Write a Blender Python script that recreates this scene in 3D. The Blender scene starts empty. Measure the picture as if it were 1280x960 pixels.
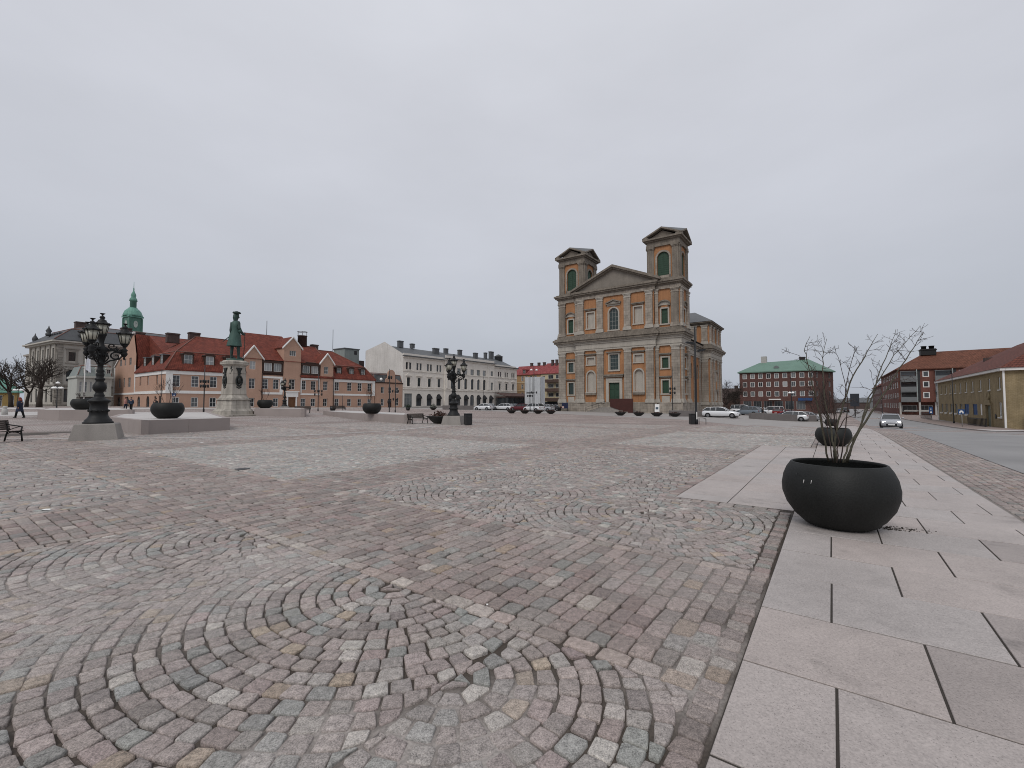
import bpy, bmesh, math, random
import numpy as np
from mathutils import Vector, Matrix
SC = bpy.context.scene
COL = SC.collection
R = math.radians
rnd = random.Random(7)

# ---------------------------------------------------------------- camera
FPX = 556.0
PITCH = math.atan(24 / FPX)
EYE = 1.6
cam = bpy.data.cameras.new("camera"); cam.sensor_width = 36.0; cam.lens = 36.0 * FPX / 1280
cam.clip_start = 0.05; cam.clip_end = 9000
camo = bpy.data.objects.new("camera", cam); COL.objects.link(camo)
camo.location = (0, 0, EYE); camo.rotation_euler = (math.pi / 2 + PITCH, 0, 0)
SC.camera = camo

# ---------------------------------------------------------------- sky, sun, exposure
SUN_EL, SUN_AZ = R(48), R(205)          # azimuth clockwise from +Y: behind the viewer, to the left
w = bpy.data.worlds.new("World"); SC.world = w; w.use_nodes = True
nt = w.node_tree; nt.nodes.clear()
N = nt.nodes.new; L = nt.links.new
out = N("ShaderNodeOutputWorld"); mixs = N("ShaderNodeMixShader")
sky = N("ShaderNodeTexSky"); sky.sky_type = 'NISHITA'; sky.sun_disc = False
sky.sun_elevation = SUN_EL; sky.sun_rotation = SUN_AZ
sky.air_density = 1.5; sky.dust_density = 4
bg1 = N("ShaderNodeBackground"); bg1.inputs[1].default_value = 0.1
L(sky.outputs[0], bg1.inputs[0])
tc = N("ShaderNodeTexCoord"); sep = N("ShaderNodeSeparateXYZ"); L(tc.outputs["Generated"], sep.inputs[0])
ramp = N("ShaderNodeValToRGB"); L(sep.outputs[2], ramp.inputs[0])
def s2l(c): return tuple(((x / 255) / 12.92 if x <= 10 else (((x / 255) + 0.055) / 1.055) ** 2.4) for x in c)
cr = ramp.color_ramp
cr.elements[0].position = 0.0; cr.elements[0].color = (*s2l((178, 184, 195)), 1)
cr.elements[1].position = 1.0; cr.elements[1].color = (*s2l((228, 230, 236)), 1)
for p, c in ((0.14, (186, 191, 201)), (0.30, (199, 202, 211)), (0.55, (210, 212, 220))):
    e = cr.elements.new(p); e.color = (*s2l(c), 1)
mp = N("ShaderNodeMapping"); mp.inputs["Scale"].default_value = (1, 1, 2.6); L(tc.outputs["Generated"], mp.inputs[0])
nz = N("ShaderNodeTexNoise"); nz.inputs["Scale"].default_value = 1.7; nz.inputs["Detail"].default_value = 5
nz.inputs["Roughness"].default_value = 0.52; L(mp.outputs[0], nz.inputs["Vector"])
mr = N("ShaderNodeMapRange"); mr.inputs[1].default_value = 0.3; mr.inputs[2].default_value = 0.7
mr.inputs[3].default_value = 0.93; mr.inputs[4].default_value = 1.05; L(nz.outputs[0], mr.inputs[0])
vm = N("ShaderNodeVectorMath"); vm.operation = 'SCALE'; L(ramp.outputs[0], vm.inputs[0]); L(mr.outputs[0], vm.inputs["Scale"])
bg2 = N("ShaderNodeBackground"); bg2.inputs[1].default_value = 1.0; L(vm.outputs[0], bg2.inputs[0])
mixs.inputs[0].default_value = 0.95
L(bg1.outputs[0], mixs.inputs[1]); L(bg2.outputs[0], mixs.inputs[2]); L(mixs.outputs[0], out.inputs[0])
sl = bpy.data.lights.new("sun", 'SUN'); sl.energy = 1.3; sl.angle = R(25); sl.color = (1, 0.97, 0.93)
so = bpy.data.objects.new("sun", sl); COL.objects.link(so)
sd = Vector((math.sin(SUN_AZ) * math.cos(SUN_EL), math.cos(SUN_AZ) * math.cos(SUN_EL), math.sin(SUN_EL)))
so.rotation_euler = sd.to_track_quat('Z', 'Y').to_euler(); so.location = (0, -20, 60)
SC.view_settings.view_transform = 'Standard'; SC.view_settings.look = 'None'
SC.view_settings.exposure = 0.0; SC.view_settings.gamma = 1.0
SC.view_settings.use_curve_mapping = False
SC.render.engine = 'CYCLES'; SC.cycles.filter_width = 1.0; SC.cycles.max_bounces = 5; SC.cycles.diffuse_bounces = 3; SC.cycles.glossy_bounces = 3
SC.cycles.transparent_max_bounces = 6; SC.cycles.transmission_bounces = 3

# ---------------------------------------------------------------- the square's own axes and its lie
TH = math.atan2(400, 556)
AX = Vector((math.sin(TH), math.cos(TH), 0)); BX = Vector((-math.cos(TH), math.sin(TH), 0))
ROT_A = math.atan2(AX.y, AX.x); ROT_B = math.atan2(BX.y, BX.x)
def W(a, b): return (a * AX.x + b * BX.x, a * AX.y + b * BX.y)
def ab(x, y): return (x * AX.x + y * AX.y, x * BX.x + y * BX.y)
def ss(e0, e1, x):
    t = min(1, max(0, (x - e0) / (e1 - e0))); return t * t * (3 - 2 * t)
def hgt(x, y):
    a, b = ab(x, y); r = math.hypot(x, y)
    if y < 0: return 0.0
    k = ss(15, 55, y)
    g = max(-0.95, min(0.95, -0.0125 * x)) * k
    g -= 0.6 * ss(16, 45, x) * ss(16, 4, b) * ss(20, 40, y)
    return max(g, -1.55)
def hgt_np(x, y):
    def s_(e0, e1, t):
        t = np.clip((t - e0) / (e1 - e0), 0, 1); return t * t * (3 - 2 * t)
    b = x * BX.x + y * BX.y
    g = np.clip(-0.0125 * x, -0.95, 0.95) * s_(15, 55, y)
    g = g - 0.6 * s_(16, 45, x) * s_(16, 4, b) * s_(20, 40, y)
    return np.where(y < 0, 0.0, np.maximum(g, -1.55))
def ray(px, py):
    u = (px - 640) / FPX; v = -(py - 480) / FPX
    return (u, math.cos(PITCH) - v * math.sin(PITCH), math.sin(PITCH) + v * math.cos(PITCH))
def spot(px, py):
    """where the line of sight through a pixel of the photograph meets the ground"""
    r = ray(px, py); t = 1.0; lo = 1.0
    while t < 400:
        z = EYE + r[2] * t
        if z < hgt(r[0] * t, r[1] * t): break
        lo = t; t *= 1.02
    hi = t
    for _ in range(40):
        m = (lo + hi) / 2
        if EYE + r[2] * m < hgt(r[0] * m, r[1] * m): hi = m
        else: lo = m
    return Vector((r[0] * hi, r[1] * hi, hgt(r[0] * hi, r[1] * hi)))
def at(px, D):
    r = ray(px, 504); x = r[0] / r[1] * D
    return Vector((x, D, hgt(x, D)))

# ---------------------------------------------------------------- materials
def newmat(name):
    m = bpy.data.materials.new(name); m.use_nodes = True
    n = m.node_tree; return m, n, n.nodes["Principled BSDF"]
def mat(name, col, rough=0.8, var=0.25, scale=1.2, fine=14.0, bump=0.15, metal=0.0, spec=0.3, streak=0.0, tint=None):
    m, n, b = newmat(name); nd = n.nodes.new; lk = n.links.new
    t = nd("ShaderNodeTexCoord")
    n1 = nd("ShaderNodeTexNoise"); n1.inputs["Scale"].default_value = scale; n1.inputs["Detail"].default_value = 6
    n2 = nd("ShaderNodeTexNoise"); n2.inputs["Scale"].default_value = fine; n2.inputs["Detail"].default_value = 4
    lk(t.outputs["Object"], n1.inputs["Vector"]); lk(t.outputs["Object"], n2.inputs["Vector"])
    ad = nd("ShaderNodeMath"); ad.operation = 'ADD'; lk(n1.outputs[0], ad.inputs[0]); lk(n2.outputs[0], ad.inputs[1])
    last = ad.outputs[0]; den = 1.0
    if streak:
        mpn = nd("ShaderNodeMapping"); mpn.inputs["Scale"].default_value = (2.2, 2.2, 0.14); lk(t.outputs["Object"], mpn.inputs[0])
        n3 = nd("ShaderNodeTexNoise"); n3.inputs["Scale"].default_value = 1.3; n3.inputs["Detail"].default_value = 5
        lk(mpn.outputs[0], n3.inputs["Vector"])
        mm = nd("ShaderNodeMath"); mm.operation = 'MULTIPLY_ADD'; mm.inputs[1].default_value = streak
        lk(n3.outputs[0], mm.inputs[0]); lk(last, mm.inputs[2]); last = mm.outputs[0]; den = 1 + streak / 2
    mrn = nd("ShaderNodeMapRange"); mrn.inputs[1].default_value = den - 0.45; mrn.inputs[2].default_value = den + 0.45
    lk(last, mrn.inputs[0])
    mx = nd("ShaderNodeMix"); mx.data_type = 'RGBA'; lk(mrn.outputs[0], mx.inputs[0])
    dk = tint if tint else tuple(c * (1 - var) for c in col)
    mx.inputs[6].default_value = (*dk, 1); mx.inputs[7].default_value = (*(min(1, c * (1 + var * 0.6)) for c in col), 1)
    lk(mx.outputs[2], b.inputs["Base Color"])
    b.inputs["Roughness"].default_value = rough; b.inputs["Metallic"].default_value = metal
    b.inputs["Specular IOR Level"].default_value = spec
    if bump:
        bn = nd("ShaderNodeBump"); bn.inputs["Strength"].default_value = bump; bn.inputs["Distance"].default_value = 0.02
        lk(n2.outputs[0], bn.inputs["Height"]); lk(bn.outputs[0], b.inputs["Normal"])
    return m
def brickmat(name, c1, c2, mortar, bw, bh, gap=0.012, rough=0.85, var=0.3, bump=0.5, streak=True, squash=0.5):
    """courses of stone or brick on upright walls: u = x + y, v = z in the thing's own axes"""
    m, n, b = newmat(name); nd = n.nodes.new; lk = n.links.new
    t = nd("ShaderNodeTexCoord"); s = nd("ShaderNodeSeparateXYZ"); lk(t.outputs["Object"], s.inputs[0])
    a = nd("ShaderNodeMath"); a.operation = 'ADD'; lk(s.outputs[0], a.inputs[0]); lk(s.outputs[1], a.inputs[1])
    c = nd("ShaderNodeCombineXYZ"); lk(a.outputs[0], c.inputs[0]); lk(s.outputs[2], c.inputs[1])
    br = nd("ShaderNodeTexBrick"); lk(c.outputs[0], br.inputs["Vector"])
    br.inputs["Color1"].default_value = (*c1, 1); br.inputs["Color2"].default_value = (*c2, 1); br.inputs["Mortar"].default_value = (*mortar, 1)
    br.inputs["Scale"].default_value = 1; br.inputs["Brick Width"].default_value = bw; br.inputs["Row Height"].default_value = bh
    br.inputs["Mortar Size"].default_value = gap; br.inputs["Mortar Smooth"].default_value = 0.2; br.offset = squash
    n1 = nd("ShaderNodeTexNoise"); n1.inputs["Scale"].default_value = 0.9; n1.inputs["Detail"].default_value = 7; lk(t.outputs["Object"], n1.inputs["Vector"])
    mpn = nd("ShaderNodeMapping"); mpn.inputs["Scale"].default_value = (1.6, 1.6, 0.12); lk(t.outputs["Object"], mpn.inputs[0])
    n2 = nd("ShaderNodeTexNoise"); n2.inputs["Scale"].default_value = 1.4; n2.inputs["Detail"].default_value = 6; lk(mpn.outputs[0], n2.inputs["Vector"])
    ad = nd("ShaderNodeMath"); ad.operation = 'ADD'; lk(n1.outputs[0], ad.inputs[0]); lk(n2.outputs[0], ad.inputs[1])
    mr_ = nd("ShaderNodeMapRange"); mr_.inputs[1].default_value = 0.65; mr_.inputs[2].default_value = 1.35
    mr_.inputs[3].default_value = 1 - var; mr_.inputs[4].default_value = 1 + var * 0.5; lk(ad.outputs[0], mr_.inputs[0])
    v = nd("ShaderNodeVectorMath"); v.operation = 'SCALE'; lk(br.outputs[0], v.inputs[0]); lk(mr_.outputs[0], v.inputs["Scale"])
    lk(v.outputs[0], b.inputs["Base Color"]); b.inputs["Roughness"].default_value = rough; b.inputs["Specular IOR Level"].default_value = 0.25
    bn = nd("ShaderNodeBump"); bn.inputs["Strength"].default_value = bump; bn.inputs["Distance"].default_value = 0.02; bn.invert = True
    lk(br.outputs[1], bn.inputs["Height"]); lk(bn.outputs[0], b.inputs["Normal"])
    return m
def roofmat(name, c1, c2, row=0.35, col=0.3, rough=0.8):
    return brickmat(name, c1, c2, tuple(x * 0.45 for x in c1), col, row * 0.72, 0.03, rough, 0.35, 0.6)
def glassmat(name, col=(0.02, 0.025, 0.03), rough=0.06, spec=0.6, var=0.5):
    m = mat(name, col, rough, var, 0.35, 1.1, 0.06, 0, spec); nd = m.node_tree.nodes; lk = m.node_tree.links.new; b = nd["Principled BSDF"]
    src = b.inputs["Base Color"].links[0].from_socket; oi = nd.new("ShaderNodeObjectInfo"); k = nd.new("ShaderNodeMapRange")
    lk(oi.outputs["Random"], k.inputs[0]); k.inputs[1].default_value = .45; k.inputs[2].default_value = 1.0; k.inputs[3].default_value = 0; k.inputs[4].default_value = .55
    x = nd.new("ShaderNodeMix"); x.data_type = 'RGBA'; lk(k.outputs[0], x.inputs[0]); lk(src, x.inputs[6]); x.inputs[7].default_value = (*(min(.5, c * 3 + .08) for c in col), 1); lk(x.outputs[2], b.inputs["Base Color"])
    return m
def emit(name, col, st):
    m, n, b = newmat(name); b.inputs["Base Color"].default_value = (*col, 1)
    b.inputs["Emission Color"].default_value = (*col, 1); b.inputs["Emission Strength"].default_value = st; return m

# ---------------------------------------------------------------- mesh and object helpers
class MB:
    def __init__(s): s.v = []; s.f = []; s.m = []; s.sm = []
    def add(s, vs, fs, mi=0, smooth=False):
        o = len(s.v); s.v.extend([tuple(p) for p in vs])
        for f in fs: s.f.append(tuple(i + o for i in f)); s.m.append(mi); s.sm.append(smooth)
        return s
    def poly(s, pts, mi=0): return s.add(pts, [tuple(range(len(pts)))], mi)
    def box(s, x0, x1, y0, y1, z0, z1, mi=0):
        v = [(x, y, z) for z in (z0, z1) for y in (y0, y1) for x in (x0, x1)]
        return s.add(v, [(0, 2, 3, 1), (4, 5, 7, 6), (0, 1, 5, 4), (2, 6, 7, 3), (0, 4, 6, 2), (1, 3, 7, 5)], mi)
    def bbox(s, x0, x1, y0, y1, z0, z1, bv=0.02, mi=0):
        """box with its upper edges bevelled"""
        lo = [(x0, y0), (x1, y0), (x1, y1), (x0, y1)]
        hi = [(x0 + bv, y0 + bv), (x1 - bv, y0 + bv), (x1 - bv, y1 - bv), (x0 + bv, y1 - bv)]
        v = [(*p, z0) for p in lo] + [(*p, z1 - bv) for p in lo] + [(*p, z1) for p in hi]
        f = [(3, 2, 1, 0), (8, 9, 10, 11)]
        for k in (0, 4):
            for i in range(4): j = (i + 1) % 4; f.append((k + i, k + j, k + 4 + j, k + 4 + i))
        return s.add(v, f, mi)
    def extr(s, pts, vec, mi=0):
        n = len(pts); vec = Vector(vec); q = [Vector(p) for p in pts]
        v = q + [p + vec for p in q]
        f = [tuple(range(n))[::-1], tuple(range(n, 2 * n))] + [(i, (i + 1) % n, n + (i + 1) % n, n + i) for i in range(n)]
        return s.add(v, f, mi)
    def lathe(s, prof, n=16, c=(0, 0, 0), mi=0, smooth=True, sx=1, sy=1, rot=0, caps=True):
        v = []; f = []
        for r, z in prof:
            for k in range(n):
                t = 2 * math.pi * k / n + rot
                v.append((c[0] + r * sx * math.cos(t), c[1] + r * sy * math.sin(t), c[2] + z))
        for i in range(len(prof) - 1):
            for k in range(n):
                j = (k + 1) % n; f.append((i * n + k, i * n + j, (i + 1) * n + j, (i + 1) * n + k))
        s.add(v, f, mi, smooth)
        if caps:
            o = len(s.v) - len(v)
            for base, rev in ((0, True), ((len(prof) - 1) * n, False)):
                ids = [o + base + k for k in range(n)]
                s.f.append(tuple(ids[::-1] if rev else ids)); s.m.append(mi); s.sm.append(False)
        return s
    def tube(s, pts, rad, n=6, mi=0, smooth=True):
        pts = [Vector(p) for p in pts]
        if not hasattr(rad, '__len__'): rad = [rad] * len(pts)
        v = []; f = []; up = None
        for i, p in enumerate(pts):
            d = (pts[min(i + 1, len(pts) - 1)] - pts[max(i - 1, 0)])
            if d.length < 1e-9: d = Vector((0, 0, 1))
            d.normalize()
            if up is None: up = Vector((1, 0, 0)) if abs(d.x) < 0.8 else Vector((0, 1, 0))
            a = d.cross(up).normalized(); up = a.cross(d).normalized(); 
            for k in range(n):
                t = 2 * math.pi * k / n; v.append(p + (a * math.cos(t) + up * math.sin(t)) * rad[i])
        for i in range(len(pts) - 1):
            for k in range(n):
                j = (k + 1) % n; f.append((i * n + k, i * n + j, (i + 1) * n + j, (i + 1) * n + k))
        m = len(pts) - 1
        f.append(tuple(range(n))[::-1]); f.append(tuple(m * n + k for k in range(n)))
        return s.add(v, f, mi, smooth)
    def blob(s, c, r, n=10, mi=0, sq=(1, 1, 1)):
        prof = [(r * math.sin(math.pi * i / n), -r * math.cos(math.pi * i / n)) for i in range(1, n)]
        prof = [(0.01 * r, -r)] + prof + [(0.01 * r, r)]
        o = len(s.v); s.lathe(prof, max(8, n), (0, 0, 0), mi)
        for i in range(o, len(s.v)):
            x, y, z = s.v[i]; s.v[i] = (c[0] + x * sq[0], c[1] + y * sq[1], c[2] + z * sq[2])
        return s
    def mesh(s, name, mats, fix=True):
        me = bpy.data.meshes.new(name); me.from_pydata(s.v, [], s.f)
        for m in mats: me.materials.append(m)
        me.polygons.foreach_set("material_index", s.m); me.polygons.foreach_set("use_smooth", s.sm)
        if fix and len(s.f) < 30000:
            bm = bmesh.new(); bm.from_mesh(me); bmesh.ops.recalc_face_normals(bm, faces=bm.faces); bm.to_mesh(me); bm.free()
        me.update(); return me
    def build(s, name, mats, parent=None, loc=(0, 0, 0), rot=0.0, **props):
        if not isinstance(mats, (list, tuple)): mats = [mats]
        return link(name, s.mesh(name, mats), parent, loc, rot, **props)
def link(name, data, parent=None, loc=(0, 0, 0), rot=0.0, **props):
    o = bpy.data.objects.new(name, data); COL.objects.link(o); o.parent = parent
    o.location = loc; o.rotation_euler = (0, 0, rot) if not hasattr(rot, '__len__') else rot
    for k, v in props.items():
        if v: o[k] = v
    return o
def thing(name, label, category, loc, rot=0.0, group=None):
    return link(name, None, None, loc, rot, label=label, category=category, group=group)
KIDS = {}
def dup(root, loc, rot=None, label=None, group=None, scale=None):
    if not KIDS:
        for o in COL.objects:
            pass
    r = root.copy(); COL.objects.link(r); r.location = loc
    if rot is not None: r.rotation_euler = (0, 0, rot)
    if label: r['label'] = label
    if group: r['group'] = group
    if scale: r.scale = (scale,) * 3
    for ch in root.children:
        c = ch.copy(); COL.objects.link(c); c.parent = r
        for g in ch.children:
            d = g.copy(); COL.objects.link(d); d.parent = c
    return r

class Face:
    """a wall plane: origin O (u = 0, z = 0), direction U to the right as seen from outside, N inward"""
    def __init__(s, O, ang=0.0):
        s.O = Vector(O); s.U = Vector((math.cos(ang), math.sin(ang), 0)); s.N = Vector((-math.sin(ang), math.cos(ang), 0)); s.ang = ang
    def p(s, u, z, d=0.0): return s.O + s.U * u + s.N * d + Vector((0, 0, z))
    def wall(s, mb, u0, u1, z0, z1, ops=(), mi=0, rev=0.22, rmi=None, d=0.0):
        rmi = mi if rmi is None else rmi
        us = sorted({u0, u1, *[o[0] for o in ops], *[o[1] for o in ops]}); zs = sorted({z0, z1, *[o[2] for o in ops], *[o[3] for o in ops]})
        us = [u for u in us if u0 <= u <= u1]; zs = [z for z in zs if z0 <= z <= z1]
        for i in range(len(us) - 1):
            for j in range(len(zs) - 1):
                uc = (us[i] + us[i + 1]) / 2; zc = (zs[j] + zs[j + 1]) / 2
                if any(o[0] < uc < o[1] and o[2] < zc < o[3] for o in ops): continue
                mb.poly([s.p(us[i], zs[j], d), s.p(us[i + 1], zs[j], d), s.p(us[i + 1], zs[j + 1], d), s.p(us[i], zs[j + 1], d)], mi)
        for o in ops:
            outl = outline(o[1] - o[0], o[3] - o[2], len(o) > 4 and o[4])
            pts = [(o[0] + (o[1] - o[0]) / 2 + x, o[2] + z) for x, z in outl]
            n = len(pts)
            for i in range(n):
                a, b = pts[i], pts[(i + 1) % n]
                mb.poly([s.p(*a, d), s.p(*b, d), s.p(*b, d + rev), s.p(*a, d + rev)], rmi)
            if len(o) > 4 and o[4]:
                arc = [q for q in pts[1:]]; half = len(arc) // 2
                rt = [(o[1], o[3])] + arc[:half + 1][::-1]; lt = [(o[0], o[3])] + arc[half:][::-1]
                mb.poly([s.p(*q, d) for q in rt], mi); mb.poly([s.p(*q, d) for q in lt], mi)
    def box(s, mb, u0, u1, z0, z1, out, mi=0, inn=0.0):
        """a block standing `out` proud of the wall and reaching `inn` into it"""
        P = [s.p(u, z, d) for z in (z0, z1) for d in (-out, inn) for u in (u0, u1)]
        mb.add(P, [(0, 2, 3, 1), (4, 5, 7, 6), (0, 1, 5, 4), (2, 6, 7, 3), (0, 4, 6, 2), (1, 3, 7, 5)], mi)
    def extr(s, mb, pts, d0, d1, mi=0):
        """polygon in the wall's plane from depth d0 to d1 (negative is outside)"""
        mb.extr([s.p(u, z, d0) for u, z in pts], s.N * (d1 - d0), mi)
    def cornice(s, mb, u0, u1, z0, steps, mi=0, ends=True):
        """stepped moulding: steps = [(height, projection), ...] from below up"""
        z = z0
        for h, pr in steps:
            e = pr if ends else 0
            s.box(mb, u0 - e, u1 + e, z, z + h, pr, mi, 0.05); z += h
def outline(w, h, arch=False, n=10):
    if not arch: return [(-w / 2, 0), (w / 2, 0), (w / 2, h), (-w / 2, h)]
    r = w / 2; zc = h - r
    return [(-w / 2, 0), (w / 2, 0)] + [(r * math.cos(math.pi * i / n), zc + r * math.sin(math.pi * i / n)) for i in range(n + 1)]
WINC = {}
def window(parent, face, u, z, w, h, fm, pm, nv=1, nh=(0.5,), fw=0.07, arch=False, d=0.14, name='window', bars=0.04, dup_thin=None):
    key = (w, h, fm.name, pm.name, nv, tuple(nh), fw, arch, bars)
    if key not in WINC:
        mb = MB(); o = outline(w, h, arch); n = len(o); cx, cz = 0, h / 2
        def inset(p):
            if not arch: return (p[0] - math.copysign(fw, p[0]), p[1] + (fw if p[1] < h / 2 else -fw))
            if p[1] < 1e-6: return (p[0] - math.copysign(fw, p[0]), fw)
            r = w / 2; zc = h - r; k = (r - fw) / r; return (p[0] * k, zc + (p[1] - zc) * k)
        i_ = [inset(p) for p in o]
        for k in range(n):
            j = (k + 1) % n
            mb.extr([(o[k][0], 0, o[k][1]), (o[j][0], 0, o[j][1]), (i_[j][0], 0, i_[j][1]), (i_[k][0], 0, i_[k][1])], (0, 0.07, 0))
        top = h if not arch else h - 0.02
        for k in range(nv):
            x = -w / 2 + w * (k + 1) / (nv + 1); tz = h if not arch else h - w / 2 + math.sqrt(max(0, (w / 2) ** 2 - x * x))
            mb.box(x - bars / 2, x + bars / 2, 0.005, 0.065, fw * 0.8, tz - fw * 0.8)
        for q in nh: mb.box(-w / 2 + fw * 0.8, w / 2 - fw * 0.8, 0.008, 0.062, h * q - bars / 2, h * q + bars / 2)
        pn = MB().extr([(x, 0.034, zz) for x, zz in i_], (0, 0.02, 0))
        WINC[key] = (mb.mesh(name, [fm]), pn.mesh('pane', [pm]))
    fme, pme = WINC[key]
    o = link(name, fme, parent, face.p(u, z, d), face.ang)
    link('pane', pme, o)
    return o
# ================================================================ GROUND
def vnoise(x, y, s, seed=0):
    x = x / s; y = y / s; xi = np.floor(x).astype(np.int64); yi = np.floor(y).astype(np.int64); fx = x - xi; fy = y - yi
    def hsh(i, j):
        n = (i * 374761393 + j * 668265263 + seed * 974711) & 0xffffffff
        n = ((n ^ (n >> 13)) * 1274126177) & 0xffffffff; return ((n ^ (n >> 16)) & 0xffff) / 65535.0
    u = fx * fx * (3 - 2 * fx); v = fy * fy * (3 - 2 * fy)
    return (hsh(xi, yi) * (1 - u) + hsh(xi + 1, yi) * u) * (1 - v) + (hsh(xi, yi + 1) * (1 - u) + hsh(xi + 1, yi + 1) * u) * v
SAND = [(spot(px, py), r) for px, py, r in ((210, 748, .55), (330, 705, .5), (120, 775, .5), (40, 815, .4), (270, 725, .5), (420, 905, .16), (500, 930, .2), (600, 930, .2),
        (560, 885, .12), (640, 870, .14), (860, 860, .2), (880, 800, .22), (330, 955, .18), (90, 720, .5), (20, 760, .5))]
def sandfill(x, y):
    """how far dirt and sand fill the joints, 0 to 1"""
    f = np.clip((vnoise(x, y, 1.7, 3) * 0.6 + vnoise(x, y, 0.55, 5) * 0.4 - 0.63) * 3.2, 0, 0.6)
    for p, r in SAND:
        f = np.maximum(f, np.exp(-((x - p.x) ** 2 + (y - p.y) ** 2) / (2 * r * r)) * (0.85 + 0.3 * vnoise(x, y, 0.3, 9)))
    return np.clip(f, 0, 1)
RSTONE = 36.0
def nodes_of(m): return m.node_tree.nodes, m.node_tree.links
def mth(nd, lk, op, a, b=None, c=None):
    k = nd.new("ShaderNodeMath"); k.operation = op
    for i, x in enumerate((a, b, c)):
        if x is None: continue
        if hasattr(x, 'links') or hasattr(x, 'is_linked'): lk.new(x, k.inputs[i])
        else: k.inputs[i].default_value = x
    return k.outputs[0]
def mixc(nd, lk, f, a, b, bt='MIX'):
    k = nd.new("ShaderNodeMix"); k.data_type = 'RGBA'; k.blend_type = bt
    for i, x in ((0, f), (6, a), (7, b)):
        if hasattr(x, 'is_linked'): lk.new(x, k.inputs[i])
        else: k.inputs[i].default_value = x if i == 0 else (*x, 1)
    return k.outputs[2]
PA0, PAP, PB0, PBP, BW = 2.8, 11.85, 7.3, 11.8, 1.92
def make_square_mat():
    m, n, b = newmat("sett paving"); nd, lk = nodes_of(m)
    g = nd.new("ShaderNodeNewGeometry"); mp = nd.new("ShaderNodeMapping"); mp.inputs["Rotation"].default_value = (0, 0, -ROT_A)
    lk.new(g.outputs["Position"], mp.inputs[0]); s = nd.new("ShaderNodeSeparateXYZ"); lk.new(mp.outputs[0], s.inputs[0])
    a, bb = s.outputs[0], s.outputs[1]
    fb = mth(nd, lk, 'SUBTRACT', mth(nd, lk, 'FRACT', mth(nd, lk, 'DIVIDE', bb, 1.32)), 0.5)
    off = mth(nd, lk, 'MULTIPLY', mth(nd, lk, 'MULTIPLY', fb, fb), 1.2)
    a2 = mth(nd, lk, 'SUBTRACT', a, off)
    c = nd.new("ShaderNodeCombineXYZ"); lk.new(bb, c.inputs[0]); lk.new(a2, c.inputs[1])
    br = nd.new("ShaderNodeTexBrick"); lk.new(c.outputs[0], br.inputs["Vector"]); br.inputs["Scale"].default_value = 1
    br.inputs["Brick Width"].default_value = 0.14; br.inputs["Row Height"].default_value = 0.125; br.inputs["Mortar Size"].default_value = 0.014
    br.inputs["Color1"].default_value = (0.262, 0.223, 0.211, 1); br.inputs["Color2"].default_value = (0.385, 0.343, 0.325, 1); br.inputs["Mortar"].default_value = (0.12, 0.104, 0.095, 1)
    n1 = nd.new("ShaderNodeTexNoise"); n1.inputs["Scale"].default_value = 0.22; n1.inputs["Detail"].default_value = 6; lk.new(mp.outputs[0], n1.inputs["Vector"])
    n2 = nd.new("ShaderNodeTexNoise"); n2.inputs["Scale"].default_value = 7; n2.inputs["Detail"].default_value = 3; lk.new(mp.outputs[0], n2.inputs["Vector"])
    sc = mth(nd, lk, 'ADD', mth(nd, lk, 'MULTIPLY_ADD', n1.outputs[0], 0.9, 0.3), mth(nd, lk, 'MULTIPLY', n2.outputs[0], 0.5))
    v = nd.new("ShaderNodeVectorMath"); v.operation = 'SCALE'; lk.new(br.outputs[0], v.inputs[0]); lk.new(sc, v.inputs["Scale"])
    # bands between the panels and a tint for each panel
    ua = mth(nd, lk, 'DIVIDE', mth(nd, lk, 'SUBTRACT', a, PA0), PAP); ub = mth(nd, lk, 'DIVIDE', mth(nd, lk, 'SUBTRACT', bb, PB0), PBP)
    band = mth(nd, lk, 'MAXIMUM', mth(nd, lk, 'LESS_THAN', mth(nd, lk, 'FRACT', ua), BW / PAP), mth(nd, lk, 'LESS_THAN', mth(nd, lk, 'FRACT', ub), BW / PBP))
    c2 = nd.new("ShaderNodeCombineXYZ"); lk.new(mth(nd, lk, 'FLOOR', ua), c2.inputs[0]); lk.new(mth(nd, lk, 'FLOOR', ub), c2.inputs[1])
    wn = nd.new("ShaderNodeTexWhiteNoise"); wn.noise_dimensions = '2D'; lk.new(c2.outputs[0], wn.inputs["Vector"])
    pt = mixc(nd, lk, wn.outputs["Value"], (1.06, 1.03, 1.01), (1.13, 1.14, 1.13))
    far_red = mth(nd, lk, 'GREATER_THAN', a, 34.0)
    pt = mixc(nd, lk, far_red, pt, (1.06, 1.0, 0.97))
    pt = mixc(nd, lk, band, pt, (0.98, 0.91, 0.89))
    colr = mixc(nd, lk, 1.0, v.outputs[0], pt, 'MULTIPLY')
    at_ = nd.new("ShaderNodeAttribute"); at_.attribute_name = "fill"
    at2 = nd.new("ShaderNodeAttribute"); at2.attribute_name = "far"
    n3 = nd.new("ShaderNodeTexNoise"); n3.inputs["Scale"].default_value = 55; n3.inputs["Detail"].default_value = 4; lk.new(mp.outputs[0], n3.inputs["Vector"])
    bed = mixc(nd, lk, at_.outputs["Fac"], (0.058, 0.046, 0.037), (0.30, 0.272, 0.252))
    v2 = nd.new("ShaderNodeVectorMath"); v2.operation = 'SCALE'; lk.new(bed, v2.inputs[0]); lk.new(mth(nd, lk, 'MULTIPLY_ADD', n3.outputs[0], 1.3, 0.35), v2.inputs["Scale"])
    lk.new(mixc(nd, lk, at2.outputs["Fac"], v2.outputs[0], colr), b.inputs["Base Color"])
    b.inputs["Roughness"].default_value = 0.75; b.inputs["Specular IOR Level"].default_value = 0.3
    bn = nd.new("ShaderNodeBump"); bn.inputs["Strength"].default_value = 0.6; bn.inputs["Distance"].default_value = 0.012
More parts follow.
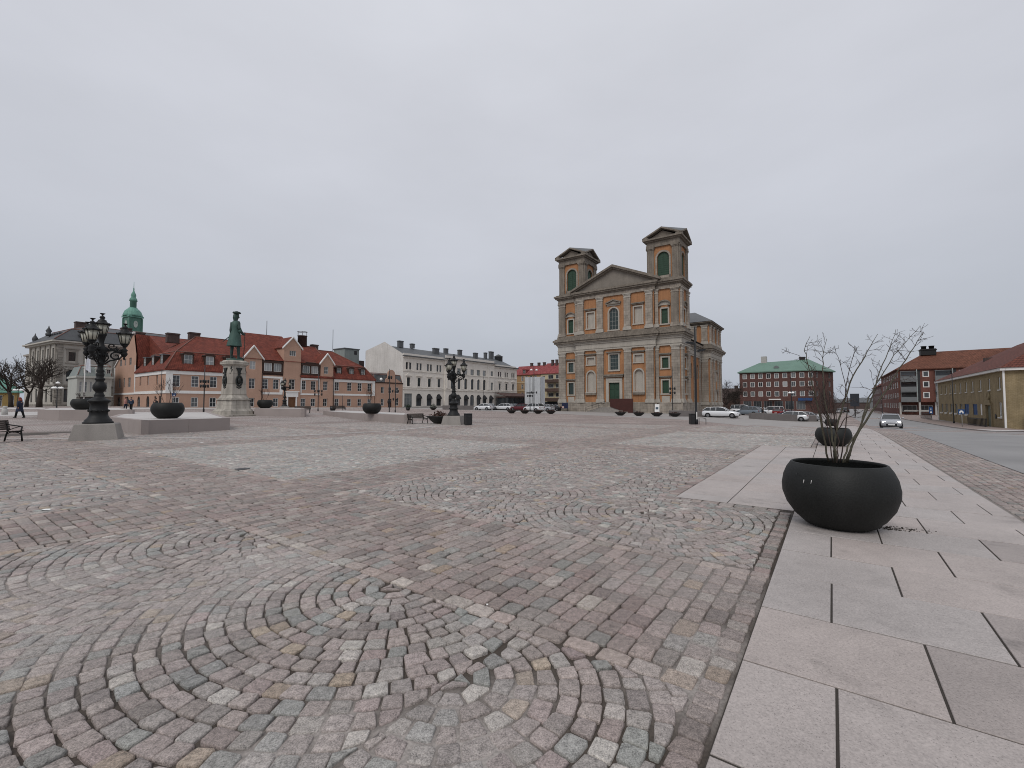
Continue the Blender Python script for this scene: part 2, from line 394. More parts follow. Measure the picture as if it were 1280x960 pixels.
    hh = mth(nd, lk, 'ADD', mth(nd, lk, 'MULTIPLY', mth(nd, lk, 'MULTIPLY', br.outputs[1], -1.0), at2.outputs["Fac"]), mth(nd, lk, 'MULTIPLY', n3.outputs[0], 0.5))
    lk.new(hh, bn.inputs["Height"]); lk.new(bn.outputs[0], b.inputs["Normal"])
    return m
SQ_MAT = make_square_mat()
def ground_sheet():
    rs = [0.5]
    while rs[-1] < 39: rs.append(rs[-1] * 1.016 + 0.001)
    while rs[-1] < 6000: rs.append(rs[-1] * 1.1)
    th = list(np.arange(-66, 66.01, 0.55)) + list(np.arange(75, 286, 10.0)); nt_ = len(th)
    rr = np.repeat(np.array(rs), nt_); tt = np.radians(np.tile(np.array(th), len(rs)))
    x = rr * np.sin(tt); y = rr * np.cos(tt)
    fil = sandfill(x, y); pa = x * AX.x + y * AX.y; pb = x * BX.x + y * BX.y
    slabz = ((pb < .49) & (pb > -2.04) & (pa > -4) & (pa < 64)) | ((pa > 7.9) & (pa < 19.1) & (pb > .4) & (pb < 2.2)); fil = np.where(slabz, 0, fil)
    near = np.clip((RSTONE - 0.4 - rr) / 1.2, 0, 1)
    z = hgt_np(x, y) + near * (-0.018 + 0.0135 * fil + 0.005 * (vnoise(x, y, 0.08, 2) - .5)) - .03 * slabz
    v = np.stack([x, y, z], 1)
    vs = [tuple(p) for p in v] + [(0, 0, -0.015)]
    f = []
    for i in range(len(rs) - 1):
        for k in range(nt_):
            j = (k + 1) % nt_; f.append((i * nt_ + k, (i + 1) * nt_ + k, (i + 1) * nt_ + j, i * nt_ + j))
    c = len(vs) - 1
    for k in range(nt_): f.append((c, k, (k + 1) % nt_))
    me = bpy.data.meshes.new("cobbled_square"); me.from_pydata(vs, [], f); me.materials.append(SQ_MAT)
    for nm, arr in (("fill", fil), ("far", 1 - near)):
        at_ = me.attributes.new(nm, 'FLOAT', 'POINT'); at_.data.foreach_set("value", np.append(arr, 0).astype(np.float32))
    me.polygons.foreach_set("use_smooth", [True] * len(f)); me.update()
    return link("cobbled_square", me, kind='structure')
SQUARE = ground_sheet()

# ---------------------------------------------------------------- the setts, one by one
SLAB_B0, SLAB_B1 = -2.05, 0.50
EXT_A0, EXT_A1, EXT_B1 = 7.87, 19.2, 2.22
def pal(n, rg, kind):
    base = np.array([(.318, .272, .254), (.300, .280, .262), (.255, .270, .258), (.44, .415, .385), (.345, .275, .205), (.21, .185, .174), (.315, .25, .238)])
    p = {'fan': (.40, .22, .14, .07, .035, .075, .06), 'band': (.46, .20, .075, .035, .02, .09, .12), 'edge': (.46, .22, .06, .07, .045, .045, .10), 'grey': (.22, .36, .22, .07, .02, .07, .04)}[kind]
    i = rg.choice(len(base), n, p=p); c = base[i] * rg.uniform(0.74, 1.24, (n, 1)) * rg.uniform(0.985, 1.015, (n, 3)); return 0.95 * (c * 0.7 + np.array((.305, .268, .25)) * 0.30 * rg.uniform(.9, 1.1, (n, 1))) * np.array({'band': (.90, .855, .832), 'grey': (1.14, 1.15, 1.14), 'fan': (1.02, 1.01, 1.0), 'edge': (1.06, 1.01, .97)}[kind])
def gen_stones():
    rg = np.random.default_rng(11); Q = []; T = []
    def keep(a, b):
        x = a * AX.x + b * BX.x; y = a * AX.y + b * BX.y; r = np.hypot(x, y)
        return (r < RSTONE) & (np.abs(np.degrees(np.arctan2(x, y))) < 60 + 8 / np.maximum(r, .5)) & (y > 0.25)
    def free(a, b):
        return ~((a > EXT_A0 - 0.16) & (a < EXT_A1 + 0.16) & (b < EXT_B1 + 0.16)) & (b > SLAB_B1 + 0.02)
    def push(q, tint, force=False):
        c = q.mean(1); k = keep(c[:, 0], c[:, 1])
        if not force: k &= free(c[:, 0], c[:, 1])
        Q.append(q[k]); T.append(tint[k])
    A_INT = [(PA0 + BW + PAP * (k - 1), PA0 + PAP * k) for k in range(0, 4)]
    B_INT = [(SLAB_B1 + 0.17, PB0)] + [(PB0 + BW + PBP * (k - 1), PB0 + PBP * k) for k in range(1, 3)]
    E = 0.15
    def fanpanel(a0, a1, b0, b1, bc, pitch, kind):
        a0 += E; a1 -= E; b0 += E * (b0 > 1); b1 -= E
        s = 0.122; half = pitch / 2
        k0 = math.floor((b0 - bc) / pitch) - 1; k1 = math.ceil((b1 - bc) / pitch) + 1
        for k in range(k0, k1 + 1):
            cb = bc + k * pitch
            if cb + half < b0 or cb - half > b1: continue
            ph = rg.uniform(0, 1)
            for i in range(int((a0 - 0.4) / s), int(a1 / s) + 1):
                nst = 10; e = np.linspace(-half, half, nst + 1)
                e[1:-1] += rg.uniform(-0.022, 0.022, nst - 1) + (0.5 * half / nst * (1 if i % 2 else -1))
                sag = 0.30
                def cv(t): return sag * (t / half) ** 2
                j0 = rg.uniform(-.010, .010, nst + 1); 
                lo = (i + ph) * s + cv(e); hi = (i + 1 + ph) * s + cv(e)
                b_ = cb + e
                q = np.zeros((nst, 4, 2))
                q[:, 0, 0] = lo[:-1]; q[:, 1, 0] = lo[1:]; q[:, 2, 0] = hi[1:]; q[:, 3, 0] = hi[:-1]
                q[:, 0, 1] = b_[:-1]; q[:, 1, 1] = b_[1:]; q[:, 2, 1] = b_[1:]; q[:, 3, 1] = b_[:-1]
                # cross joints follow the arc's radius
                sl = 2 * sag * e / half ** 2 * s * 0.9
                q[:, 0, 1] += sl[:-1] * .5; q[:, 1, 1] += sl[1:] * .5; q[:, 2, 1] -= sl[1:] * .5; q[:, 3, 1] -= sl[:-1] * .5
                q += rg.normal(0, 0.006, q.shape)
                q[:, :, 0] = np.clip(q[:, :, 0], a0, a1); q[:, :, 1] = np.clip(q[:, :, 1], b0, b1)
                w_ = np.minimum(np.abs(q[:, 2, 0] - q[:, 1, 0]) + np.abs(q[:, 3, 0] - q[:, 0, 0]), np.abs(q[:, 1, 1] - q[:, 0, 1]) + np.abs(q[:, 2, 1] - q[:, 3, 1]))
                q = q[w_ > 0.09]
                if len(q): push(q, pal(len(q), rg, kind))
    def rings(ca, cb, a0, a1, b0, b1, kind, rmax=4.2):
        """setts in concentric rings about (ca, cb), kept inside the rectangle"""
        s = 0.123; out = []
        for i in range(0, int(rmax / s)):
            r0, r1 = i * s, (i + 1) * s
            if i == 0: r0 = 0.012
            n = max(3, round(2 * math.pi * (r0 + r1) / 2 / .138)); e = np.arange(n + 1) / n * 2 * math.pi + rg.uniform(0, 6.28); e[1:-1] += rg.uniform(-.12, .12, n - 1) * 2 * math.pi / n
            q = np.zeros((n, 4, 2)); c_, s_ = np.cos(e), np.sin(e)
            for k, (rr, sl) in enumerate(((r0, slice(None, -1)), (r0, slice(1, None)), (r1, slice(1, None)), (r1, slice(None, -1)))):
                q[:, k, 0] = ca + rr * c_[sl]; q[:, k, 1] = cb + rr * s_[sl]
            out.append(q + rg.normal(0, .0055, q.shape))
        q = np.concatenate(out); c = q.mean(1)
        q = q[(c[:, 0] > a0 - .03) & (c[:, 0] < a1 + .03) & (c[:, 1] > b0 - .03) & (c[:, 1] < b1 + .03)]
        q[:, :, 0] = np.clip(q[:, :, 0], a0, a1); q[:, :, 1] = np.clip(q[:, :, 1], b0, b1)
        d0 = np.linalg.norm(q[:, 0] - q[:, 2], axis=1); d1 = np.linalg.norm(q[:, 1] - q[:, 3], axis=1)
        x, y = q[:, :, 0], q[:, :, 1]; ar = np.abs((x[:, 2] - x[:, 0]) * (y[:, 3] - y[:, 1]) - (x[:, 3] - x[:, 1]) * (y[:, 2] - y[:, 0])) / 2
        q = q[(ar > .0026) & (np.minimum(d0, d1) > .05)]
        if len(q): push(q, pal(len(q), rg, kind))
    def courses(a0, a1, b0, b1, along, kind, width=0.148, lmin=.15, lmax=.27, force=False):
        """straight courses running along 'a' or 'b'"""
        if along == 'a': c0, c1, r0, r1 = b0, b1, a0, a1
        else: c0, c1, r0, r1 = a0, a1, b0, b1
        nrow = max(1, round((c1 - c0) / width)); ed = np.linspace(c0, c1, nrow + 1); ed[1:-1] += rg.uniform(-.008, .008, nrow - 1)
        for i in range(nrow):
            x = [r0]
            while x[-1] < r1 - lmin: x.append(x[-1] + rg.uniform(lmin, lmax))
            x[-1] = r1; x = np.array(x); n = len(x) - 1
            if n < 1: continue
            q = np.zeros((n, 4, 2)); A_, B_ = (0, 1) if along == 'a' else (1, 0)
            q[:, 0, A_] = x[:-1]; q[:, 1, A_] = x[1:]; q[:, 2, A_] = x[1:]; q[:, 3, A_] = x[:-1]
            q[:, 0, B_] = ed[i]; q[:, 1, B_] = ed[i]; q[:, 2, B_] = ed[i + 1]; q[:, 3, B_] = ed[i + 1]
            q += rg.normal(0, 0.005, q.shape)
            push(q, pal(n, rg, kind), force)
    for ia, (a0, a1) in enumerate(A_INT):
        if a0 > RSTONE * 1.0: continue
        for ib, (b0, b1) in enumerate(B_INT):
            bc, pt = (3.15, 1.32) if ia == 0 else (2.22, 1.27)
            if ib == 0 and ia == 0:
                lo, hi, bb0, bb1 = a0 + E, a1 - E, b0, b1 - E
                rings(1.95, 1.83, lo, hi, bb0, 1.83, 'fan'); rings(2.6, 3.15, lo, hi, 1.83, 4.47, 'fan'); rings(2.6, 5.8, lo, hi, 4.47, bb1, 'fan')
            elif ib == 0 and ia == 1:
                lo, hi, bb1 = a0 + E, a1 - E, b1 - E
                rings(6.5, 2.22, lo, hi, b0, 3.49, 'fan', 9); rings(6.5, 4.76, lo, hi, 3.49, 6.03, 'fan', 9); rings(6.5, 7.3, lo, hi, 6.03, bb1, 'fan', 9)
            else: fanpanel(a0, a1, b0, b1, bc if ib == 0 else b0 + .66, pt, 'grey' if (ib == 1 and ia == 1) or (ia == 2 and ib == 0) else 'fan')
            for aa in (a0, a1 - E): courses(aa, aa + E, b0, b1, 'b', 'edge', lmin=.17, lmax=.26)
            for bb in ((b0, b1 - E) if b0 > 1 else (b1 - E,)): courses(a0 + E, a1 - E, bb, bb + E, 'a', 'edge', lmin=.17, lmax=.26)
        if ia > 0:
            pass
    for k in range(0, 3):          # bands across (between a-panels)
        a0 = PA0 + PAP * k
        courses(a0, a0 + BW, SLAB_B1 + 0.17, 32.0, 'a', 'band')
    for k in range(0, 3):          # bands away (between b-panels)
        b0 = PB0 + PBP * k
        for a0, a1 in A_INT: courses(a0, a1, b0, b0 + BW, 'b', 'band')
    courses(-6, 27, SLAB_B1 + .02, SLAB_B1 + .165, 'a', 'band', lmin=.10, lmax=.16)
    courses(EXT_A0 - .2, EXT_A0 - .01, SLAB_B1 + .17, EXT_B1 + .2, 'b', 'band', .19, force=True)
    courses(EXT_A0, EXT_A1, EXT_B1 + .01, EXT_B1 + .2, 'a', 'band', .19, force=True)
    courses(EXT_A1 + .01, EXT_A1 + .2, SLAB_B1 + .17, EXT_B1 + .2, 'b', 'band', .19, force=True)
    courses(-3, 36, -3.48, -2.09, 'a', 'band', .135, .12, .2, force=True)
    return np.concatenate(Q), np.concatenate(T)
def stone_mat():
    m, n, b = newmat("sett granite"); nd, lk = nodes_of(m)
    at_ = nd.new("ShaderNodeAttribute"); at_.attribute_name = "tint"
    g = nd.new("ShaderNodeNewGeometry")
    n1 = nd.new("ShaderNodeTexNoise"); n1.inputs["Scale"].default_value = 26; n1.inputs["Detail"].default_value = 6; n1.inputs["Roughness"].default_value = .65; lk.new(g.outputs["Position"], n1.inputs["Vector"])
    n2 = nd.new("ShaderNodeTexNoise"); n2.inputs["Scale"].default_value = 125; n2.inputs["Detail"].default_value = 3; n2.inputs["Roughness"].default_value = .7; lk.new(g.outputs["Position"], n2.inputs["Vector"])
    n3 = nd.new("ShaderNodeTexNoise"); n3.inputs["Scale"].default_value = .55; n3.inputs["Detail"].default_value = 5; lk.new(g.outputs["Position"], n3.inputs["Vector"])
    s = mth(nd, lk, 'MULTIPLY_ADD', n1.outputs[0], 1.7, -0.35); s = mth(nd, lk, 'MULTIPLY_ADD', n2.outputs[0], 2.6, mth(nd, lk, 'SUBTRACT', s, 0.825))
    s = mth(nd, lk, 'MULTIPLY_ADD', n3.outputs[0], 0.5, s); s = mth(nd, lk, 'SUBTRACT', s, 0.22)
    v = nd.new("ShaderNodeVectorMath"); v.operation = 'SCALE'; lk.new(at_.outputs["Color"], v.inputs[0]); lk.new(s, v.inputs["Scale"])
    lk.new(v.outputs[0], b.inputs["Base Color"]); b.inputs["Roughness"].default_value = 0.62; b.inputs["Specular IOR Level"].default_value = 0.35
    bn = nd.new("ShaderNodeBump"); bn.inputs["Strength"].default_value = 1.0; bn.inputs["Distance"].default_value = 0.010
    lk.new(mth(nd, lk, 'MULTIPLY_ADD', n2.outputs[0], 0.45, n1.outputs[0]), bn.inputs["Height"]); lk.new(bn.outputs[0], b.inputs["Normal"])
    return m
STONE = stone_mat()
def build_stones():
    Q, T = gen_stones(); n = len(Q); rg = np.random.default_rng(4)
    P = np.zeros((n, 4, 2)); P[:, :, 0] = Q[:, :, 0] * AX.x + Q[:, :, 1] * BX.x; P[:, :, 1] = Q[:, :, 0] * AX.y + Q[:, :, 1] * BX.y
    C = P.mean(1); r = np.hypot(C[:, 0], C[:, 1]); H = hgt_np(C[:, 0], C[:, 1])
    fil = sandfill(C[:, 0], C[:, 1])
    T = T * (1 - 0.42 * fil[:, None]) + np.array((.36, .33, .31)) * 0.42 * fil[:, None]
    zt = H + rg.normal(0, 0.0022, n) + 0.001; tilt = rg.normal(0, 0.018, (n, 2))
    # the 300 that show largest are parts of their own
    seen = (C[:, 1] > 1.0) & (np.abs(C[:, 0] / C[:, 1]) < 1.12) & (EYE / C[:, 1] < 0.83)
    area = np.abs((P[:, 2, 0] - P[:, 0, 0]) * (P[:, 3, 1] - P[:, 1, 1]) - (P[:, 3, 0] - P[:, 1, 0]) * (P[:, 2, 1] - P[:, 0, 1])) / 2
    big = np.where(seen, area / C[:, 1] ** 3, 0); top = set(np.argsort(-big)[:300].tolist())
    RINGS = ((0.99, -0.030), (0.98, -0.008), (0.935, -0.0015), (0.84, 0.0008), (0.42, 0.001))
    def hi_mesh(idx):
        """rounded sett: eight-sided rings over the four corners"""
        k = len(idx); q = P[idx]; c = C[idx][:, None, :]
        e = rg.uniform(.05, .14, (k, 4, 1)); nxt = np.roll(q, -1, 1); prv = np.roll(q, 1, 1)
        oc = np.stack([q + (prv - q) * e, q + (nxt - q) * e], 2).reshape(k, 8, 2)
        gap = 0.0045 + 0.004 * rg.random((k, 1, 1))
        d = oc - c; L_ = np.linalg.norm(d, axis=2, keepdims=True); oc = c + d * (1 - gap / L_)
        oc += rg.normal(0, 0.0022, oc.shape)
        V = []
        for s_, dz in RINGS:
            p = c + (oc - c) * s_ * (1 - (0 if dz < -.02 else 0))
            zz = zt[idx][:, None] + dz + ((p - c) * tilt[idx][:, None, :]).sum(2) + (rg.normal(0, 0.0011, p.shape[:2]) if dz > -.02 else 0)
            V.append(np.concatenate([p, zz[:, :, None]], 2))
        top_ = np.concatenate([C[idx], (zt[idx] + 0.0016)[:, None]], 1)[:, None, :]
        V = np.concatenate(V + [top_], 1); nv = V.shape[1]; nr = len(RINGS)
        F = [];
        for i in range(nr - 1):
            for j in range(8): F.append((i * 8 + j, i * 8 + (j + 1) % 8, (i + 1) * 8 + (j + 1) % 8, (i + 1) * 8 + j))
        F = np.array(F); Tt = np.array([((nr - 1) * 8 + j, (nr - 1) * 8 + (j + 1) % 8, nv - 1) for j in range(8)])
        return V, F, Tt
    def mk(name, V, quads, tris, tint, flip=False):
        k, nv = V.shape[:2]; me = bpy.data.meshes.new(name)
        base = (np.arange(k) * nv)[:, None, None]
        fq = (quads[None] + base).reshape(-1, 4) if quads is not None else np.zeros((0, 4), int)
        ft = (tris[None] + base).reshape(-1, 3) if tris is not None else np.zeros((0, 3), int)
        me.vertices.add(k * nv); me.vertices.foreach_set("co", V.reshape(-1).astype(np.float32))
        loops = np.concatenate([fq.reshape(-1), ft.reshape(-1)]); me.loops.add(len(loops)); me.loops.foreach_set("vertex_index", loops.astype(np.int32))
        nf = len(fq) + len(ft); me.polygons.add(nf)
        st = np.concatenate([np.arange(len(fq)) * 4, len(fq) * 4 + np.arange(len(ft)) * 3]); me.polygons.foreach_set("loop_start", st.astype(np.int32))
        me.polygons.foreach_set("loop_total", np.concatenate([np.full(len(fq), 4), np.full(len(ft), 3)]).astype(np.int32))
        me.polygons.foreach_set("use_smooth", np.ones(nf, bool))
        at_ = me.attributes.new("tint", 'FLOAT_COLOR', 'POINT')
        at_.data.foreach_set("color", np.concatenate([np.repeat(tint, nv, 0), np.ones((k * nv, 1))], 1).reshape(-1).astype(np.float32))
        me.materials.append(STONE); me.update(calc_edges=True); me.validate(); return me
    rest = np.array([i for i in range(n) if i not in top]); near = rest[r[rest] < 8.5]; far = rest[r[rest] >= 8.5]
    for i in sorted(top):
        V, F, Tt = hi_mesh(np.array([i])); o_ = np.array([C[i, 0], C[i, 1], H[i]])
        link("cobblestone", mk("cobblestone", V - o_, F, Tt, T[[i]]), SQUARE, tuple(o_))
    V, F, Tt = hi_mesh(near); o = link("cobblestones", mk("cobblestones", V, F, Tt, T[near]), SQUARE, kind='stuff')
    # beyond: a skirt, a bevel and a flat top
    q = P[far]; c = C[far][:, None, :]; V = []
    d = q - c; L_ = np.linalg.norm(d, axis=2, keepdims=True); q = c + d * (1 - 0.009 / L_)
    for s_, dz in ((1.0, -0.025), (0.985, -0.006), (0.84, 0.001)):
        p = c + (q - c) * s_; zz = zt[far][:, None] + dz + ((p - c) * tilt[far][:, None, :]).sum(2)
        V.append(np.concatenate([p, zz[:, :, None]], 2))
    V = np.concatenate(V, 1)
    F = np.array([(i * 4 + j, i * 4 + (j + 1) % 4, (i + 1) * 4 + (j + 1) % 4, (i + 1) * 4 + j) for i in range(2) for j in range(4)] + [(8, 9, 10, 11)])
    link("cobblestones", mk("cobblestones", V, F, None, T[far]), SQUARE, kind='stuff')
    return n
NST = build_stones(); print("setts", NST)

# ---------------------------------------------------------------- sheets: roads and pavements
def sheet(name, outline_fn, a_list, nb, m, dz, thick=0.0, kind='structure'):
    """outline_fn(a) -> (b0, b1); a strip that follows the lie of the ground"""
    mb = MB(); vs = []; f = []
    for a in a_list:
        b0, b1 = outline_fn(a)
        for k in range(nb + 1):
            x, y = W(a, b0 + (b1 - b0) * k / nb); vs.append((x, y, hgt(x, y) + dz))
    for i in range(len(a_list) - 1):
        for k in range(nb): f.append((i * (nb + 1) + k, (i + 1) * (nb + 1) + k, (i + 1) * (nb + 1) + k + 1, i * (nb + 1) + k + 1))
    mb.add(vs, f, 0, True)
    if thick:
        for i in range(len(a_list) - 1):
            for col in (0, nb):
                p, q = vs[i * (nb + 1) + col], vs[(i + 1) * (nb + 1) + col]
                mb.poly([p, q, (q[0], q[1], q[2] - thick), (p[0], p[1], p[2] - thick)])
        for row in (0, len(a_list) - 1):
            for k in range(nb):
                p, q = vs[row * (nb + 1) + k], vs[row * (nb + 1) + k + 1]
                mb.poly([p, q, (q[0], q[1], q[2] - thick), (p[0], p[1], p[2] - thick)])
    return mb.build(name, m, kind=kind)
def fr(a0, a1, st): return list(np.linspace(a0, a1, max(2, int(abs(a1 - a0) / st) + 1)))
ASPHALT = mat("damp asphalt", (.225, .217, .211), 0.5, 0.4, 0.45, 40, 0.35, 0, 0.4)
STREET = mat("grey street setts", (.31, .29, .277), 0.7, 0.22, 0.3, 18, 0.3, 0, 0.3)
LIGHTP = mat("pale paving", (.46, .44, .425), 0.75, 0.2, 0.5, 20, 0.15)
BRICKP = mat("red brick paving", (.235, .185, .165), 0.8, 0.22, 0.6, 25, 0.4)
def slabmat(name, col, rough, stain):
    m, n, b = newmat(name); nd, lk = nodes_of(m); g = nd.new("ShaderNodeNewGeometry")
    def nz_(sc, det=5, ro=.6):
        k = nd.new("ShaderNodeTexNoise"); k.inputs["Scale"].default_value = sc; k.inputs["Detail"].default_value = det; k.inputs["Roughness"].default_value = ro; lk.new(g.outputs["Position"], k.inputs["Vector"]); return k.outputs[0]
    big, mid, fine, spk = nz_(.9), nz_(5.5, 6, .7), nz_(70, 3), nz_(130, 2)
    s = mth(nd, lk, 'MULTIPLY_ADD', big, .55, .48); s = mth(nd, lk, 'MULTIPLY_ADD', mid, .34, mth(nd, lk, 'SUBTRACT', s, .17)); s = mth(nd, lk, 'MULTIPLY_ADD', fine, .85, mth(nd, lk, 'SUBTRACT', s, .18))
    k = nd.new("ShaderNodeMapRange"); lk.new(spk, k.inputs[0]); k.inputs[1].default_value = .60; k.inputs[2].default_value = .72; k.inputs[3].default_value = 1.0; k.inputs[4].default_value = .45
    st = nd.new("ShaderNodeMapRange"); lk.new(nz_(1.7, 7, .65), st.inputs[0]); st.inputs[1].default_value = .58; st.inputs[2].default_value = .72; st.inputs[3].default_value = 1.0; st.inputs[4].default_value = 1 - stain
    s = mth(nd, lk, 'MULTIPLY', mth(nd, lk, 'MULTIPLY', s, k.outputs[0]), st.outputs[0])
    v = nd.new("ShaderNodeVectorMath"); v.operation = 'SCALE'; v.inputs[0].default_value = col; lk.new(s, v.inputs["Scale"]); lk.new(v.outputs[0], b.inputs["Base Color"])
    b.inputs["Roughness"].default_value = rough; b.inputs["Specular IOR Level"].default_value = .35
    bn = nd.new("ShaderNodeBump"); bn.inputs["Strength"].default_value = .5; bn.inputs["Distance"].default_value = .004; lk.new(fine, bn.inputs["Height"]); lk.new(bn.outputs[0], b.inputs["Normal"]); return m
SLABS_M = [slabmat("slab granite", (.375, .334, .315), .6, .25), slabmat("slab granite warm", (.375, .328, .306), .6, .28), slabmat("slab granite grey", (.366, .333, .317), .6, .25), slabmat("slab granite damp", (.31, .271, .253), .52, .4)]
GRAN = mat("dressed granite", (.31, .268, .252), 0.7, 0.16, 0.8, 60, 0.2, 0, 0.3)
KERB = 11.3
sheet("road", lambda a: (-KERB if a > 5 else -30, -3.49), fr(-12, 330, 4), 6, ASPHALT, 0.004)
sheet("road_verge", lambda a: (-3.5, -2.06), fr(-10, 36, 1.5), 3, SQ_MAT, -0.012)
at_ = bpy.data.objects["road_verge"].data.attributes.new("fill", "FLOAT", "POINT"); at_.data.foreach_set("value", [.55] * len(at_.data))
EDGE = [(-2, 27), (0.6, 29), (13, 51), (35, 62), (60, 70), (98, 75)]
def edge_a(b):
    for (b0, a0), (b1, a1) in zip(EDGE, EDGE[1:]):
        if b <= b1: return a0 + (a1 - a0) * max(0, (b - b0)) / (b1 - b0)
    return 75
def strip_b(name, b0, b1, fa, m, dz, na=14, st=2.0):
    vs = []; f = []; bl = fr(b0, b1, st)
    for b in bl:
        a0, a1 = fa(b)
        for k in range(na + 1):
            x, y = W(a0 + (a1 - a0) * k / na, b); vs.append((x, y, hgt(x, y) + dz))
    for i in range(len(bl) - 1):
        for k in range(na): f.append((i * (na + 1) + k, i * (na + 1) + k + 1, (i + 1) * (na + 1) + k + 1, (i + 1) * (na + 1) + k))
    return MB().add(vs, f, 0, True).build(name, m, kind='structure')
strip_b("side_street", 0.55, 97.5, lambda b: (edge_a(b), 190), STREET, 0.006, 30)
strip_b("pavement", 86, 97.6, lambda b: (-60, 74), LIGHTP, 0.02, 30, 4)
strip_b("pavement", 62, 72, lambda b: (-60, 16), LIGHTP, 0.012, 20, 3)
sheet("pavement", lambda a: (-15.35, -KERB), fr(44, 62, 3), 2, LIGHTP, 0.11, 0.16)
sheet("pavement", lambda a: (-15.35, -KERB), fr(62.01, 160, 4), 2, BRICKP, 0.11, 0.16)
sheet("kerb", lambda a: (-KERB + .004, -KERB + .17), fr(44, 160, 4), 1, GRAN, 0.118, 0.16)
# the pale line of stones that curves across the square
pts = [spot(*p) for p in ((-90, 549.6), (0, 549), (90, 548.6), (170, 548), (260, 547), (350, 545.4), (430, 542), (490, 538.5), (540, 533.5))]
vs = []; f = []
for i, p in enumerate(pts):
    d = (pts[min(i + 1, 8)] - pts[max(i - 1, 0)]); d.z = 0; d.normalize(); nrm = Vector((-d.y, d.x, 0)) * 0.13
    for s_ in (-1, 1): q = p + nrm * s_; vs.append((q.x, q.y, hgt(q.x, q.y) + 0.011))
for i in range(8): f.append((2 * i, 2 * i + 1, 2 * i + 3, 2 * i + 2))
MB().add(vs, f).build("pale_stone_course", LIGHTP, kind='structure')

# ---------------------------------------------------------------- granite slab path, slab by slab
bedm = mat("slab joint dirt", (.05, .043, .037), 0.9, 0.3, 3, 40, 0.3)
SLABS = sheet("slab_path", lambda a: (SLAB_B0, SLAB_B1), fr(-4, 78, 1.5), 2, bedm, -0.004)
strip_b("slab_bed", SLAB_B1 + .006, EXT_B1, lambda b: (EXT_A0, EXT_A1), bedm, -0.0035, 10, .5)
def slab(a0, a1, b0, b1, k):
    g = 0.007; ca, cb = (a0 + a1) / 2, (b0 + b1) / 2; cx, cy = W(ca, cb); cz = hgt(cx, cy); dz = rnd.uniform(.002, .005)
    mb = MB(); lo = []; hi = []; mid = []
    for (a, b) in ((a0 + .009, b0 + g), (a1 - .007, b0 + g), (a1 - .007, b1 - g), (a0 + .008, b1 - g)):
        x, y = W(a, b); z = hgt(x, y) - cz + dz + rnd.uniform(-.0015, .0015)
        mid.append((x - cx, y - cy, z - .003)); lo.append((x - cx, y - cy, z - .07))
        a_ = a + (.003 if a < ca else -.003); b_ = b + (.003 if b < cb else -.003); x, y = W(a_, b_); hi.append((x - cx, y - cy, z))
    f = [(8, 9, 10, 11)] + [(r_ * 4 + i, r_ * 4 + (i + 1) % 4, r_ * 4 + 4 + (i + 1) % 4, r_ * 4 + 4 + i) for r_ in (0, 1) for i in range(4)]
    mb.add(lo + mid + hi, f); mb.build("paving_slab", SLABS_M[rnd.choice((0, 0, 1, 1, 2, 2, 3))], SLABS, (cx, cy, cz))
rows = [-2.9, -2.05, -1.2, -.35, .52, 1.38, 2.23, 3.15, 4.05, 4.92, 5.75, 6.62]
while rows[-1] < 64: rows.append(rows[-1] + 0.865)
cnt = 0
for i, (a0, a1) in enumerate(zip(rows, rows[1:])):
    j = i - rows.index(2.23)
    o = [.02, -.455, .045, -.43, .05, -.42][j % 6] if j >= 0 else (.02 if j % 2 == 0 else -.45)
    ed = [SLAB_B1, o, o - .93]
    if o - 1.86 > SLAB_B0 + .15: ed.append(o - 1.86)
    ed.append(SLAB_B0)
    for b1, b0 in zip(ed, ed[1:]): slab(a0, a1, b0, b1, cnt); cnt += 1
    if a0 > 7.2 and a0 < EXT_A1 - .4:
        slab(max(a0, EXT_A0), min(a1, EXT_A1), SLAB_B1 + .002, 1.41, cnt); slab(max(a0, EXT_A0), min(a1, EXT_A1), 1.41, EXT_B1, cnt); cnt += 2
print("slabs", cnt)
# ================================================================ CHURCH
ORANGE = mat("ochre plaster", (.37, .185, .092), 0.85, 0.3, 0.5, 9, 0.1, 0, 0.2, 1.2)
CHSTONE = brickmat("weathered sandstone", (.285, .247, .207), (.355, .315, .268), (.17, .15, .13), 1.3, 0.52, 0.02, 0.85, 0.45, 0.5)
CHDARK = mat("dark weathered stone", (.205, .178, .148), 0.85, 0.45, 0.7, 9, 0.2, 0, 0.2, 1.2)
CHPALE = mat("pale stone", (.40, .37, .325), 0.85, 0.25, 0.6, 9, 0.15, 0, 0.2, 0.8)
SLATE = mat("grey sheet roof", (.11, .115, .12), 0.6, 0.25, 0.5, 6, 0.2, 0, 0.35)
GREENW = mat("green painted wood", (.028, .060, .038), 0.55, 0.25, 1.5, 20, 0.15)
GREENG = glassmat("green tinted glass", (.02, .035, .033))
LEADW = mat("grey window bars", (.30, .31, .29), 0.6, 0.15)
CORTEN = mat("rust red steel", (.060, .020, .016), 0.6, 0.35, 1.2, 15, 0.15)
IRON = mat("black iron", (.012, .012, .013), 0.45, 0.3, 5, 40, 0.1, 0.0, 0.5)
CA, CB = 86.6, 36.1
cx, cy = W(CA, CB)
CH = thing("church", "large ochre plaster church with two square bell towers and grey stone pilasters", "church", (cx, cy, 0), ROT_B + math.pi)
FC = Face((0, -0.6, 0)); FS = Face((0, 0, 0))
def bothsides(f):
    for s_ in (-1, 1): f(s_)
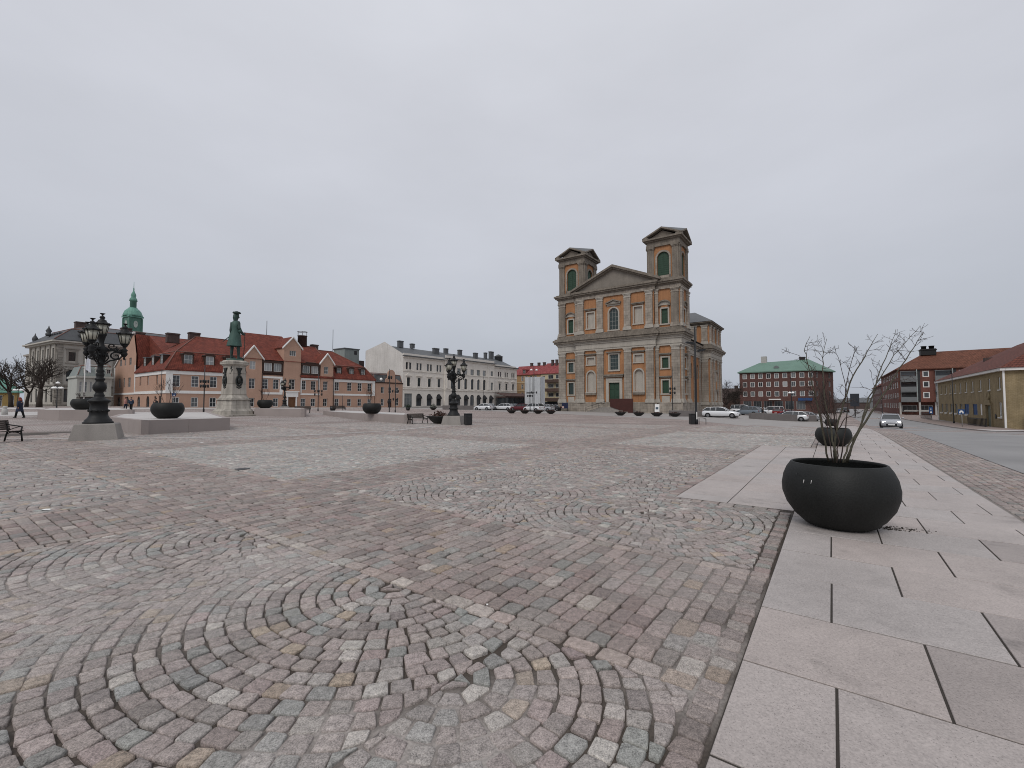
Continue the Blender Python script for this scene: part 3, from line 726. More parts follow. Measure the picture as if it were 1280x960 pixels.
# --- plaster walls of the front
mb = MB()
ops_c = [(-1.15, 1.15, 0.9, 5.8), (-.95, .95, 8.4, 11.6), (-1.0, 1.0, 16.7, 21.2, True)]
for s_ in (-1, 1): ops_c += [(s_ * 5.17 - .85, s_ * 5.17 + .85, 4.0, 8.3, True), (s_ * 5.17 - .8, s_ * 5.17 + .8, 9.8, 11.2), (s_ * 5.17 - .8, s_ * 5.17 + .8, 17.5, 20.8)]
FC.wall(mb, -8.3, 8.3, -1, 25.2, ops_c, 0, .35)
SO = [(-.62, .62, 3.5, 6.0), (-.62, .62, 8.4, 10.4), (-.62, .62, 17.0, 19.9)]
for s_ in (-1, 1):
    FS.wall(mb, *sorted((s_ * 8.3, s_ * 13.05)), -1, 25.2, [(s_ * 10.2 + o[0], s_ * 10.2 + o[1], *o[2:]) for o in SO], 0, .3)
    mb.poly([(s_ * 8.3, -.6, -1), (s_ * 8.3, 0, -1), (s_ * 8.3, 0, 25.2), (s_ * 8.3, -.6, 25.2)])
# sides of the tower blocks, aisles, rear block
SIDE_OPS = [(2.4, 3.6, 3.5, 6.0), (2.4, 3.6, 8.4, 10.4), (2.4, 3.6, 17.0, 19.9)]
FR = Face((13.05, 0, 0), math.pi / 2); FL = Face((-13.05, 6, 0), -math.pi / 2)
FR.wall(mb, 0, 6, -1, 25.2, SIDE_OPS, 0, .3); FL.wall(mb, 0, 6, -1, 25.2, SIDE_OPS, 0, .3)
mb.poly([(13.05, 6, -1), (9.6, 6, -1), (9.6, 6, 25.2), (13.05, 6, 25.2)]); mb.poly([(-13.05, 6, -1), (-9.6, 6, -1), (-9.6, 6, 25.2), (-13.05, 6, 25.2)])
AIR = Face((9.6, 6, 0), math.pi / 2); AIL = Face((-9.6, 30.6, 0), -math.pi / 2)
AO = [(3 + k * 6, 4.6 + k * 6, 7.5, 11.0, True) for k in range(4)]
AIR.wall(mb, 0, 24.6, -1, 15.9, AO, 0, .3); AIL.wall(mb, 0, 24.6, -1, 15.9, AO, 0, .3)
RBF = Face((0, 30.6, 0)); RBR = Face((11.8, 30.6, 0), math.pi / 2); RBL = Face((-11.8, 44, 0), -math.pi / 2)
RO = [(5.6, 7.6, 15.9 + 1.4, 20.6, True)]
RBF.wall(mb, -11.8, 11.8, -1, 21.8, (), 0)
RBR.wall(mb, 0, 13.4, -1, 21.8, RO, 0, .3); RBL.wall(mb, 0, 13.4, -1, 21.8, RO, 0, .3)
mb.poly([(-11.8, 44, -1), (11.8, 44, -1), (11.8, 44, 21.8), (-11.8, 44, 21.8)])
mb.build("wall", ORANGE, CH)
# --- pilasters: one mesh for each kind, copied along the front
def pilaster_mesh(wd, z0, z1, dep=.35, cap=.85, mats=(CHSTONE, CHPALE)):
    m_ = MB(); h = wd / 2
    m_.box(-h, h, -dep, 0.02, z0 + .75, z1 - cap)
    m_.box(-h - .18, h + .18, -dep - .18, 0.02, z0, z0 + .45, 1); m_.box(-h - .09, h + .09, -dep - .09, .02, z0 + .45, z0 + .75, 1)
    m_.box(-h - .06, h + .06, -dep - .06, .02, z1 - cap, z1 - cap + .14, 1); m_.box(-h + .01, h - .01, -dep - .015, .02, z1 - cap + .14, z1 - .38, 1)
    m_.box(-h - .1, h + .1, -dep - .1, .02, z1 - .38, z1 - .18, 1); m_.box(-h - .18, h + .18, -dep - .18, .02, z1 - .18, z1, 1)
    return m_.mesh("pilaster", mats)
PL = pilaster_mesh(1.5, 1.7, 12.7); PU = pilaster_mesh(1.36, 16.3, 23.75); PUd = pilaster_mesh(1.4, 16.3, 23.75, .3, .85, (CHDARK, CHSTONE))
PN = pilaster_mesh(.62, 1.7, 12.7); PNU = pilaster_mesh(.6, 16.3, 23.75)
for s_ in (-1, 1):
    for me, mu, u, v in ((PL, PU, 2.98, -.6), (PL, PU, 7.42, -.6), (PN, PNU, 8.72, 0), (PL, PUd, 12.2, 0)):
        link("pilaster", me, CH, (s_ * u, v, 0)); link("pilaster", mu, CH, (s_ * u, v, 0))
    for me, mu in ((PL, PU),):
        for q in (.82, 5.15):
            link("pilaster", me, CH, (s_ * 13.05, q, 0), s_ * math.pi / 2); link("pilaster", mu, CH, (s_ * 13.05, q, 0), s_ * math.pi / 2)
PA = pilaster_mesh(1.3, 1.2, 12.7, .3)
for s_ in (-1, 1):
    for q in (7.2, 12.4, 18.4, 24.4, 29.6): link("pilaster", PA, CH, (s_ * 9.6, q, 0), s_ * math.pi / 2)
    PR = pilaster_mesh(1.5, 1.2, 12.7, .3); PRU = pilaster_mesh(1.4, 16.2, 21.0, .25)
    for q in (1.0, 4.4, 8.9, 12.4):
        link("pilaster", PR, CH, (s_ * 11.8, 30.6 + q, 0), s_ * math.pi / 2); link("pilaster", PRU, CH, (s_ * 11.8, 30.6 + q, 0), s_ * math.pi / 2)
    for u in (10.75,): link("pilaster", PR, CH, (s_ * u, 30.6, 0)); link("pilaster", PRU, CH, (s_ * u, 30.6, 0))
    for u in (8.2, 5.6): link("pilaster", PRU, CH, (s_ * u, 30.6, 0))
# --- stone base, entablatures and cornices follow the front's breaks
def band(name, z, steps, mt, dmat=None, parts=('front', 'aisle', 'rear')):
    m_ = MB()
    zz = z
    for h, pr in steps:
        if 'front' in parts:
            m_.box(-8.35 - pr, 8.35 + pr, -.6 - pr, -.3, zz, zz + h)
            for s_ in (-1, 1):
                m_.box(*sorted((s_ * (8.36 + pr), s_ * (13.05 + pr))), -pr, 5.99, zz, zz + h)
        if 'aisle' in parts:
            for s_ in (-1, 1): m_.box(*sorted((s_ * 9.4, s_ * (9.6 + pr))), 6.01 + pr, 30.6, zz, zz + h)
        if 'rear' in parts: m_.box(-11.8 - pr, 11.8 + pr, 30.6 - pr, 44 + pr, zz, zz + h)
        zz += h
    return m_.build(name, mt, CH)
band("plinth", -1.2, [(2.9, .35), (.12, .28)], CHSTONE)
band("frieze", 12.7, [(.35, .3), (.08, .4), (.95, .28)], CHPALE)
band("cornice", 14.08, [(.3, .45), (.25, .62)], CHPALE)
band("cornice", 14.63, [(.4, .95), (.4, 1.15), (.32, .85), (.5, .4)], CHDARK)
band("frieze", 23.75, [(.3, .28), (.45, .22)], CHSTONE, parts=('front',))
band("cornice", 24.5, [(.25, .4), (.3, .75), (.35, .95), (.2, .6)], CHDARK, parts=('front',))
band("cornice", 20.9, [(.35, .25), (.3, .5), (.25, .85)], CHDARK, parts=('rear',))
band("attic_base", 16.25, [(.06, .3)], CHSTONE, parts=('front',))
# --- main pediment
m_ = MB(); HB, ZB, ZA = 8.9, 25.6, 29.35
FC.extr(m_, [(-HB, ZB), (HB, ZB), (0, ZA)], 0.05, 0.6, 0)
m_.build("pediment", mat("pediment stone", (.22, .197, .17), .85, .3, .8, 9, .2, 0, .2, .6), CH)
m_ = MB(); k = (ZA - ZB) / HB
for s_ in (-1, 1):
    for (o0, o1, pr) in ((0.0, .3, .45), (.3, .62, .85), (.62, .85, .6)):
        FC.extr(m_, [(s_ * (HB + pr), ZB + o0 - k * pr), (0, ZA + o0), (0, ZA + o1), (s_ * (HB + pr), ZB + o1 - k * pr)], -pr, .7, 0)
m_.build("raking_cornice", CHDARK, CH)
m_ = MB()
m_.extr([(-8.6, .2, 25.5), (8.6, .2, 25.5), (0, .2, 29.5)], (0, 5.7, 0)); m_.extr([(-6.5, 5.9, 25.2), (6.5, 5.9, 25.2), (0, 5.9, 28)], (0, 24.7, 0)); m_.box(-9.6, 9.6, 5.5, 30.6, 15.9, 16.3)
for s_ in (-1, 1): m_.extr([(s_ * 10.6, 6, 16.1), (s_ * 6, 6, 18.4), (s_ * 6, 6, 16.1)], (0, 24.6, 0))
m_.box(-6, 6, 6, 30.5, 16.3, 25.5)
m_.build("nave_roof", SLATE, CH)
m_ = MB(); e = [(-12.8, 29.6, 21.82), (12.8, 29.6, 21.82), (12.8, 45, 21.82), (-12.8, 45, 21.82)]; rg_ = [(-7, 37.3, 25.7), (7, 37.3, 25.7)]
m_.add(e + rg_, [(0, 1, 5, 4), (1, 2, 5), (2, 3, 4, 5), (3, 0, 4), (3, 2, 1, 0)]); m_.build("rear_roof", SLATE, CH)
# --- towers
def tower(s_):
    c = s_ * 10.0; h = 2.95; z0, z1 = 25.6, 32.3
    root = link("bell_tower", None, CH, (c, 3.1, 0)); m_ = MB()
    fs = [Face((0, -h, 0)), Face((h, 0, 0), math.pi / 2), Face((0, h, 0), math.pi), Face((-h, 0, 0), -math.pi / 2)]
    for f in fs: f.wall(m_, -h, h, z0, z1 + 1.5, [(-1.15, 1.15, 26.5, 31.2, True)], 0, .4)
    link("tower_wall", m_.mesh("tower_wall", [ORANGE]), root)
    m_ = MB()
    for f in fs:
        f.box(m_, -h - .12, h + .12, z0, z0 + .35, .28, 0); 
        for q in (-1, 1):
            f.box(m_, *sorted((q * 1.75, q * (h + .001))), z0 + .35, z1 - .5, .24, 0); f.box(m_, *sorted((q * 1.65, q * (h + .05))), z1 - .5, z1 - .3, .32, 0); f.box(m_, *sorted((q * 1.55, q * (h + .12))), z1 - .3, z1, .4, 0)
            f.box(m_, *sorted((q * 1.16, q * 1.5)), 26.0, 30.0, .1, 1)
        f.box(m_, -1.5, 1.5, z0 + .35, 26.48, .1, 1)
        o_ = outline(3.0, 5.2, True, 10)[2:]; i_ = outline(2.32, 4.86, True, 10)[2:]
        for a_, b_, c_, d_ in zip(o_, o_[1:], i_[1:], i_): f.extr(m_, [(x, z + 26.3) for x, z in (a_, b_, c_, d_)], -.1, .05, 1)
    for (zz, hh, pr) in ((z1, .5, .3), (z1 + .5, .6, .2), (z1 + 1.1, .25, .5), (z1 + 1.35, .3, .85)):
        m_.box(-h - pr, h + pr, -h - pr, h + pr, zz, zz + hh, 2)
    link("tower_stonework", m_.mesh("tower_stonework", [CHDARK, CHSTONE, CHDARK]), root)
    m_ = MB(); zb, za = z1 + 1.65, z1 + 3.35; e = h + .85
    for f in fs:
        f.extr(m_, [(-h, zb), (h, zb), (0, za - .3)], -.1, .5, 1)
        k = (za - zb) / e
        for q in (-1, 1): f.extr(m_, [(q * e, zb - .02), (0, za - .02), (0, za + .28), (q * e, zb + .28)], -.85, h * .1, 2)
    v = [(-e, -e, zb + .2), (e, -e, zb + .2), (e, e, zb + .2), (-e, e, zb + .2), (0, -e, za + .25), (e, 0, za + .25), (0, e, za + .25), (-e, 0, za + .25), (0, 0, za + .25)]
    m_.add(v, [(0, 4, 8, 7), (4, 1, 5, 8), (8, 5, 2, 6), (7, 8, 6, 3), (0, 4, 4), ][:4], 0)
    link("tower_roof", m_.mesh("tower_roof", [SLATE, CHDARK, CHDARK]), root)
    for f in fs[:2] + fs[3:]:
        m_ = MB(); o_ = outline(2.3, 4.7, True, 10); f.extr(m_, [(x, z + 26.5) for x, z in o_], .22, .3)
        for k in range(9): f.box(m_, -1.05, 1.05, 26.75 + k * .42, 26.85 + k * .42, -.20, 0, .24)
        f.box(m_, -.05, .05, 26.55, 31.1, -.17, 0, .25)
        link("louvre_shutter", m_.mesh("louvre_shutter", [GREENW]), root)
tower(-1); tower(1)
# --- door, windows, niches
m_ = MB(); FC.box(m_, -1.15, 1.15, .9, 5.8, -.3, 0, .36)
for s_ in (-1, 1):
    for z0, z1 in ((1.2, 2.7), (2.9, 4.3), (4.5, 5.6)): FC.box(m_, *sorted((s_ * .15, s_ * 1.0)), z0, z1, -.24, 0, .29)
m_.build("door", GREENW, CH)
m_ = MB()
for s_ in (-1, 1): FC.box(m_, *sorted((s_ * 1.16, s_ * 1.75)), .9, 6.2, .16, 0)
FC.box(m_, -1.75, 1.75, 6.2, 6.75, .18, 0); FC.box(m_, -2.0, 2.0, 6.9, 7.2, .45, 1); FC.box(m_, -2.15, 2.15, 7.2, 7.5, .6, 1); FC.box(m_, -1.15, 1.15, 5.81, 6.19, .12, 0)
m_.build("door_surround", [CHPALE, CHDARK], CH)
window(CH, FC, 0, 8.4, 1.9, 3.2, LEADW, GREENG, 2, (.25, .5, .75), .1, False, .2)
window(CH, FC, 0, 16.7, 2.0, 4.5, LEADW, GREENG, 2, (.2, .4, .6, .8), .1, True, .2)
def surround(f, u, z0, z1, w_, hood=None, nm="window_surround", arch=False):
    m_ = MB(); a = w_ / 2; b = a + .28
    zt = z1 if not arch else z1 - a
    for s_ in (-1, 1): f.box(m_, *sorted((u + s_ * a, u + s_ * b)), z0 - .02, zt, .12, 0)
    f.box(m_, u - b - .08, u + b + .08, z0 - .27, z0 - .02, .2, 0)
    if arch:
        o_ = [(x, z) for x, z in outline(2 * b, z1 - z0 + .28, True, 10)[2:]]; i_ = outline(2 * a, z1 - z0, True, 10)[2:]
        for p, q, r_, t in zip(o_, o_[1:], i_[1:], i_): f.extr(m_, [(u + x, z0 + z) for x, z in (p, q, r_, t)], -.12, .05, 0)
    else: f.box(m_, u - b, u + b, z1, z1 + .28, .12, 0)
    if hood == 'flat':
        f.box(m_, u - b - .1, u + b + .1, z1 + .45, z1 + .65, .3, 1); f.box(m_, u - b - .25, u + b + .25, z1 + .65, z1 + .85, .45, 1)
    if hood == 'ped':
        f.box(m_, u - b - .1, u + b + .1, z1 + .45, z1 + .75, .15, 0)
        f.box(m_, u - b - .3, u + b + .3, z1 + .75, z1 + .95, .4, 1); f.extr(m_, [(u - b, z1 + .95), (u + b, z1 + .95), (u, z1 + 1.5)], -.12, .1, 0)
        for s_ in (-1, 1): f.extr(m_, [(u + s_ * (b + .35), z1 + .95), (u, z1 + 1.55), (u, z1 + 1.8), (u + s_ * (b + .35), z1 + 1.2)], -.42, .1, 1)
    if hood == 'arc':
        f.box(m_, u - b - .25, u - a, z1 + .5, z1 + .7, .4, 1); f.box(m_, u + a, u + b + .25, z1 + .5, z1 + .7, .4, 1)
        pts = [(u + (b + .25) * math.cos(t), z1 + .7 + .75 * math.sin(t)) for t in [math.pi * i / 10 for i in range(11)]]
        for p, q in zip(pts, pts[1:]): f.extr(m_, [p, q, (q[0], q[1] + .22), (p[0], p[1] + .22)], -.42, .05, 1)
        f.extr(m_, pts, -.1, .1, 0)
    m_.build(nm, [CHPALE, CHDARK], CH)
surround(FC, 0, 8.4, 11.6, 1.9, None); surround(FC, 0, 16.7, 21.2, 2.0, 'ped', arch=True)
m_ = MB(); FC.box(m_, -1.6, 1.6, 11.95, 12.2, .4); m_.build("hood_mould", CHDARK, CH)
for s_ in (-1, 1):
    u = s_ * 5.17
    surround(FC, u, 4.0, 8.3, 1.7, None, "niche_surround", True); surround(FC, u, 9.8, 11.2, 1.6, 'flat', "panel_surround"); surround(FC, u, 17.5, 20.8, 1.6, 'flat', "panel_surround")
    m_ = MB(); FC.extr(m_, [(u + x, 4.0 + z) for x, z in outline(1.7, 4.3, True)], .3, .4); m_.build("niche", CHPALE, CH)
    m_ = MB(); FC.box(m_, u - .8, u + .8, 9.8, 11.2, -.25, 0, .4); m_.build("blind_panel", CHPALE, CH)
    m_ = MB(); FC.box(m_, u - .8, u + .8, 17.5, 20.8, -.25, 0, .4); m_.build("blind_panel", CHPALE, CH)
    m_ = MB(); FC.box(m_, u - 1.2, u + 1.2, 3.3, 3.7, .35); m_.build("niche_sill", CHDARK, CH)
    u = s_ * 10.2
    for f, uu in ((FS, u), (FR if s_ > 0 else FL, 3.0)):
        surround(f, uu, 3.5, 6.0, 1.24, 'flat'); surround(f, uu, 8.4, 10.4, 1.24, 'flat'); surround(f, uu, 17.0, 19.9, 1.24, 'arc')
        for z, h_ in ((3.5, 2.5), (8.4, 2.0), (17.0, 2.9)):
            window(CH, f, uu, z, 1.24, h_, GREENW, GREENW if (z > 16 or s_ > 0) else GREENG, 1, (.33, .66), .08, False, .18)
    m_ = MB(); FS.box(m_, u - .75, u + .75, 1.75, 3.0, .08); m_.build("stone_plaque", CHPALE, CH)
    for f in ((AIR, AIL)[s_ < 0],):
        for k in range(4): window(CH, f, 3.8 + k * 6, 7.5, 1.6, 3.5, LEADW, GREENG, 1, (.33, .66), .1, True, .18)
    window(CH, (RBR, RBL)[s_ < 0], 6.6, 17.3, 2.0, 3.3, LEADW, GREENG, 1, (.33, .66), .1, True, .18)
    f = (RBR, RBL)[s_ < 0]
    for z in (4.6, 9.6):
        m_ = MB(); f.box(m_, 5.7, 7.5, z - 2.4, z, .06, 1); f.box(m_, 5.4, 7.8, z, z + .5, .35, 0); m_.build("blind_window", [CHDARK, CHPALE], CH)
for s_ in (-1, 1): MB().tube([(s_ * 9.95, 7.9, 0), (s_ * 9.95, 7.9, 15.3)], .09, 6).build("downpipe", CHDARK, CH)
# --- steps to the door
m_ = MB(); n = 7
STEP = mat("worn step stone", (.26, .24, .22), .8, .3, 1.5, 20, .2)
for i in range(n):
    k = n - i; r_ = 2.2 + k * .55
    pts = [(r_ * 1.15 * math.cos(math.pi + math.pi * j / 12), -.96 + .75 * r_ * math.sin(math.pi + math.pi * j / 12)) for j in range(13)]
    m_.extr([(x, y, -.8) for x, y in pts], (0, 0, .8 - .45 + i * .2))
    m_.build("step", STEP, CH); m_ = MB()
# --- things that stand by the church
def onch(u, v, z=None):
    p = Vector((cx, cy, 0)) - BX * u + AX * v; p.z = hgt(p.x, p.y) if z is None else z; return p
p = onch(2.7, -3.6)
t = thing("ramp_wall", "dark rust red steel ramp wall in front of the church door", "ramp", p, ROT_B + math.pi)
m_ = MB(); m_.extr([(-2.4, 0, 1.2), (2.3, 0, -.4), (2.3, 0, 2.75), (-2.4, 0, 2.75)], (0, .12, 0)); m_.build("panel", CORTEN, t)
m_ = MB(); m_.extr([(-2.4, .12, 1.1), (2.3, .12, -.3), (2.3, .12, -.5), (-2.4, .12, -.5)], (0, 1.6, 0)); m_.build("ramp_floor", STEP, t)
t = thing("handrail", "thin iron handrail climbing the left of the church steps", "handrail", onch(-4.2, -4.0), ROT_B + math.pi)
m_ = MB()
pts = [(-.6, 0, .9), (2.6, 2.6, 2.4)]
m_.tube([(0 - .6, 0, -.1), (-.6, 0, .95), (2.6, 2.4, 2.2), (2.6, 2.4, .8)], .035, 6); m_.tube([(-.6, 0, .5), (2.6, 2.4, 1.7)], .025, 6)
for k in (.33, .66): m_.tube([(-.6 + 3.2 * k, 2.4 * k, .2 * k), (-.6 + 3.2 * k, 2.4 * k, .95 + 1.25 * k)], .025, 6)
m_.build("rail", IRON, t)
t = thing("notice_board", "dark blue notice board on two legs left of the church front", "sign", onch(-10.9, -1.6), ROT_B + math.pi)
m_ = MB()
for q in (-.55, .55): m_.box(q - .05, q + .05, -.05, .05, 0, 1.9)
m_.build("leg", IRON, t); m_ = MB(); m_.bbox(-.75, .75, -.08, -.052, .6, 1.85, .01); m_.build("board", mat("dark blue board", (.02, .025, .06), .4, .3), t)
m_ = MB(); m_.box(-.68, -.2, -.095, -.082, .65, 1.1); m_.build("poster", mat("faded pink poster", (.5, .36, .33), .7), t)
t = thing("sign_stand", "white pavement sign stand in front of the right church tower", "sign", onch(9.2, -2.2), ROT_B + math.pi)
m_ = MB(); m_.extr([(-.42, -.25, 0), (.42, -.25, 0), (.42, 0, 1.75), (-.42, 0, 1.75)], (0, .04, 0)); m_.extr([(-.42, .25, 0), (.42, .25, 0), (.42, 0.05, 1.75), (-.42, .05, 1.75)], (0, .04, 0)); m_.build("board", mat("white sign", (.75, .75, .74), .5, .05), t)
m_ = MB(); m_.extr([(-.25, -.165, .8), (.25, -.165, .8), (.25, -.11, 1.2), (-.25, -.11, 1.2)], (0, -.012, 0)); m_.build("picture", mat("dark picture", (.06, .09, .12), .5, .6, 6), t)
# ================================================================ BUILDINGS ON THE LEFT SIDE OF THE SQUARE
OCHRE = mat("salmon plaster", (.43, .275, .205), 0.85, 0.14, 0.4, 8, 0.08, 0, 0.2, 0.6)
WHITEP = mat("white paint", (.72, .71, .69), 0.7, 0.1, 0.8, 12, 0.05, 0, 0.25, 0.4)
OFFW = mat("off white plaster", (.72, .675, .615), 0.85, 0.14, 0.35, 7, 0.08, 0, 0.2, 0.9)
GABLEW = mat("stained white plaster", (.62, .60, .57), 0.85, 0.2, 0.3, 4, 0.1, 0, 0.2, 0.9, (.46, .44, .41))
REDTILE = roofmat("red clay tiles", (.165, .042, .028), (.235, .062, .040))
RIDGE = mat("ridge cap", (.19, .10, .08), .8, .3, 3, 20, .2)
REDTILE2 = roofmat("bright red sheet roof", (.25, .058, .060), (.30, .08, .08), .6, .6)
GREYROOF = mat("grey roof", (.10, .105, .11), 0.6, 0.3, 0.5, 5, 0.2, 0, 0.4)
BROWNW = mat("dark brown boards", (.045, .024, .018), 0.7, 0.25, 1.5, 14, 0.15)
PANE = glassmat("window glass", (.035, .04, .045)); PANEL = glassmat("pale window glass", (.16, .175, .18), .08, .6, .6)
WFR = mat("white window frame", (.70, .70, .68), 0.6, 0.06); GFR = mat("grey window frame", (.30, .30, .29), .6, .1); DFR = mat("dark window frame", (.03, .03, .032), .5, .1)
CHIMB = mat("sooty chimney brick", (.085, .06, .055), .85, .4, 3, 20, .3)
def ring(u0, u1, v0, v1, z): return [(u0, v0, z), (u1, v0, z), (u1, v1, z), (u0, v1, z)]
def mansard(name, parent, m, u0, u1, v0, v1, z0, ins, z1, z2, hip0=True, hip1=True, ov=.35, thick=.25):
    mb = MB()
    a = ring(u0 - ov * hip0, u1 + ov * hip1, v0 - ov, v1 + ov, z0); b = ring(u0 + ins * hip0, u1 - ins * hip1, v0 + ins, v1 - ins, z1)
    vm = (v0 + v1) / 2; h = (v1 - v0) / 2 - ins
    r0 = (u0 + (ins + h * .8) * hip0, vm, z2); r1 = (u1 - (ins + h * .8) * hip1, vm, z2)
    c = [(x, y, z - thick) for x, y, z in a]
    v = c + a + b + [r0, r1]
    f = [(3, 2, 1, 0)]
    for k in (0, 4):
        for i in range(4): j = (i + 1) % 4; f.append((k + i, k + j, k + 4 + j, k + 4 + i))
    f += [(8, 9, 13, 12), (9, 10, 13), (10, 11, 12, 13), (11, 8, 12)]
    mb.add(v, f); V_ = [Vector(q) for q in v]
    for i, j in ((8, 12), (11, 12), (9, 13), (10, 13), (12, 13), (4, 8), (5, 9), (8, 9), (9, 10), (11, 8)):
        if (V_[i] - V_[j]).length > .2: mb.tube([V_[i] + Vector((0, 0, .03)), V_[j] + Vector((0, 0, .03))], .10, 5, 1)
    return mb.build(name, [m, RIDGE], parent)
def gable_roof(name, parent, m, u0, u1, v0, v1, z0, z2, ov=.4, th=.2, along='u'):
    mb = MB()
    if along == 'u':
        vm = (v0 + v1) / 2; k = (z2 - z0) / (vm - v0)
        for s_, ve in ((0, v0 - ov), (1, v1 + ov)):
            ze = z0 - k * ov; mb.extr([(u0 - ov, ve, ze), (u0 - ov, vm, z2), (u0 - ov, vm, z2 + th), (u0 - ov, ve, ze + th)], (u1 - u0 + 2 * ov, 0, 0))
    else:
        um = (u0 + u1) / 2; k = (z2 - z0) / (um - u0)
        for ue in (u0 - ov, u1 + ov):
            ze = z0 - k * ov; mb.extr([(ue, v0 - ov, ze), (um, v0 - ov, z2), (um, v0 - ov, z2 + th), (ue, v0 - ov, ze + th)], (0, v1 - v0 + ov, 0))
    return mb.build(name, m, parent)
def chimney(parent, x, y, z0, z1, w_=1.2, d_=.8, m=None, pots=0):
    mb = MB(); mb.box(-w_ / 2, w_ / 2, -d_ / 2, d_ / 2, 0, z1 - z0); mb.box(-w_ / 2 - .1, w_ / 2 + .1, -d_ / 2 - .1, d_ / 2 + .1, z1 - z0 - .3, z1 - z0 - .08)
    for k in range(pots):
        x_ = (k - (pots - 1) / 2) * w_ / max(1, pots); mb.lathe([(.2, z1 - z0), (.24, z1 - z0 + .5)], 8, (x_, 0, 0))
    return mb.build("chimney", m or CHIMB, parent, (x, y, z0))
def dormer(parent, f, u, z0, z1, w_, dep, m, fm, pm, nv=1, arch=True, wn=(.5,), d=0.0, roofm=None):
    """a roof dormer: cheeks and a curved or flat top, the window set in its front"""
    mb = MB(); h = z1 - z0; a = w_ / 2 + .22
    for s_ in (-1, 1): f.box(mb, *sorted((u + s_ * w_ / 2, u + s_ * a)), z0 - .1, z1, -d, 0, d + dep)
    f.box(mb, u - a, u + a, z0 - .25, z0 - .02, -d + .04, 0, d + dep)
    rise = .35 if arch else .06
    pts = [(u - a - .1, z1)] + [(u - (a + .1) * math.cos(math.pi * i / 8), z1 + .12 + rise * math.sin(math.pi * i / 8)) for i in range(9)] + [(u + a + .1, z1)]
    f.extr(mb, pts, d - .12, d + dep, 1)
    o = link("dormer", mb.mesh("dormer", [m, roofm or m]), parent)
    window(o, f, u, z0, w_, h, fm, pm, nv, wn, .07, False, d + .05); return o

# ---------------------------------------------------------------- long salmon building
p0 = at(207, 81); p0.z = 0
OB = thing("long_building", "long salmon plaster building with red mansard roof and white bands behind the statue", "building", p0, ROT_A)
F0 = Face((0, 0, 0)); FS_ = Face((0, 17.8, 0), -math.pi / 2); FG = Face((0, 32.6, 0), -math.pi / 2); FE = Face((45.5, 0, 0), math.pi / 2)
UW = [1.5, 4.5, 7.6, 10.6, 14.7, 17.4, 19.7, 25.9, 28.3, 31.3, 34.4, 37.9, 40.9, 43.9]
mb = MB()
ops = [(u - .62, u + .62, 4.65, 6.8) for u in UW] + [(u - .58, u + .58, .85, 2.7) for u in UW if abs(u - 17.4) > .1] + [(22.3, 24.0, .35, 2.9), (22.5, 23.9, 4.65, 7.0)]
F0.wall(mb, 0, 45.5, -.6, 7.65, ops, 0, .18); FE.wall(mb, 0, 17, -.6, 7.65, (), 0)
sops = [(17.8 - v - .5, 17.8 - v + .5, 5.1, 6.9) for v in (14.6, 10.1, 5.0)] + [(17.8 - v - .9, 17.8 - v + .9, .5, 3.0, True) for v in (15.3, 9.8)] + [(17.8 - v - .5, 17.8 - v + .5, .5, 2.9) for v in (5.6, 3.2)]
FS_.wall(mb, 0, 17.8, -.6, 7.65, sops, 0, .2)
gops = [(3.0, 4.6, 5.0, 7.0), (6.6, 7.6, 5.0, 7.0), (9.8, 11.6, 5.0, 7.0), (3.4, 5.0, 9.0, 11.0), (7.0, 8.0, 9.0, 11.0), (10.2, 11.8, 9.0, 11.0), (2.5, 5.0, .4, 3.0, True), (8.5, 11.0, .4, 3.0, True)]
FG.wall(mb, 0, 14.8, -.6, 9.6, [o for o in gops if o[3] < 9], 0, .2)
FG.wall(mb, 1.4, 14.8, 9.6, 11.6, [(o[0], o[1], 9.7, 11.2) for o in gops if o[2] >= 9], 0, .2)
mb.poly([FG.p(0, 9.6), FG.p(1.4, 9.6), FG.p(1.4, 11.6)]); mb.poly([FG.p(1.4, 11.6), FG.p(14.8, 11.6), FG.p(12.8, 16.2)])
mb.box(.3, 45.2, 1, 17, 7.0, 7.6)
mb.build("wall", OCHRE, OB)
for u in UW:
    window(OB, F0, u, 4.65, 1.24, 2.15, WFR, PANE, 1, (.33, .66), .09, False, .08)
    if abs(u - 17.4) > .1: window(OB, F0, u, .85, 1.16, 1.85, WFR, PANE, 1, (.5,), .1, False, .08)
window(OB, F0, 23.2, 4.65, 1.4, 2.35, WFR, PANE, 1, (.33, .66), .1, False, .08)
for o in sops: window(OB, FS_, (o[0] + o[1]) / 2, o[2], o[1] - o[0], o[3] - o[2], DFR if o[2] < 1 else OCHRE, PANE if o[2] < 1 else PANEL, 1, (.5,), .08, len(o) > 4, .12)
for o in gops:
    z = o[2] if o[2] < 9 else 9.7; window(OB, FG, (o[0] + o[1]) / 2, z, o[1] - o[0], (o[3] if o[3] < 9 else 11.2) - z, GFR if o[2] > 1 else DFR, PANEL if o[2] > 1 else PANE, 1, (.5,), .08, len(o) > 4, .12)
def trim(name, m, *boxes):
    mb = MB()
    for f, u0, u1, z0, z1, o_ in boxes: f.box(mb, u0, u1, z0, z1, o_)
    return mb.build(name, m, OB)
trim("white_band", WHITEP, (F0, -.13, 13.0, 6.98, 7.62, .13), (FS_, 0, 17.8, 6.98, 7.62, .12))
trim("white_band", WHITEP, (F0, -.13, 13.0, 3.42, 3.95, .13), (FS_, 0, 17.8, 3.42, 3.95, .12), (FG, 0, 14.8, 3.42, 3.8, .11)); trim("white_band", WHITEP, (F0, 16.7, 21.1, 3.5, 3.95, .12)); trim("white_band", WHITEP, (F0, 25.2, 29.9, 3.5, 3.85, .10)); trim("white_band", WHITEP, (F0, 33.3, 45.5, 3.5, 3.95, .10))
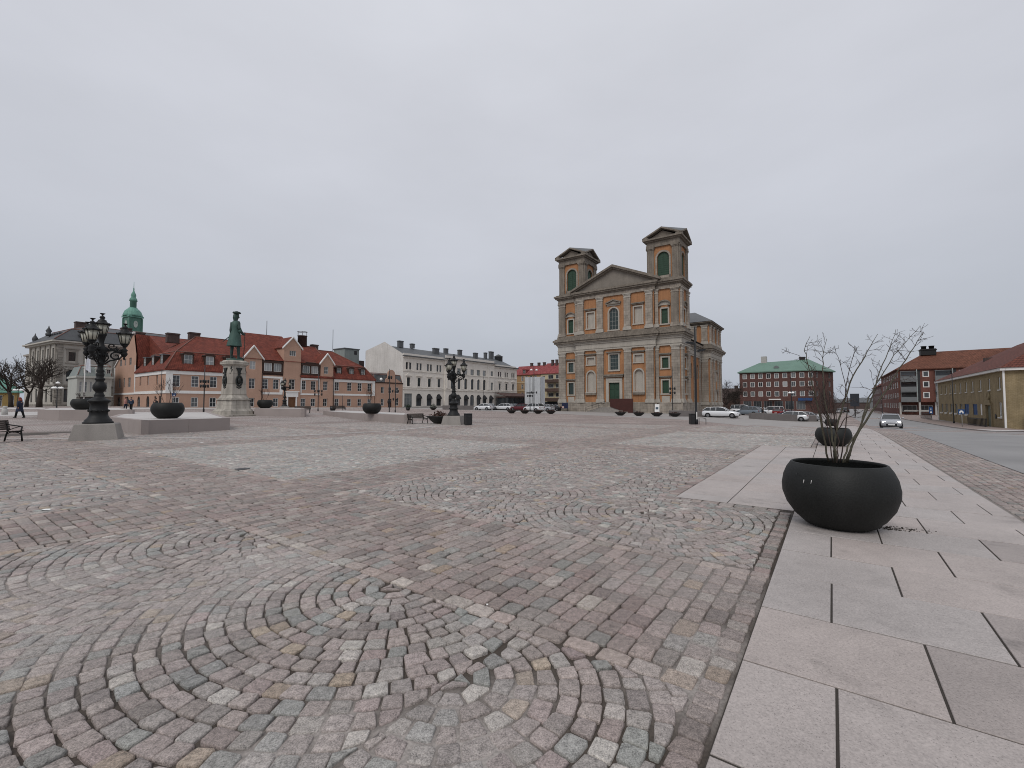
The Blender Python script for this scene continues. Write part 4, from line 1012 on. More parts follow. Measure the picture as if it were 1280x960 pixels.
trim("white_band", WHITEP, (F0, 33.35, 45.55, 6.85, 7.5, .12)); trim("white_band", WHITEP, (F0, 16.75, 21.05, 6.98, 7.4, .12)); trim("white_band", WHITEP, (F0, 25.25, 29.85, 6.98, 7.4, .12))
trim("white_quoin", WHITEP, (F0, -.10, .95, 3.96, 6.97, .10)); trim("white_quoin", WHITEP, (F0, 44.75, 45.55, 3.96, 6.84, .11)); trim("white_quoin", WHITEP, (F0, 25.2, 25.45, 3.96, 6.97, .1)); trim("white_quoin", WHITEP, (F0, 29.5, 29.8, 3.96, 6.97, .1))
trim("white_quoin", WHITEP, (F0, 33.3, 33.7, 3.96, 6.84, .1)); trim("white_quoin", WHITEP, (F0, 20.5, 21.2, 3.96, 6.97, .1))
trim("white_edge", WHITEP, (FG, -.1, .35, 3.81, 9.6, .11)); trim("white_edge", WHITEP, (FG, 14.45, 14.8, 3.81, 9.4, .11))
mb = MB(); FG.extr(mb, [(0, 9.6), (12.8, 16.2), (12.8, 16.6), (-.3, 9.7)], -.2, .2); mb.build("white_verge", WHITEP, OB)
mansard("roof", OB, REDTILE, 0, 13.4, 0, 17.2, 7.9, 1.9, 11.4, 15.4, True, False)
mansard("roof", OB, REDTILE, 33.0, 45.4, 0, 17.0, 7.75, 1.8, 11.0, 15.2, False, True)
mansard("roof", OB, REDTILE, 25.0, 33.4, 0, 17.0, 7.72, 1.5, 11.2, 15.9, False, False)
mb = MB(); mb.box(13.0, 30.0, .02, 1.0, 7.66, 11.0); mb.build("attic_wall", BROWNW, OB)
mb = MB(); v_ = [(12.6, -.35, 10.9), (26.2, -.35, 10.9), (26.2, 17, 10.9), (12.6, 17, 10.9), (16.5, 8.4, 17.5), (25.0, 8.4, 17.6), (27.6, 8.4, 15.7)]
mb.add(v_, [(0, 1, 5, 4), (1, 2, 5), (2, 3, 4, 5), (3, 0, 4), (3, 2, 1, 0)]); mb.build("roof", REDTILE, OB)
mb = MB(); mb.extr([(.3, 17.4, 9.2), (.3, 32.2, 9.4), (.3, 21, 15.9), (.3, 19.2, 16)], (11, 0, 0)); mb.extr([(2.4, 8.6, 11.0), (2.4, 19.1, 11.0), (2.4, 19.1, 15.9)], (9, 0, 0)); mb.build("roof", REDTILE, OB)
for a0, a1 in ((16.7, 21.1), (25.2, 29.8)):
    mb = MB(); F0.box(mb, a0, a1, 8.05, 8.5, .2); F0.box(mb, a0, a1, 10.25, 10.75, .3); F0.box(mb, a0, a0 + .3, 8.5, 10.25, .18); F0.box(mb, a1 - .3, a1, 8.5, 10.25, .18); F0.box(mb, (a0 + a1) / 2 - .15, (a0 + a1) / 2 + .15, 8.5, 10.25, .18)
    o = mb.build("attic_dormer", BROWNW, OB)
    for q in (.27, .73): window(o, F0, a0 + (a1 - a0) * q, 8.5, 1.6, 1.75, WFR, PANEL, 2, (), .08, False, -.12)
for u0, u1, ze, zp, win in ((13.1, 16.6, 11.3, 13.6, (14.7, 8.7, 1.2, 1.7)), (21.2, 25.1, 14.2, 16.4, (23.2, 12.2, 1.5, 1.2)), (30.0, 33.25, 11.3, 13.4, (31.4, 8.6, 1.1, 1.75))):
    mb = MB(); um = (u0 + u1) / 2; u_, z_, w_, h_ = win
    F0.wall(mb, u0, u1, 7.0, ze, [(u_ - w_ / 2, u_ + w_ / 2, z_, z_ + h_)], 0, .15, d=-.2); F0.wall(mb, u0, u1, -.6, 7.0, [o for o in ops if u0 < o[0] < u1], 0, .2, d=-.2)
    mb.poly([F0.p(u0, ze, -.2), F0.p(u1, ze, -.2), F0.p(um, zp, -.2)])
    for uu in (u0, u1): mb.poly([(uu, -.2, -.6), (uu, 3.5, -.6), (uu, 6, ze), (uu, -.2, ze)])
    g = mb.build("gable", OCHRE, OB)
    window(g, F0, u_, z_, w_, h_, WFR, PANEL, 2 if w_ > 1.3 else 1, () if w_ > 1.3 else (.5,), .08, False, -.08)
    mb = MB(); k = (zp - ze) / (um - u0)
    for s_, ue in ((-1, u0), (1, u1)): F0.extr(mb, [(ue + s_ * .35, ze - k * .35 - .12), (um, zp - .12), (um, zp + .22), (ue + s_ * .35, ze - k * .35 + .22)], -.5, -.12)
    mb.build("white_verge", WHITEP, OB)
    gable_roof("gable_roof", OB, REDTILE, u0, u1, .3, 8, ze, zp, .3, .18, 'v')
for u in (3.4, 7.0, 10.6): dormer(OB, F0, u, 8.85, 10.75, 1.35, 2.4, BROWNW, WFR, PANEL, 1, True, (.5,), .35)
for u in (35.2, 38.7, 42.1): dormer(OB, F0, u, 8.7, 10.3, 1.1, 2.2, BROWNW, WFR, PANEL, 1, True, (.5,), .4)
for v in (13.7, 8.9, 4.1): dormer(OB, FS_, 17.8 - v, 8.85, 10.7, 1.2, 2.4, BROWNW, WFR, PANEL, 1, False, (.5,), .35, GREYROOF)
mb = MB(); F0.box(mb, 22.0, 22.28, .3, 3.0, .35); F0.box(mb, 24.02, 24.3, .3, 3.0, .35); F0.box(mb, 21.8, 24.5, 3.0, 4.1, .45); F0.box(mb, 21.6, 24.7, 4.1, 4.3, .6)
mb.build("portal", WHITEP, OB); mb = MB(); F0.box(mb, 22.3, 24.0, .35, 2.9, -.06, 0, .2); mb.build("door", mat("brown wooden door", (.16, .075, .035), .5, .3, 2, 20, .1), OB)
for x, y, z0, z1, w_ in ((7.2, 9.2, 14.6, 16.3, 1.9), (4.2, 11.5, 14, 16.0, 2.1), (1.5, 22, 14.3, 16.8, 1.6), (33.6, 9, 14.6, 16.6, 1.6)): chimney(OB, x, y, z0, z1, w_, 1.1)
mb = MB(); mb.lathe([(1.1, 0), (1.05, 3.1), (1.15, 3.1), (1.15, 3.3)], 12)
for k in range(6): t_ = k * math.pi / 3; mb.tube([(1.1 * math.cos(t_), 1.1 * math.sin(t_), 3.2), (1.1 * math.cos(t_), 1.1 * math.sin(t_), 4.3)], .04, 4)
mb.lathe([(1.08, 4.2), (1.16, 4.2), (1.16, 4.3), (1.08, 4.3)], 12, caps=False)
mb.build("round_chimney", CHIMB, OB, (30.4, 9, 15.2))
mb = MB(); mb.lathe([(.9, 0), (.9, .9), (1.1, 1.0), (.7, 1.7), (.1, 1.9)], 10); mb.build("roof_ventilator", CHIMB, OB, (27.5, 9, 15.3))
for x, z, h_ in ((21.5, 16.5, 4.4), (29.0, 15.5, 4.0), (38.5, 14.8, 6.3)): MB().tube([(0, 0, 0), (0, 0, h_)], .06, 5).build("antenna_mast", IRON, OB, (x, 8.5, z))
mb = MB(); mb.tube([(33.35, -.32, 0), (33.35, -.32, 7.6)], .08, 6); mb.build("downpipe", BROWNW, OB)
MB().tube([(16.67, -.3, 0), (16.67, -.3, 8)], .08, 6).build("downpipe", BROWNW, OB)

# ---------------------------------------------------------------- small house with a scrolled gable
p1 = Vector((*W(ab(p0.x, p0.y)[0] + 45.75, ab(p0.x, p0.y)[1]), 0))
SG = thing("gabled_house", "small salmon house with rounded scroll gable beside the white building", "house", p1, ROT_A)
mb = MB(); so_ = [(u - .5, u + .5, 4.3, 6.0) for u in (2.3, 4.8, 7.3)] + [(u - .5, u + .5, .9, 2.8) for u in (2.3, 7.3)] + [(4.2, 5.4, .2, 2.8)]
F0.wall(mb, 0, 9.2, -.6, 7.2, so_, 0, .18)
for x in (0, 9.2): mb.poly([(x, 0, -.6), (x, 10, -.6), (x, 10, 7.2), (x, 0, 7.2)])
gp = [(3.3, 7.2), (3.5, 8.2), (4.0, 8.5), (4.1, 9.6)] + [(5.3 + 1.2 * math.cos(t_), 9.7 + 1.1 * math.sin(t_)) for t_ in [math.pi * (1 - i / 8) for i in range(9)]] + [(6.5, 9.6), (6.6, 8.5), (7.3, 8.2), (9.2, 7.2)]
F0.extr(mb, gp, 0.0, .4); mb.build("wall", OCHRE, SG)
for o in so_[:5]: window(SG, F0, (o[0] + o[1]) / 2, o[2], 1.0, o[3] - o[2], WFR, PANE, 1, (.5,), .08, False, .08)
mb = MB(); F0.box(mb, 4.2, 5.4, .2, 2.8, -.1, 0, .16); mb.build("door", BROWNW, SG)
mb = MB(); F0.box(mb, -.05, 9.3, 7.0, 7.3, .15); mb.build("string_course", BROWNW, SG)
mansard("roof", SG, GREYROOF, 0, 9.2, .3, 10, 7.3, .8, 9.4, 10.0, False, False, .05, .1)
dormer(SG, F0, 1.7, 7.7, 9.0, 1.5, 1.5, GREYROOF, GFR, PANEL, 1, False, (), .4)

# ---------------------------------------------------------------- white building in three sections
p2 = Vector((*W(ab(*at(502, 125.4).xy)[0], 98.4), 0))
WB = thing("white_building", "long white classical three storey building with arched ground floor", "building", p2, ROT_A)
mb = MB(); o1 = []; o2 = []; o3 = []
for u in (2.35, 6.35, 10.5, 14.5):
    for q in (-.62, .62): o1.append((u + q - .38, u + q + .38, 11.3, 13.3))
    o1.append((u - .6, u + .6, 6.5, 9.0))
    if u > 3: o1.append((u - 1.0, u + 1.0, .8, 4.4, True))
o1.append((.9, 3.8, .4, 4.4))
F2 = Face((0, -.5, 0))
for u in (19.9, 23.1, 26.3, 29.6, 32.8, 36.0): o2 += [(u - .85, u + .85, 11.0, 12.9), (u - .72, u + .72, 6.1, 9.7, True)]
for u in (19.3, 22.7, 26.5, 29.6, 32.9, 36.1, 39.7): o2.append((u - 1.0, u + 1.0, .8, 4.4, True))
o2 += [(39.6, 40.9, 11.2, 12.9), (39.6, 40.9, 6.2, 8.9)]
for u in (45.4, 49.5, 53.8):
    for q in (-.62, .62): o3.append((u + q - .38, u + q + .38, 11.0, 13.0))
    o3.append((u - .6, u + .6, 6.3, 8.8))
F0.wall(mb, .3, 16.75, -.8, 15.0, o1, 0, .25); F2.wall(mb, 16.75, 41.7, -.8, 15.5, o2, 0, .3); F0.wall(mb, 41.7, 56.3, -.8, 14.8, o3, 0, .25)
for u in (16.75, 41.7): mb.poly([(u, -.5, -.8), (u, 0, -.8), (u, 0, 15.5), (u, -.5, 15.5)])
mb.poly([(56.3, 0, -.8), (56.3, 17, -.8), (56.3, 17, 15), (56.3, 0, 15)])
mb.build("wall", OFFW, WB)
mb = MB(); GP = Face((.3, 17.2, 0), -math.pi / 2)
mb.poly([GP.p(0, -.8), GP.p(17.2, -.8), GP.p(17.2, 15.6), GP.p(9.0, 19.7), GP.p(0, 17.6)]); mb.build("gable_wall", GABLEW, WB)
def wtrim(name, m, *bs):
    mb = MB()
    for f, u0, u1, z0, z1, o_ in bs: f.box(mb, u0, u1, z0, z1, o_)
    return mb.build(name, m, WB)
wtrim("plinth", mat("grey plinth", (.22, .21, .20), .8), (F0, .3, 16.7, -.9, .6, .12), (F2, 16.72, 41.72, -.9, .6, .12), (F0, 41.75, 56.3, -.9, .6, .12))
for z, h_, pr in ((5.55, .25, .2), (6.05, .12, .14), (10.75, .22, .16)): wtrim("string_course", OFFW, (F0, .3, 16.6, z, z + h_, pr), (F2, 16.7, 41.75, z, z + h_, pr), (F0, 41.9, 56.35, z, z + h_, pr))
wtrim("cornice", OFFW, (F0, .2, 16.7, 14.6, 15.0, .3), (F2, 16.6, 41.85, 15.1, 15.5, .3), (F0, 41.9, 56.5, 14.4, 14.8, .3))
wtrim("cornice", GREYROOF, (F0, .1, 16.6, 15.0, 15.25, .75), (F2, 16.4, 42.05, 15.5, 15.75, .75), (F0, 42.1, 56.8, 14.8, 15.05, .75))
wtrim("parapet", OFFW, (F0, .6, 16.5, 15.25, 15.9, -.3), (F2, 16.8, 41.6, 15.75, 16.6, -.1), (F0, 42.1, 56, 15.05, 15.6, -.3))
MB().extr([(.35, .6, 15.2), (.35, 8.3, 18.7), (.35, 17.3, 17.2), (.35, 17.3, 15)], (56, 0, 0)).build("roof", GREYROOF, WB)
for x, y, z0, z1, w_ in ((6, 8, 18.5, 20.6, 1.6), (11, 8.3, 18.8, 20.3, 1.2), (19, 6, 17, 19.5, 2.2), (26, 8.3, 18.5, 20.3, 1.4), (33, 8.3, 18.5, 20.5, 1.4), (40, 7, 18, 20, 1.6), (47, 8, 18.5, 20.8, 1.0), (51, 8.4, 18.5, 21.6, 2.0)): chimney(WB, x, y, z0, z1, w_, 1.0, GREYROOF)
MB().lathe([(1.7, 0), (1.7, 1.6), (1.95, 1.7), (.2, 2.7)], 10).build("roof_turret", GREYROOF, WB, (55.5, 8.3, 18.2))
for o in o1 + o3:
    u = (o[0] + o[1]) / 2; w_ = o[1] - o[0]; f = F0
    if w_ > 2.5: window(WB, f, u, o[2], w_, o[3] - o[2], GFR, PANEL, 2, (.7,), .15, False, .1)
    elif len(o) > 4: window(WB, f, u, o[2], w_, o[3] - o[2], DFR, PANE, 1, (.6,), .1, True, .18)
    else: window(WB, f, u, o[2], w_, o[3] - o[2], DFR, PANE, 1 if w_ > 1 else 0, (.6,), .06, False, .14)
for o in o2:
    u = (o[0] + o[1]) / 2; w_ = o[1] - o[0]
    if len(o) > 4: window(WB, F2, u, o[2], w_, o[3] - o[2], DFR, PANE, 1, (.62,), .1, True, .18)
    else: window(WB, F2, u, o[2], w_, o[3] - o[2], GFR, PANEL, 2, (), .08, False, .16)
mb = MB()
for k, u in enumerate((2.35, 6.35, 10.5, 14.5, 45.4, 49.5, 53.8)):
    z = 9.45; F0.box(mb, u - .75, u - .6, 6.45, 9.2, .08); F0.box(mb, u + .6, u + .75, 6.45, 9.2, .08); F0.box(mb, u - .95, u + .95, 6.2, 6.45, .15)
    F0.box(mb, u - 1.0, u + 1.0, 9.2, 9.45, .12); F0.box(mb, u - 1.15, u + 1.15, 9.45, 9.65, .35)
    if k in (0, 6): F0.extr(mb, [(u - 1.15, 9.65), (u + 1.15, 9.65), (u, 10.35)], -.25, .05)
    F0.box(mb, u - 1.15, u + 1.15, 11.05, 11.28, .14); F0.box(mb, u - 1.1, u + 1.1, 13.32, 13.5, .08)
    link("window_surround", mb.mesh("window_surround", [OFFW]), WB); mb = MB()
for u in (19.9, 23.1, 26.3, 29.6, 32.8, 36.0):
    F2.box(mb, u - 1.0, u + 1.0, 5.82, 6.08, .15)
    o_ = [(u + x, 6.1 + z) for x, z in outline(1.9, 3.85, True)[2:]]; i_ = [(u + x, 6.1 + z) for x, z in outline(1.44, 3.6, True)[2:]]
    for a_, b_, c_, d_ in zip(o_, o_[1:], i_[1:], i_): F2.extr(mb, [a_, b_, c_, d_], -.09, .05)
    for s_ in (-1, 1): F2.box(mb, *sorted((u + s_ * .72, u + s_ * .95)), 6.1, 8.95, .09)
    link("window_surround", mb.mesh("window_surround", [OFFW]), WB); mb = MB()
for u in (17.6, 38.2):
    mb = MB(); F2.box(mb, u - .35, u + .35, 6.3, 15.0, .15); mb.build("pilaster", OFFW, WB)
# awnings over the arches
AWN = mat("dark awning cloth", (.02, .02, .022), .8, .3, 3)
for u, f in [(u, F0) for u in (6.35, 10.5, 14.5)] + [(u, F2) for u in (19.3, 22.7, 26.5, 32.9, 36.1, 39.7)]:
    mb = MB(); r_ = .98; rr = []
    for j in range(6):
        ph = j / 5 * math.pi / 2; rr.append([(u + r_ * math.cos(math.pi * i / 8), 3.2 + r_ * math.sin(math.pi * i / 8) * math.cos(ph) - .25 * math.sin(ph), -.9 * math.sin(ph) * abs(math.sin(math.pi * i / 8)) ** .5) for i in range(9)])
    v_ = [f.p(*q) for row in rr for q in row]; fs_ = [(a * 9 + b, a * 9 + b + 1, (a + 1) * 9 + b + 1, (a + 1) * 9 + b) for a in range(5) for b in range(8)]
    mb.add(v_, fs_, 0, True); mb.build("awning", AWN, WB)
# terrace canopy
t = thing("terrace_canopy", "low brown glazed restaurant terrace in front of the far end of the white building", "terrace", p2 + AX * 42, ROT_A)
mb = MB(); mb.box(0, 20.5, -5.2, -.8, 3.6, 4.0); mb.extr([(-.2, -5.6, 4.0), (-.2, -.8, 5.2), (-.2, -.8, 5.35), (-.2, -5.6, 4.15)], (20.9, 0, 0)); mb.build("canopy_roof", mat("brown canopy", (.085, .05, .045), .7, .3), t)
mb = MB(); mb.box(.3, 20.2, -5, -.9, .4, 3.6); mb.build("glazing", PANE, t)
for k in range(8): MB().box(-.08, .08, -.1, .1, -.2, 3.6).build("post", DFR, t, (.1 + k * 2.9, -5.1, 0))
mb = MB(); mb.box(0, 20.5, -5.25, -5.12, .2, 1.1); mb.build("parapet", BROWNW, t)

# ---------------------------------------------------------------- grey block behind
gq = at(439, 140); gq.z = 0
t = thing("rear_block", "greenish grey rooftop block rising behind the red roofs", "building", gq, ROT_A)
mb = MB(); mb.box(-2.6, 2.6, 0, 6, 0, 18.6); mb.build("wall", mat("grey green panel", (.23, .26, .25), .7, .2, .6, 9, .1, 0, .3, .8), t)
mb = MB(); mb.box(-2.8, 2.8, -.2, 6.2, 18.6, 18.9); mb.build("roof", GREYROOF, t)
mb = MB(); Face((0, 0, 0)).box(mb, .8, 1.8, 17, 18.2, .03); mb.build("vent", DFR, t)
mb = MB(); mb.box(1, 6, 2, 6, 10, 15.5); mb.build("brick_stack", CHIMB, t)

# ---------------------------------------------------------------- red roofed pair beyond
YEL = mat("yellow brown plaster", (.36, .23, .12), .85, .2, .5, 8, .1, 0, .2, .6); BEI = mat("cream plaster", (.50, .43, .29), .85, .15, .5, 8, .1, 0, .2, .6)
BALB = mat("brown balcony front", (.085, .055, .045), .7, .3, 1, 9, .1)
q = Vector((*W(150, 103.7), 0)); q2 = Vector((*W(149.7, 93.6), 0)); RB_ = ROT_B + math.pi
t = thing("yellow_house", "yellow brown apartment house with red roof right of the white building", "house", q, RB_)
oy = [(u - .55, u + .55, z, z + 2.0) for u in (1.0, 3.0, 5.2, 7.4) for z in (4.0, 7.3, 10.6)]
mb = MB(); F0.wall(mb, -4, 9.9, -.5, 13.3, oy, 0, .2); mb.build("wall", YEL, t)
for o in oy: window(t, F0, (o[0] + o[1]) / 2, o[2], 1.1, 2.0, WFR, PANE, 1, (.6,), .1, False, .08)
gable_roof("roof", t, REDTILE2, -4, 9.9, 0, 11, 13.3, 17.0)
for u in (1.8,): dormer(t, F0, u, 13.6, 15.2, 1.2, 3, REDTILE2, WFR, PANE, 1, True, (.5,), .2)
for x in (2, 5.6, 8.2): chimney(t, x, 5.5, 16.4, 18.4, 1.0)
mb = MB(); F0.box(mb, -4, 9.9, 6.5, 6.8, .12); F0.box(mb, -4, 9.9, 9.8, 10.1, .12); mb.build("string_course", BEI, t)
t = thing("balcony_house", "cream apartment house with brown balconies and red roof left of the church", "house", q2, RB_)
oy = [(.6, 1.9, z, z + 1.5) for z in (3.8, 7.4, 10.8)] + [(3.3 + k * 3.4, 5.8 + k * 3.4, z, z + 1.7) for k in (0, 1, 2) for z in (4.0, 7.5, 11.0)]
mb = MB(); F0.wall(mb, 0, 14, -.5, 13.4, oy, 0, .2); mb.build("wall", BEI, t)
for o in oy: window(t, F0, (o[0] + o[1]) / 2, o[2], o[1] - o[0], o[3] - o[2], WFR, PANE, 1, (), .12, False, .1)
for z in (2.4, 6.1, 9.6):
    mb = MB(); F0.box(mb, 2.9, 13.5, z, z + .2, 1.6); F0.box(mb, 2.9, 13.5, z + .2, z + 1.25, 1.6, 0, -1.5); mb.build("balcony", BALB, t)
mb = MB(); F0.box(mb, .4, 13.8, -.4, 2.2, .04); mb.build("shop_front", PANE, t)
gable_roof("roof", t, REDTILE2, 0, 14, 0, 11, 13.4, 17.6)
for x in (3.0, 4.9): chimney(t, x, 4.2, 16.5, 19.0, .9)
sc = at(656.3, 160); sc.z = 0
t = thing("wrapped_scaffold", "tall scaffold wrapped in pale grey sheeting left of the church", "scaffold", sc, RB_)
mb = MB(); n_ = 12; vs = []
for j in range(7):
    for i in range(n_ + 1): vs.append((i * 6.5 / n_, -.06 * math.sin(i * 2.3 + j) - .02 * (i % 2), .4 + j * 1.75))
mb.add(vs, [(j * 13 + i, j * 13 + i + 1, (j + 1) * 13 + i + 1, (j + 1) * 13 + i) for j in range(6) for i in range(n_)], 0, True)
mb.box(0, 6.5, .3, 3, .4, 10.9)
mb.build("sheeting", mat("grey scaffold sheeting", (.50, .52, .54), .6, .2, .9, 6, .2, 0, .3, 1.0), t)
for x in (-.12, 3.2, 6.62): MB().tube([(x, -.14, -.2), (x, -.14, 11.3)], .05, 5).build("pole", GFR, t)

# ---------------------------------------------------------------- bank on the far left, annexe, clock tower
SAND_ = mat("grey sandstone", (.30, .275, .245), .85, .25, .5, 9, .15, 0, .2, .7); SANDL = mat("light sandstone", (.47, .445, .40), .85, .2, .5, 9, .12, 0, .2, .5)
SANDB = brickmat("rusticated sandstone", (.27, .25, .22), (.33, .305, .27), (.13, .12, .105), 1.4, .55, .03, .85, .25, .7)
DSLATE = mat("dark slate", (.055, .058, .062), .55, .3, .8, 9, .2, 0, .4)
COPPER = mat("green copper", (.16, .33, .265), .6, .3, .8, 8, .12, 0, .3, 1.0, (.07, .17, .135)); COPD = mat("dark green copper", (.09, .19, .15), .6, .3, .8, 8, .1)
bp = at(68, 96); bp.z = 0
BK = thing("bank_building", "tall grey sandstone corner building with dark slate roof far left of the square", "building", bp, ROT_A + R(6))
BL = Face((0, 18.2, 0), -math.pi / 2); BX_ = Face((1.5, 27, 0), -math.pi / 2)
orr = []; oll = []
for k in range(4):
    u = 2.5 + k * 5.2; orr += [(u - .6, u + .6, 10.9, 12.9), (u - .85, u + .85, 6.4, 9.0, True), (u - 1.1, u + 1.1, 1.9, 4.7)]
for k in range(5):
    v = 18.2 - (2.2 + 3.25 * k); oll += [(v - .5, v + .5, 10.6, 13.7), (v - .6, v + .6, 6.2, 9.0, True), (v - .6, v + .6, 1.8, 4.8)]
mb = MB(); F0.wall(mb, 0, 24, -.5, 14.6, orr, 0, .3); BL.wall(mb, 0, 18.2, -.5, 14.6, oll, 0, .3); BX_.wall(mb, 0, 8.8, -.5, 13.2, [(3, 4, 9, 12), (5.8, 6.8, 9, 12), (3, 4, 5, 7.5), (5.8, 6.8, 5, 7.5)], 0, .3)
mb.build("wall", SANDL, BK)
for o in orr: window(BK, F0, (o[0] + o[1]) / 2, o[2], o[1] - o[0], o[3] - o[2], DFR, PANE, 1, (.6,), .08, len(o) > 4, .2)
for o in oll: window(BK, BL, (o[0] + o[1]) / 2, o[2], o[1] - o[0], o[3] - o[2], DFR, PANE, 1, (.6,), .08, len(o) > 4, .2)
for u in (3.5, 6.3):
    for z, h_ in ((9, 3), (5, 2.5)): window(BK, BX_, u, z, 1.0, h_, DFR, PANE, 1, (.5,), .08, False, .2)
mb = MB()
for f, L_ in ((F0, 24), (BL, 18.2)):
    f.box(mb, 0 if f is F0 else 0, L_, -.5, 1.4, .14)
mb.build("plinth", SANDB, BK)
for z0, z1, pr in ((5.4, 5.7, .25), (9.6, 9.8, .15)):
    mb = MB(); F0.box(mb, -pr, 24, z0, z1, pr); BL.box(mb, 0, 18.2 + pr * 0, z0, z1, pr - .01); mb.build("string_course", SAND_, BK)
mb = MB(); mb.box(-.6, 24, -.6, 18.8, 14.6, 14.95); mb.box(-1.0, 24, -1.0, 19.2, 14.95, 15.25); mb.build("cornice", SANDL, BK)
mb = MB(); BX_.box(mb, 0, 8.8, 13.2, 13.6, .5); mb.build("cornice", SAND_, BK)
for f, us in ((F0, (0.55, 4.9, 10.1, 15.3)), (BL, (17.65,))):
    for u in us: mb = MB(); f.box(mb, u - .5, u + .5, 1.5, 14.4, .13); mb.build("pilaster", SANDB, BK)
for k in range(6):
    v = min(17.75, max(.5, 18.2 - (2.2 + 3.25 * (k - .5)))); mb = MB(); BL.box(mb, v - .3, v + .3, 5.8, 14.4, .22); mb.build("pilaster", SAND_, BK)
for k in range(2):
    u = 2.5 + k * 5.2; mb = MB()
    for s_ in (-1, 1): F0.box(mb, *sorted((u + s_ * .6, u + s_ * .95)), 10.6, 13.1, .1)
    F0.box(mb, u - .95, u + .95, 13.1, 13.5, .12); F0.box(mb, u - 1.2, u + 1.2, 13.5, 13.75, .3); F0.box(mb, u - 1.1, u + 1.1, 10.3, 10.6, .2)
    o_ = [(u + x, 6.4 + z) for x, z in outline(2.4, 2.95, True)[2:]]; i_ = [(u + x, 6.4 + z) for x, z in outline(1.7, 2.6, True)[2:]]
    for a_, b_, c_, d_ in zip(o_, o_[1:], i_[1:], i_): F0.extr(mb, [a_, b_, c_, d_], -.12, .05)
    mb.build("window_surround", SAND_, BK)
mansard("roof", BK, DSLATE, 0, 24, 0, 18.2, 15.5, 3.0, 18.4, 20.2, True, False, .6, .2)
MB().box(2, 24, 10, 27, 13.2, 14.6).build("rear_roof", DSLATE, BK)
mb = MB(); mb.lathe([(.5, 0), (.6, .5), (.35, .7), (.55, 1.2), (.5, 1.7), (.15, 2.3), (.05, 2.8)], 10); mb.build("finial", DSLATE, BK, (0.5, 16.5, 15.3))
MB().lathe([(.5, 0), (.6, .5), (.35, .7), (.55, 1.2), (.15, 1.9), (.05, 2.4)], 10).build("finial", DSLATE, BK, (1.0, 9.5, 17))
for x, y in ((6.0, 8), (8.8, 8.5), (15, 9)): chimney(BK, x, y, 18.5, 20.9, 2.0, 1.2)
mb = MB(); F0.extr(mb, [(x, z + 16.0) for x, z in [(4.6 + 1.0 * math.cos(t_), .9 + .75 * math.sin(t_)) for t_ in [2 * math.pi * i / 14 for i in range(14)]]], .3, 2.0); mb.build("oval_dormer", DSLATE, BK)
for k in range(5): MB().box(-.35, .35, -.2, .2, 0, .9).build("roof_cresting", DSLATE, BK, (1.6, 4 + k * 1.6, 16.6))
ap = Vector((*W(ab(*at(95, 92).xy)[0], 122), 0)); ap = at(95, 90); ap.z = 0
t = thing("pale_annexe", "small pale green grey annexe with mansard roof beside the sandstone corner building", "building", ap, ROT_A); t.scale = (.74, 1, .97)
PALE = mat("pale grey green plaster", (.44, .45, .42), .85, .15, .5, 8, .1, 0, .2, .6)
oa = [(.5 + k * 1.05, 1.05 + k * 1.05, 4.0, 6.2) for k in range(6)]
mb = MB(); F0.wall(mb, 0, 7.2, -.5, 7.0, oa + [(.8, 6.2, .4, 2.9)], 0, .2); mb.poly([(0, 0, -.5), (0, 8, -.5), (0, 8, 7), (0, 0, 7)]); mb.build("wall", PALE, t)
for o in oa: window(t, F0, (o[0] + o[1]) / 2, o[2], .55, 2.2, WFR, PANEL, 0, (.6,), .06, False, .1)
window(t, F0, 3.5, .4, 5.4, 2.5, DFR, PANE, 4, (.75,), .1, False, .12)
mb = MB(); mb.box(-.3, 7.5, -.35, 8, 7.0, 7.4); mb.build("cornice", PALE, t); mb = MB(); mb.box(-.2, 7.3, -1.3, -.02, 3.0, 3.2); mb.build("canopy", PALE, t)
mansard("roof", t, mat("grey green sheet roof", (.22, .25, .24), .6, .2), .2, 7.2, .2, 8, 7.5, .8, 9.6, 10.2, True, False, .1, .1)
for u in (1.9, 4.4, 6.6): dormer(t, F0, u, 7.7, 9.0, .8, 1.4, PALE, WFR, PANE, 1, True, (), .3)
tp = at(162.0, 140); tp.z = 0
t = thing("clock_tower", "green copper clock tower with onion spire above the red roofs", "tower", tp, ROT_A + R(12)); t.scale = (.52, .52, 1)
mb = MB(); mb.box(-3.4, 3.4, -3.4, 3.4, 0, 24.0); mb.build("tower_base", SANDL, t)
mb = MB(); mb.box(-3.3, 3.3, -3.3, 3.3, 24.0, 28.6)
for x in (-3.3, 3.3):
    for y in (-3.3, 3.3): mb.box(x - .35, x + .35, y - .35, y + .35, 24, 28.4)
mb.build("clock_stage", COPD, t)
mb = MB(); mb.box(-3.7, 3.7, -3.7, 3.7, 23.8, 24.3); mb.box(-3.9, 3.9, -3.9, 3.9, 28.6, 29.1); mb.build("cornice", COPPER, t)
for f in (Face((0, -3.3, 0)), Face((-3.3, 0, 0), -math.pi / 2), Face((3.3, 0, 0), math.pi / 2)):
    mb = MB(); f.extr(mb, [(1.3 * math.cos(2 * math.pi * i / 20), 26.5 + 1.3 * math.sin(2 * math.pi * i / 20)) for i in range(20)], -.1, .02, 0)
    f.extr(mb, [(1.08 * math.cos(2 * math.pi * i / 20), 26.5 + 1.08 * math.sin(2 * math.pi * i / 20)) for i in range(20)], -.14, -.1, 1)
    f.box(mb, -.06, .06, 26.5, 27.35, .17, 0, -.14); f.extr(mb, [(0, 26.44), (.6, 26.75), (.57, 26.85), (-.05, 26.56)], -.17, -.14, 0)
    mb.build("clock_face", [COPD, mat("clock dial", (.42, .46, .42), .5, .1)], t)
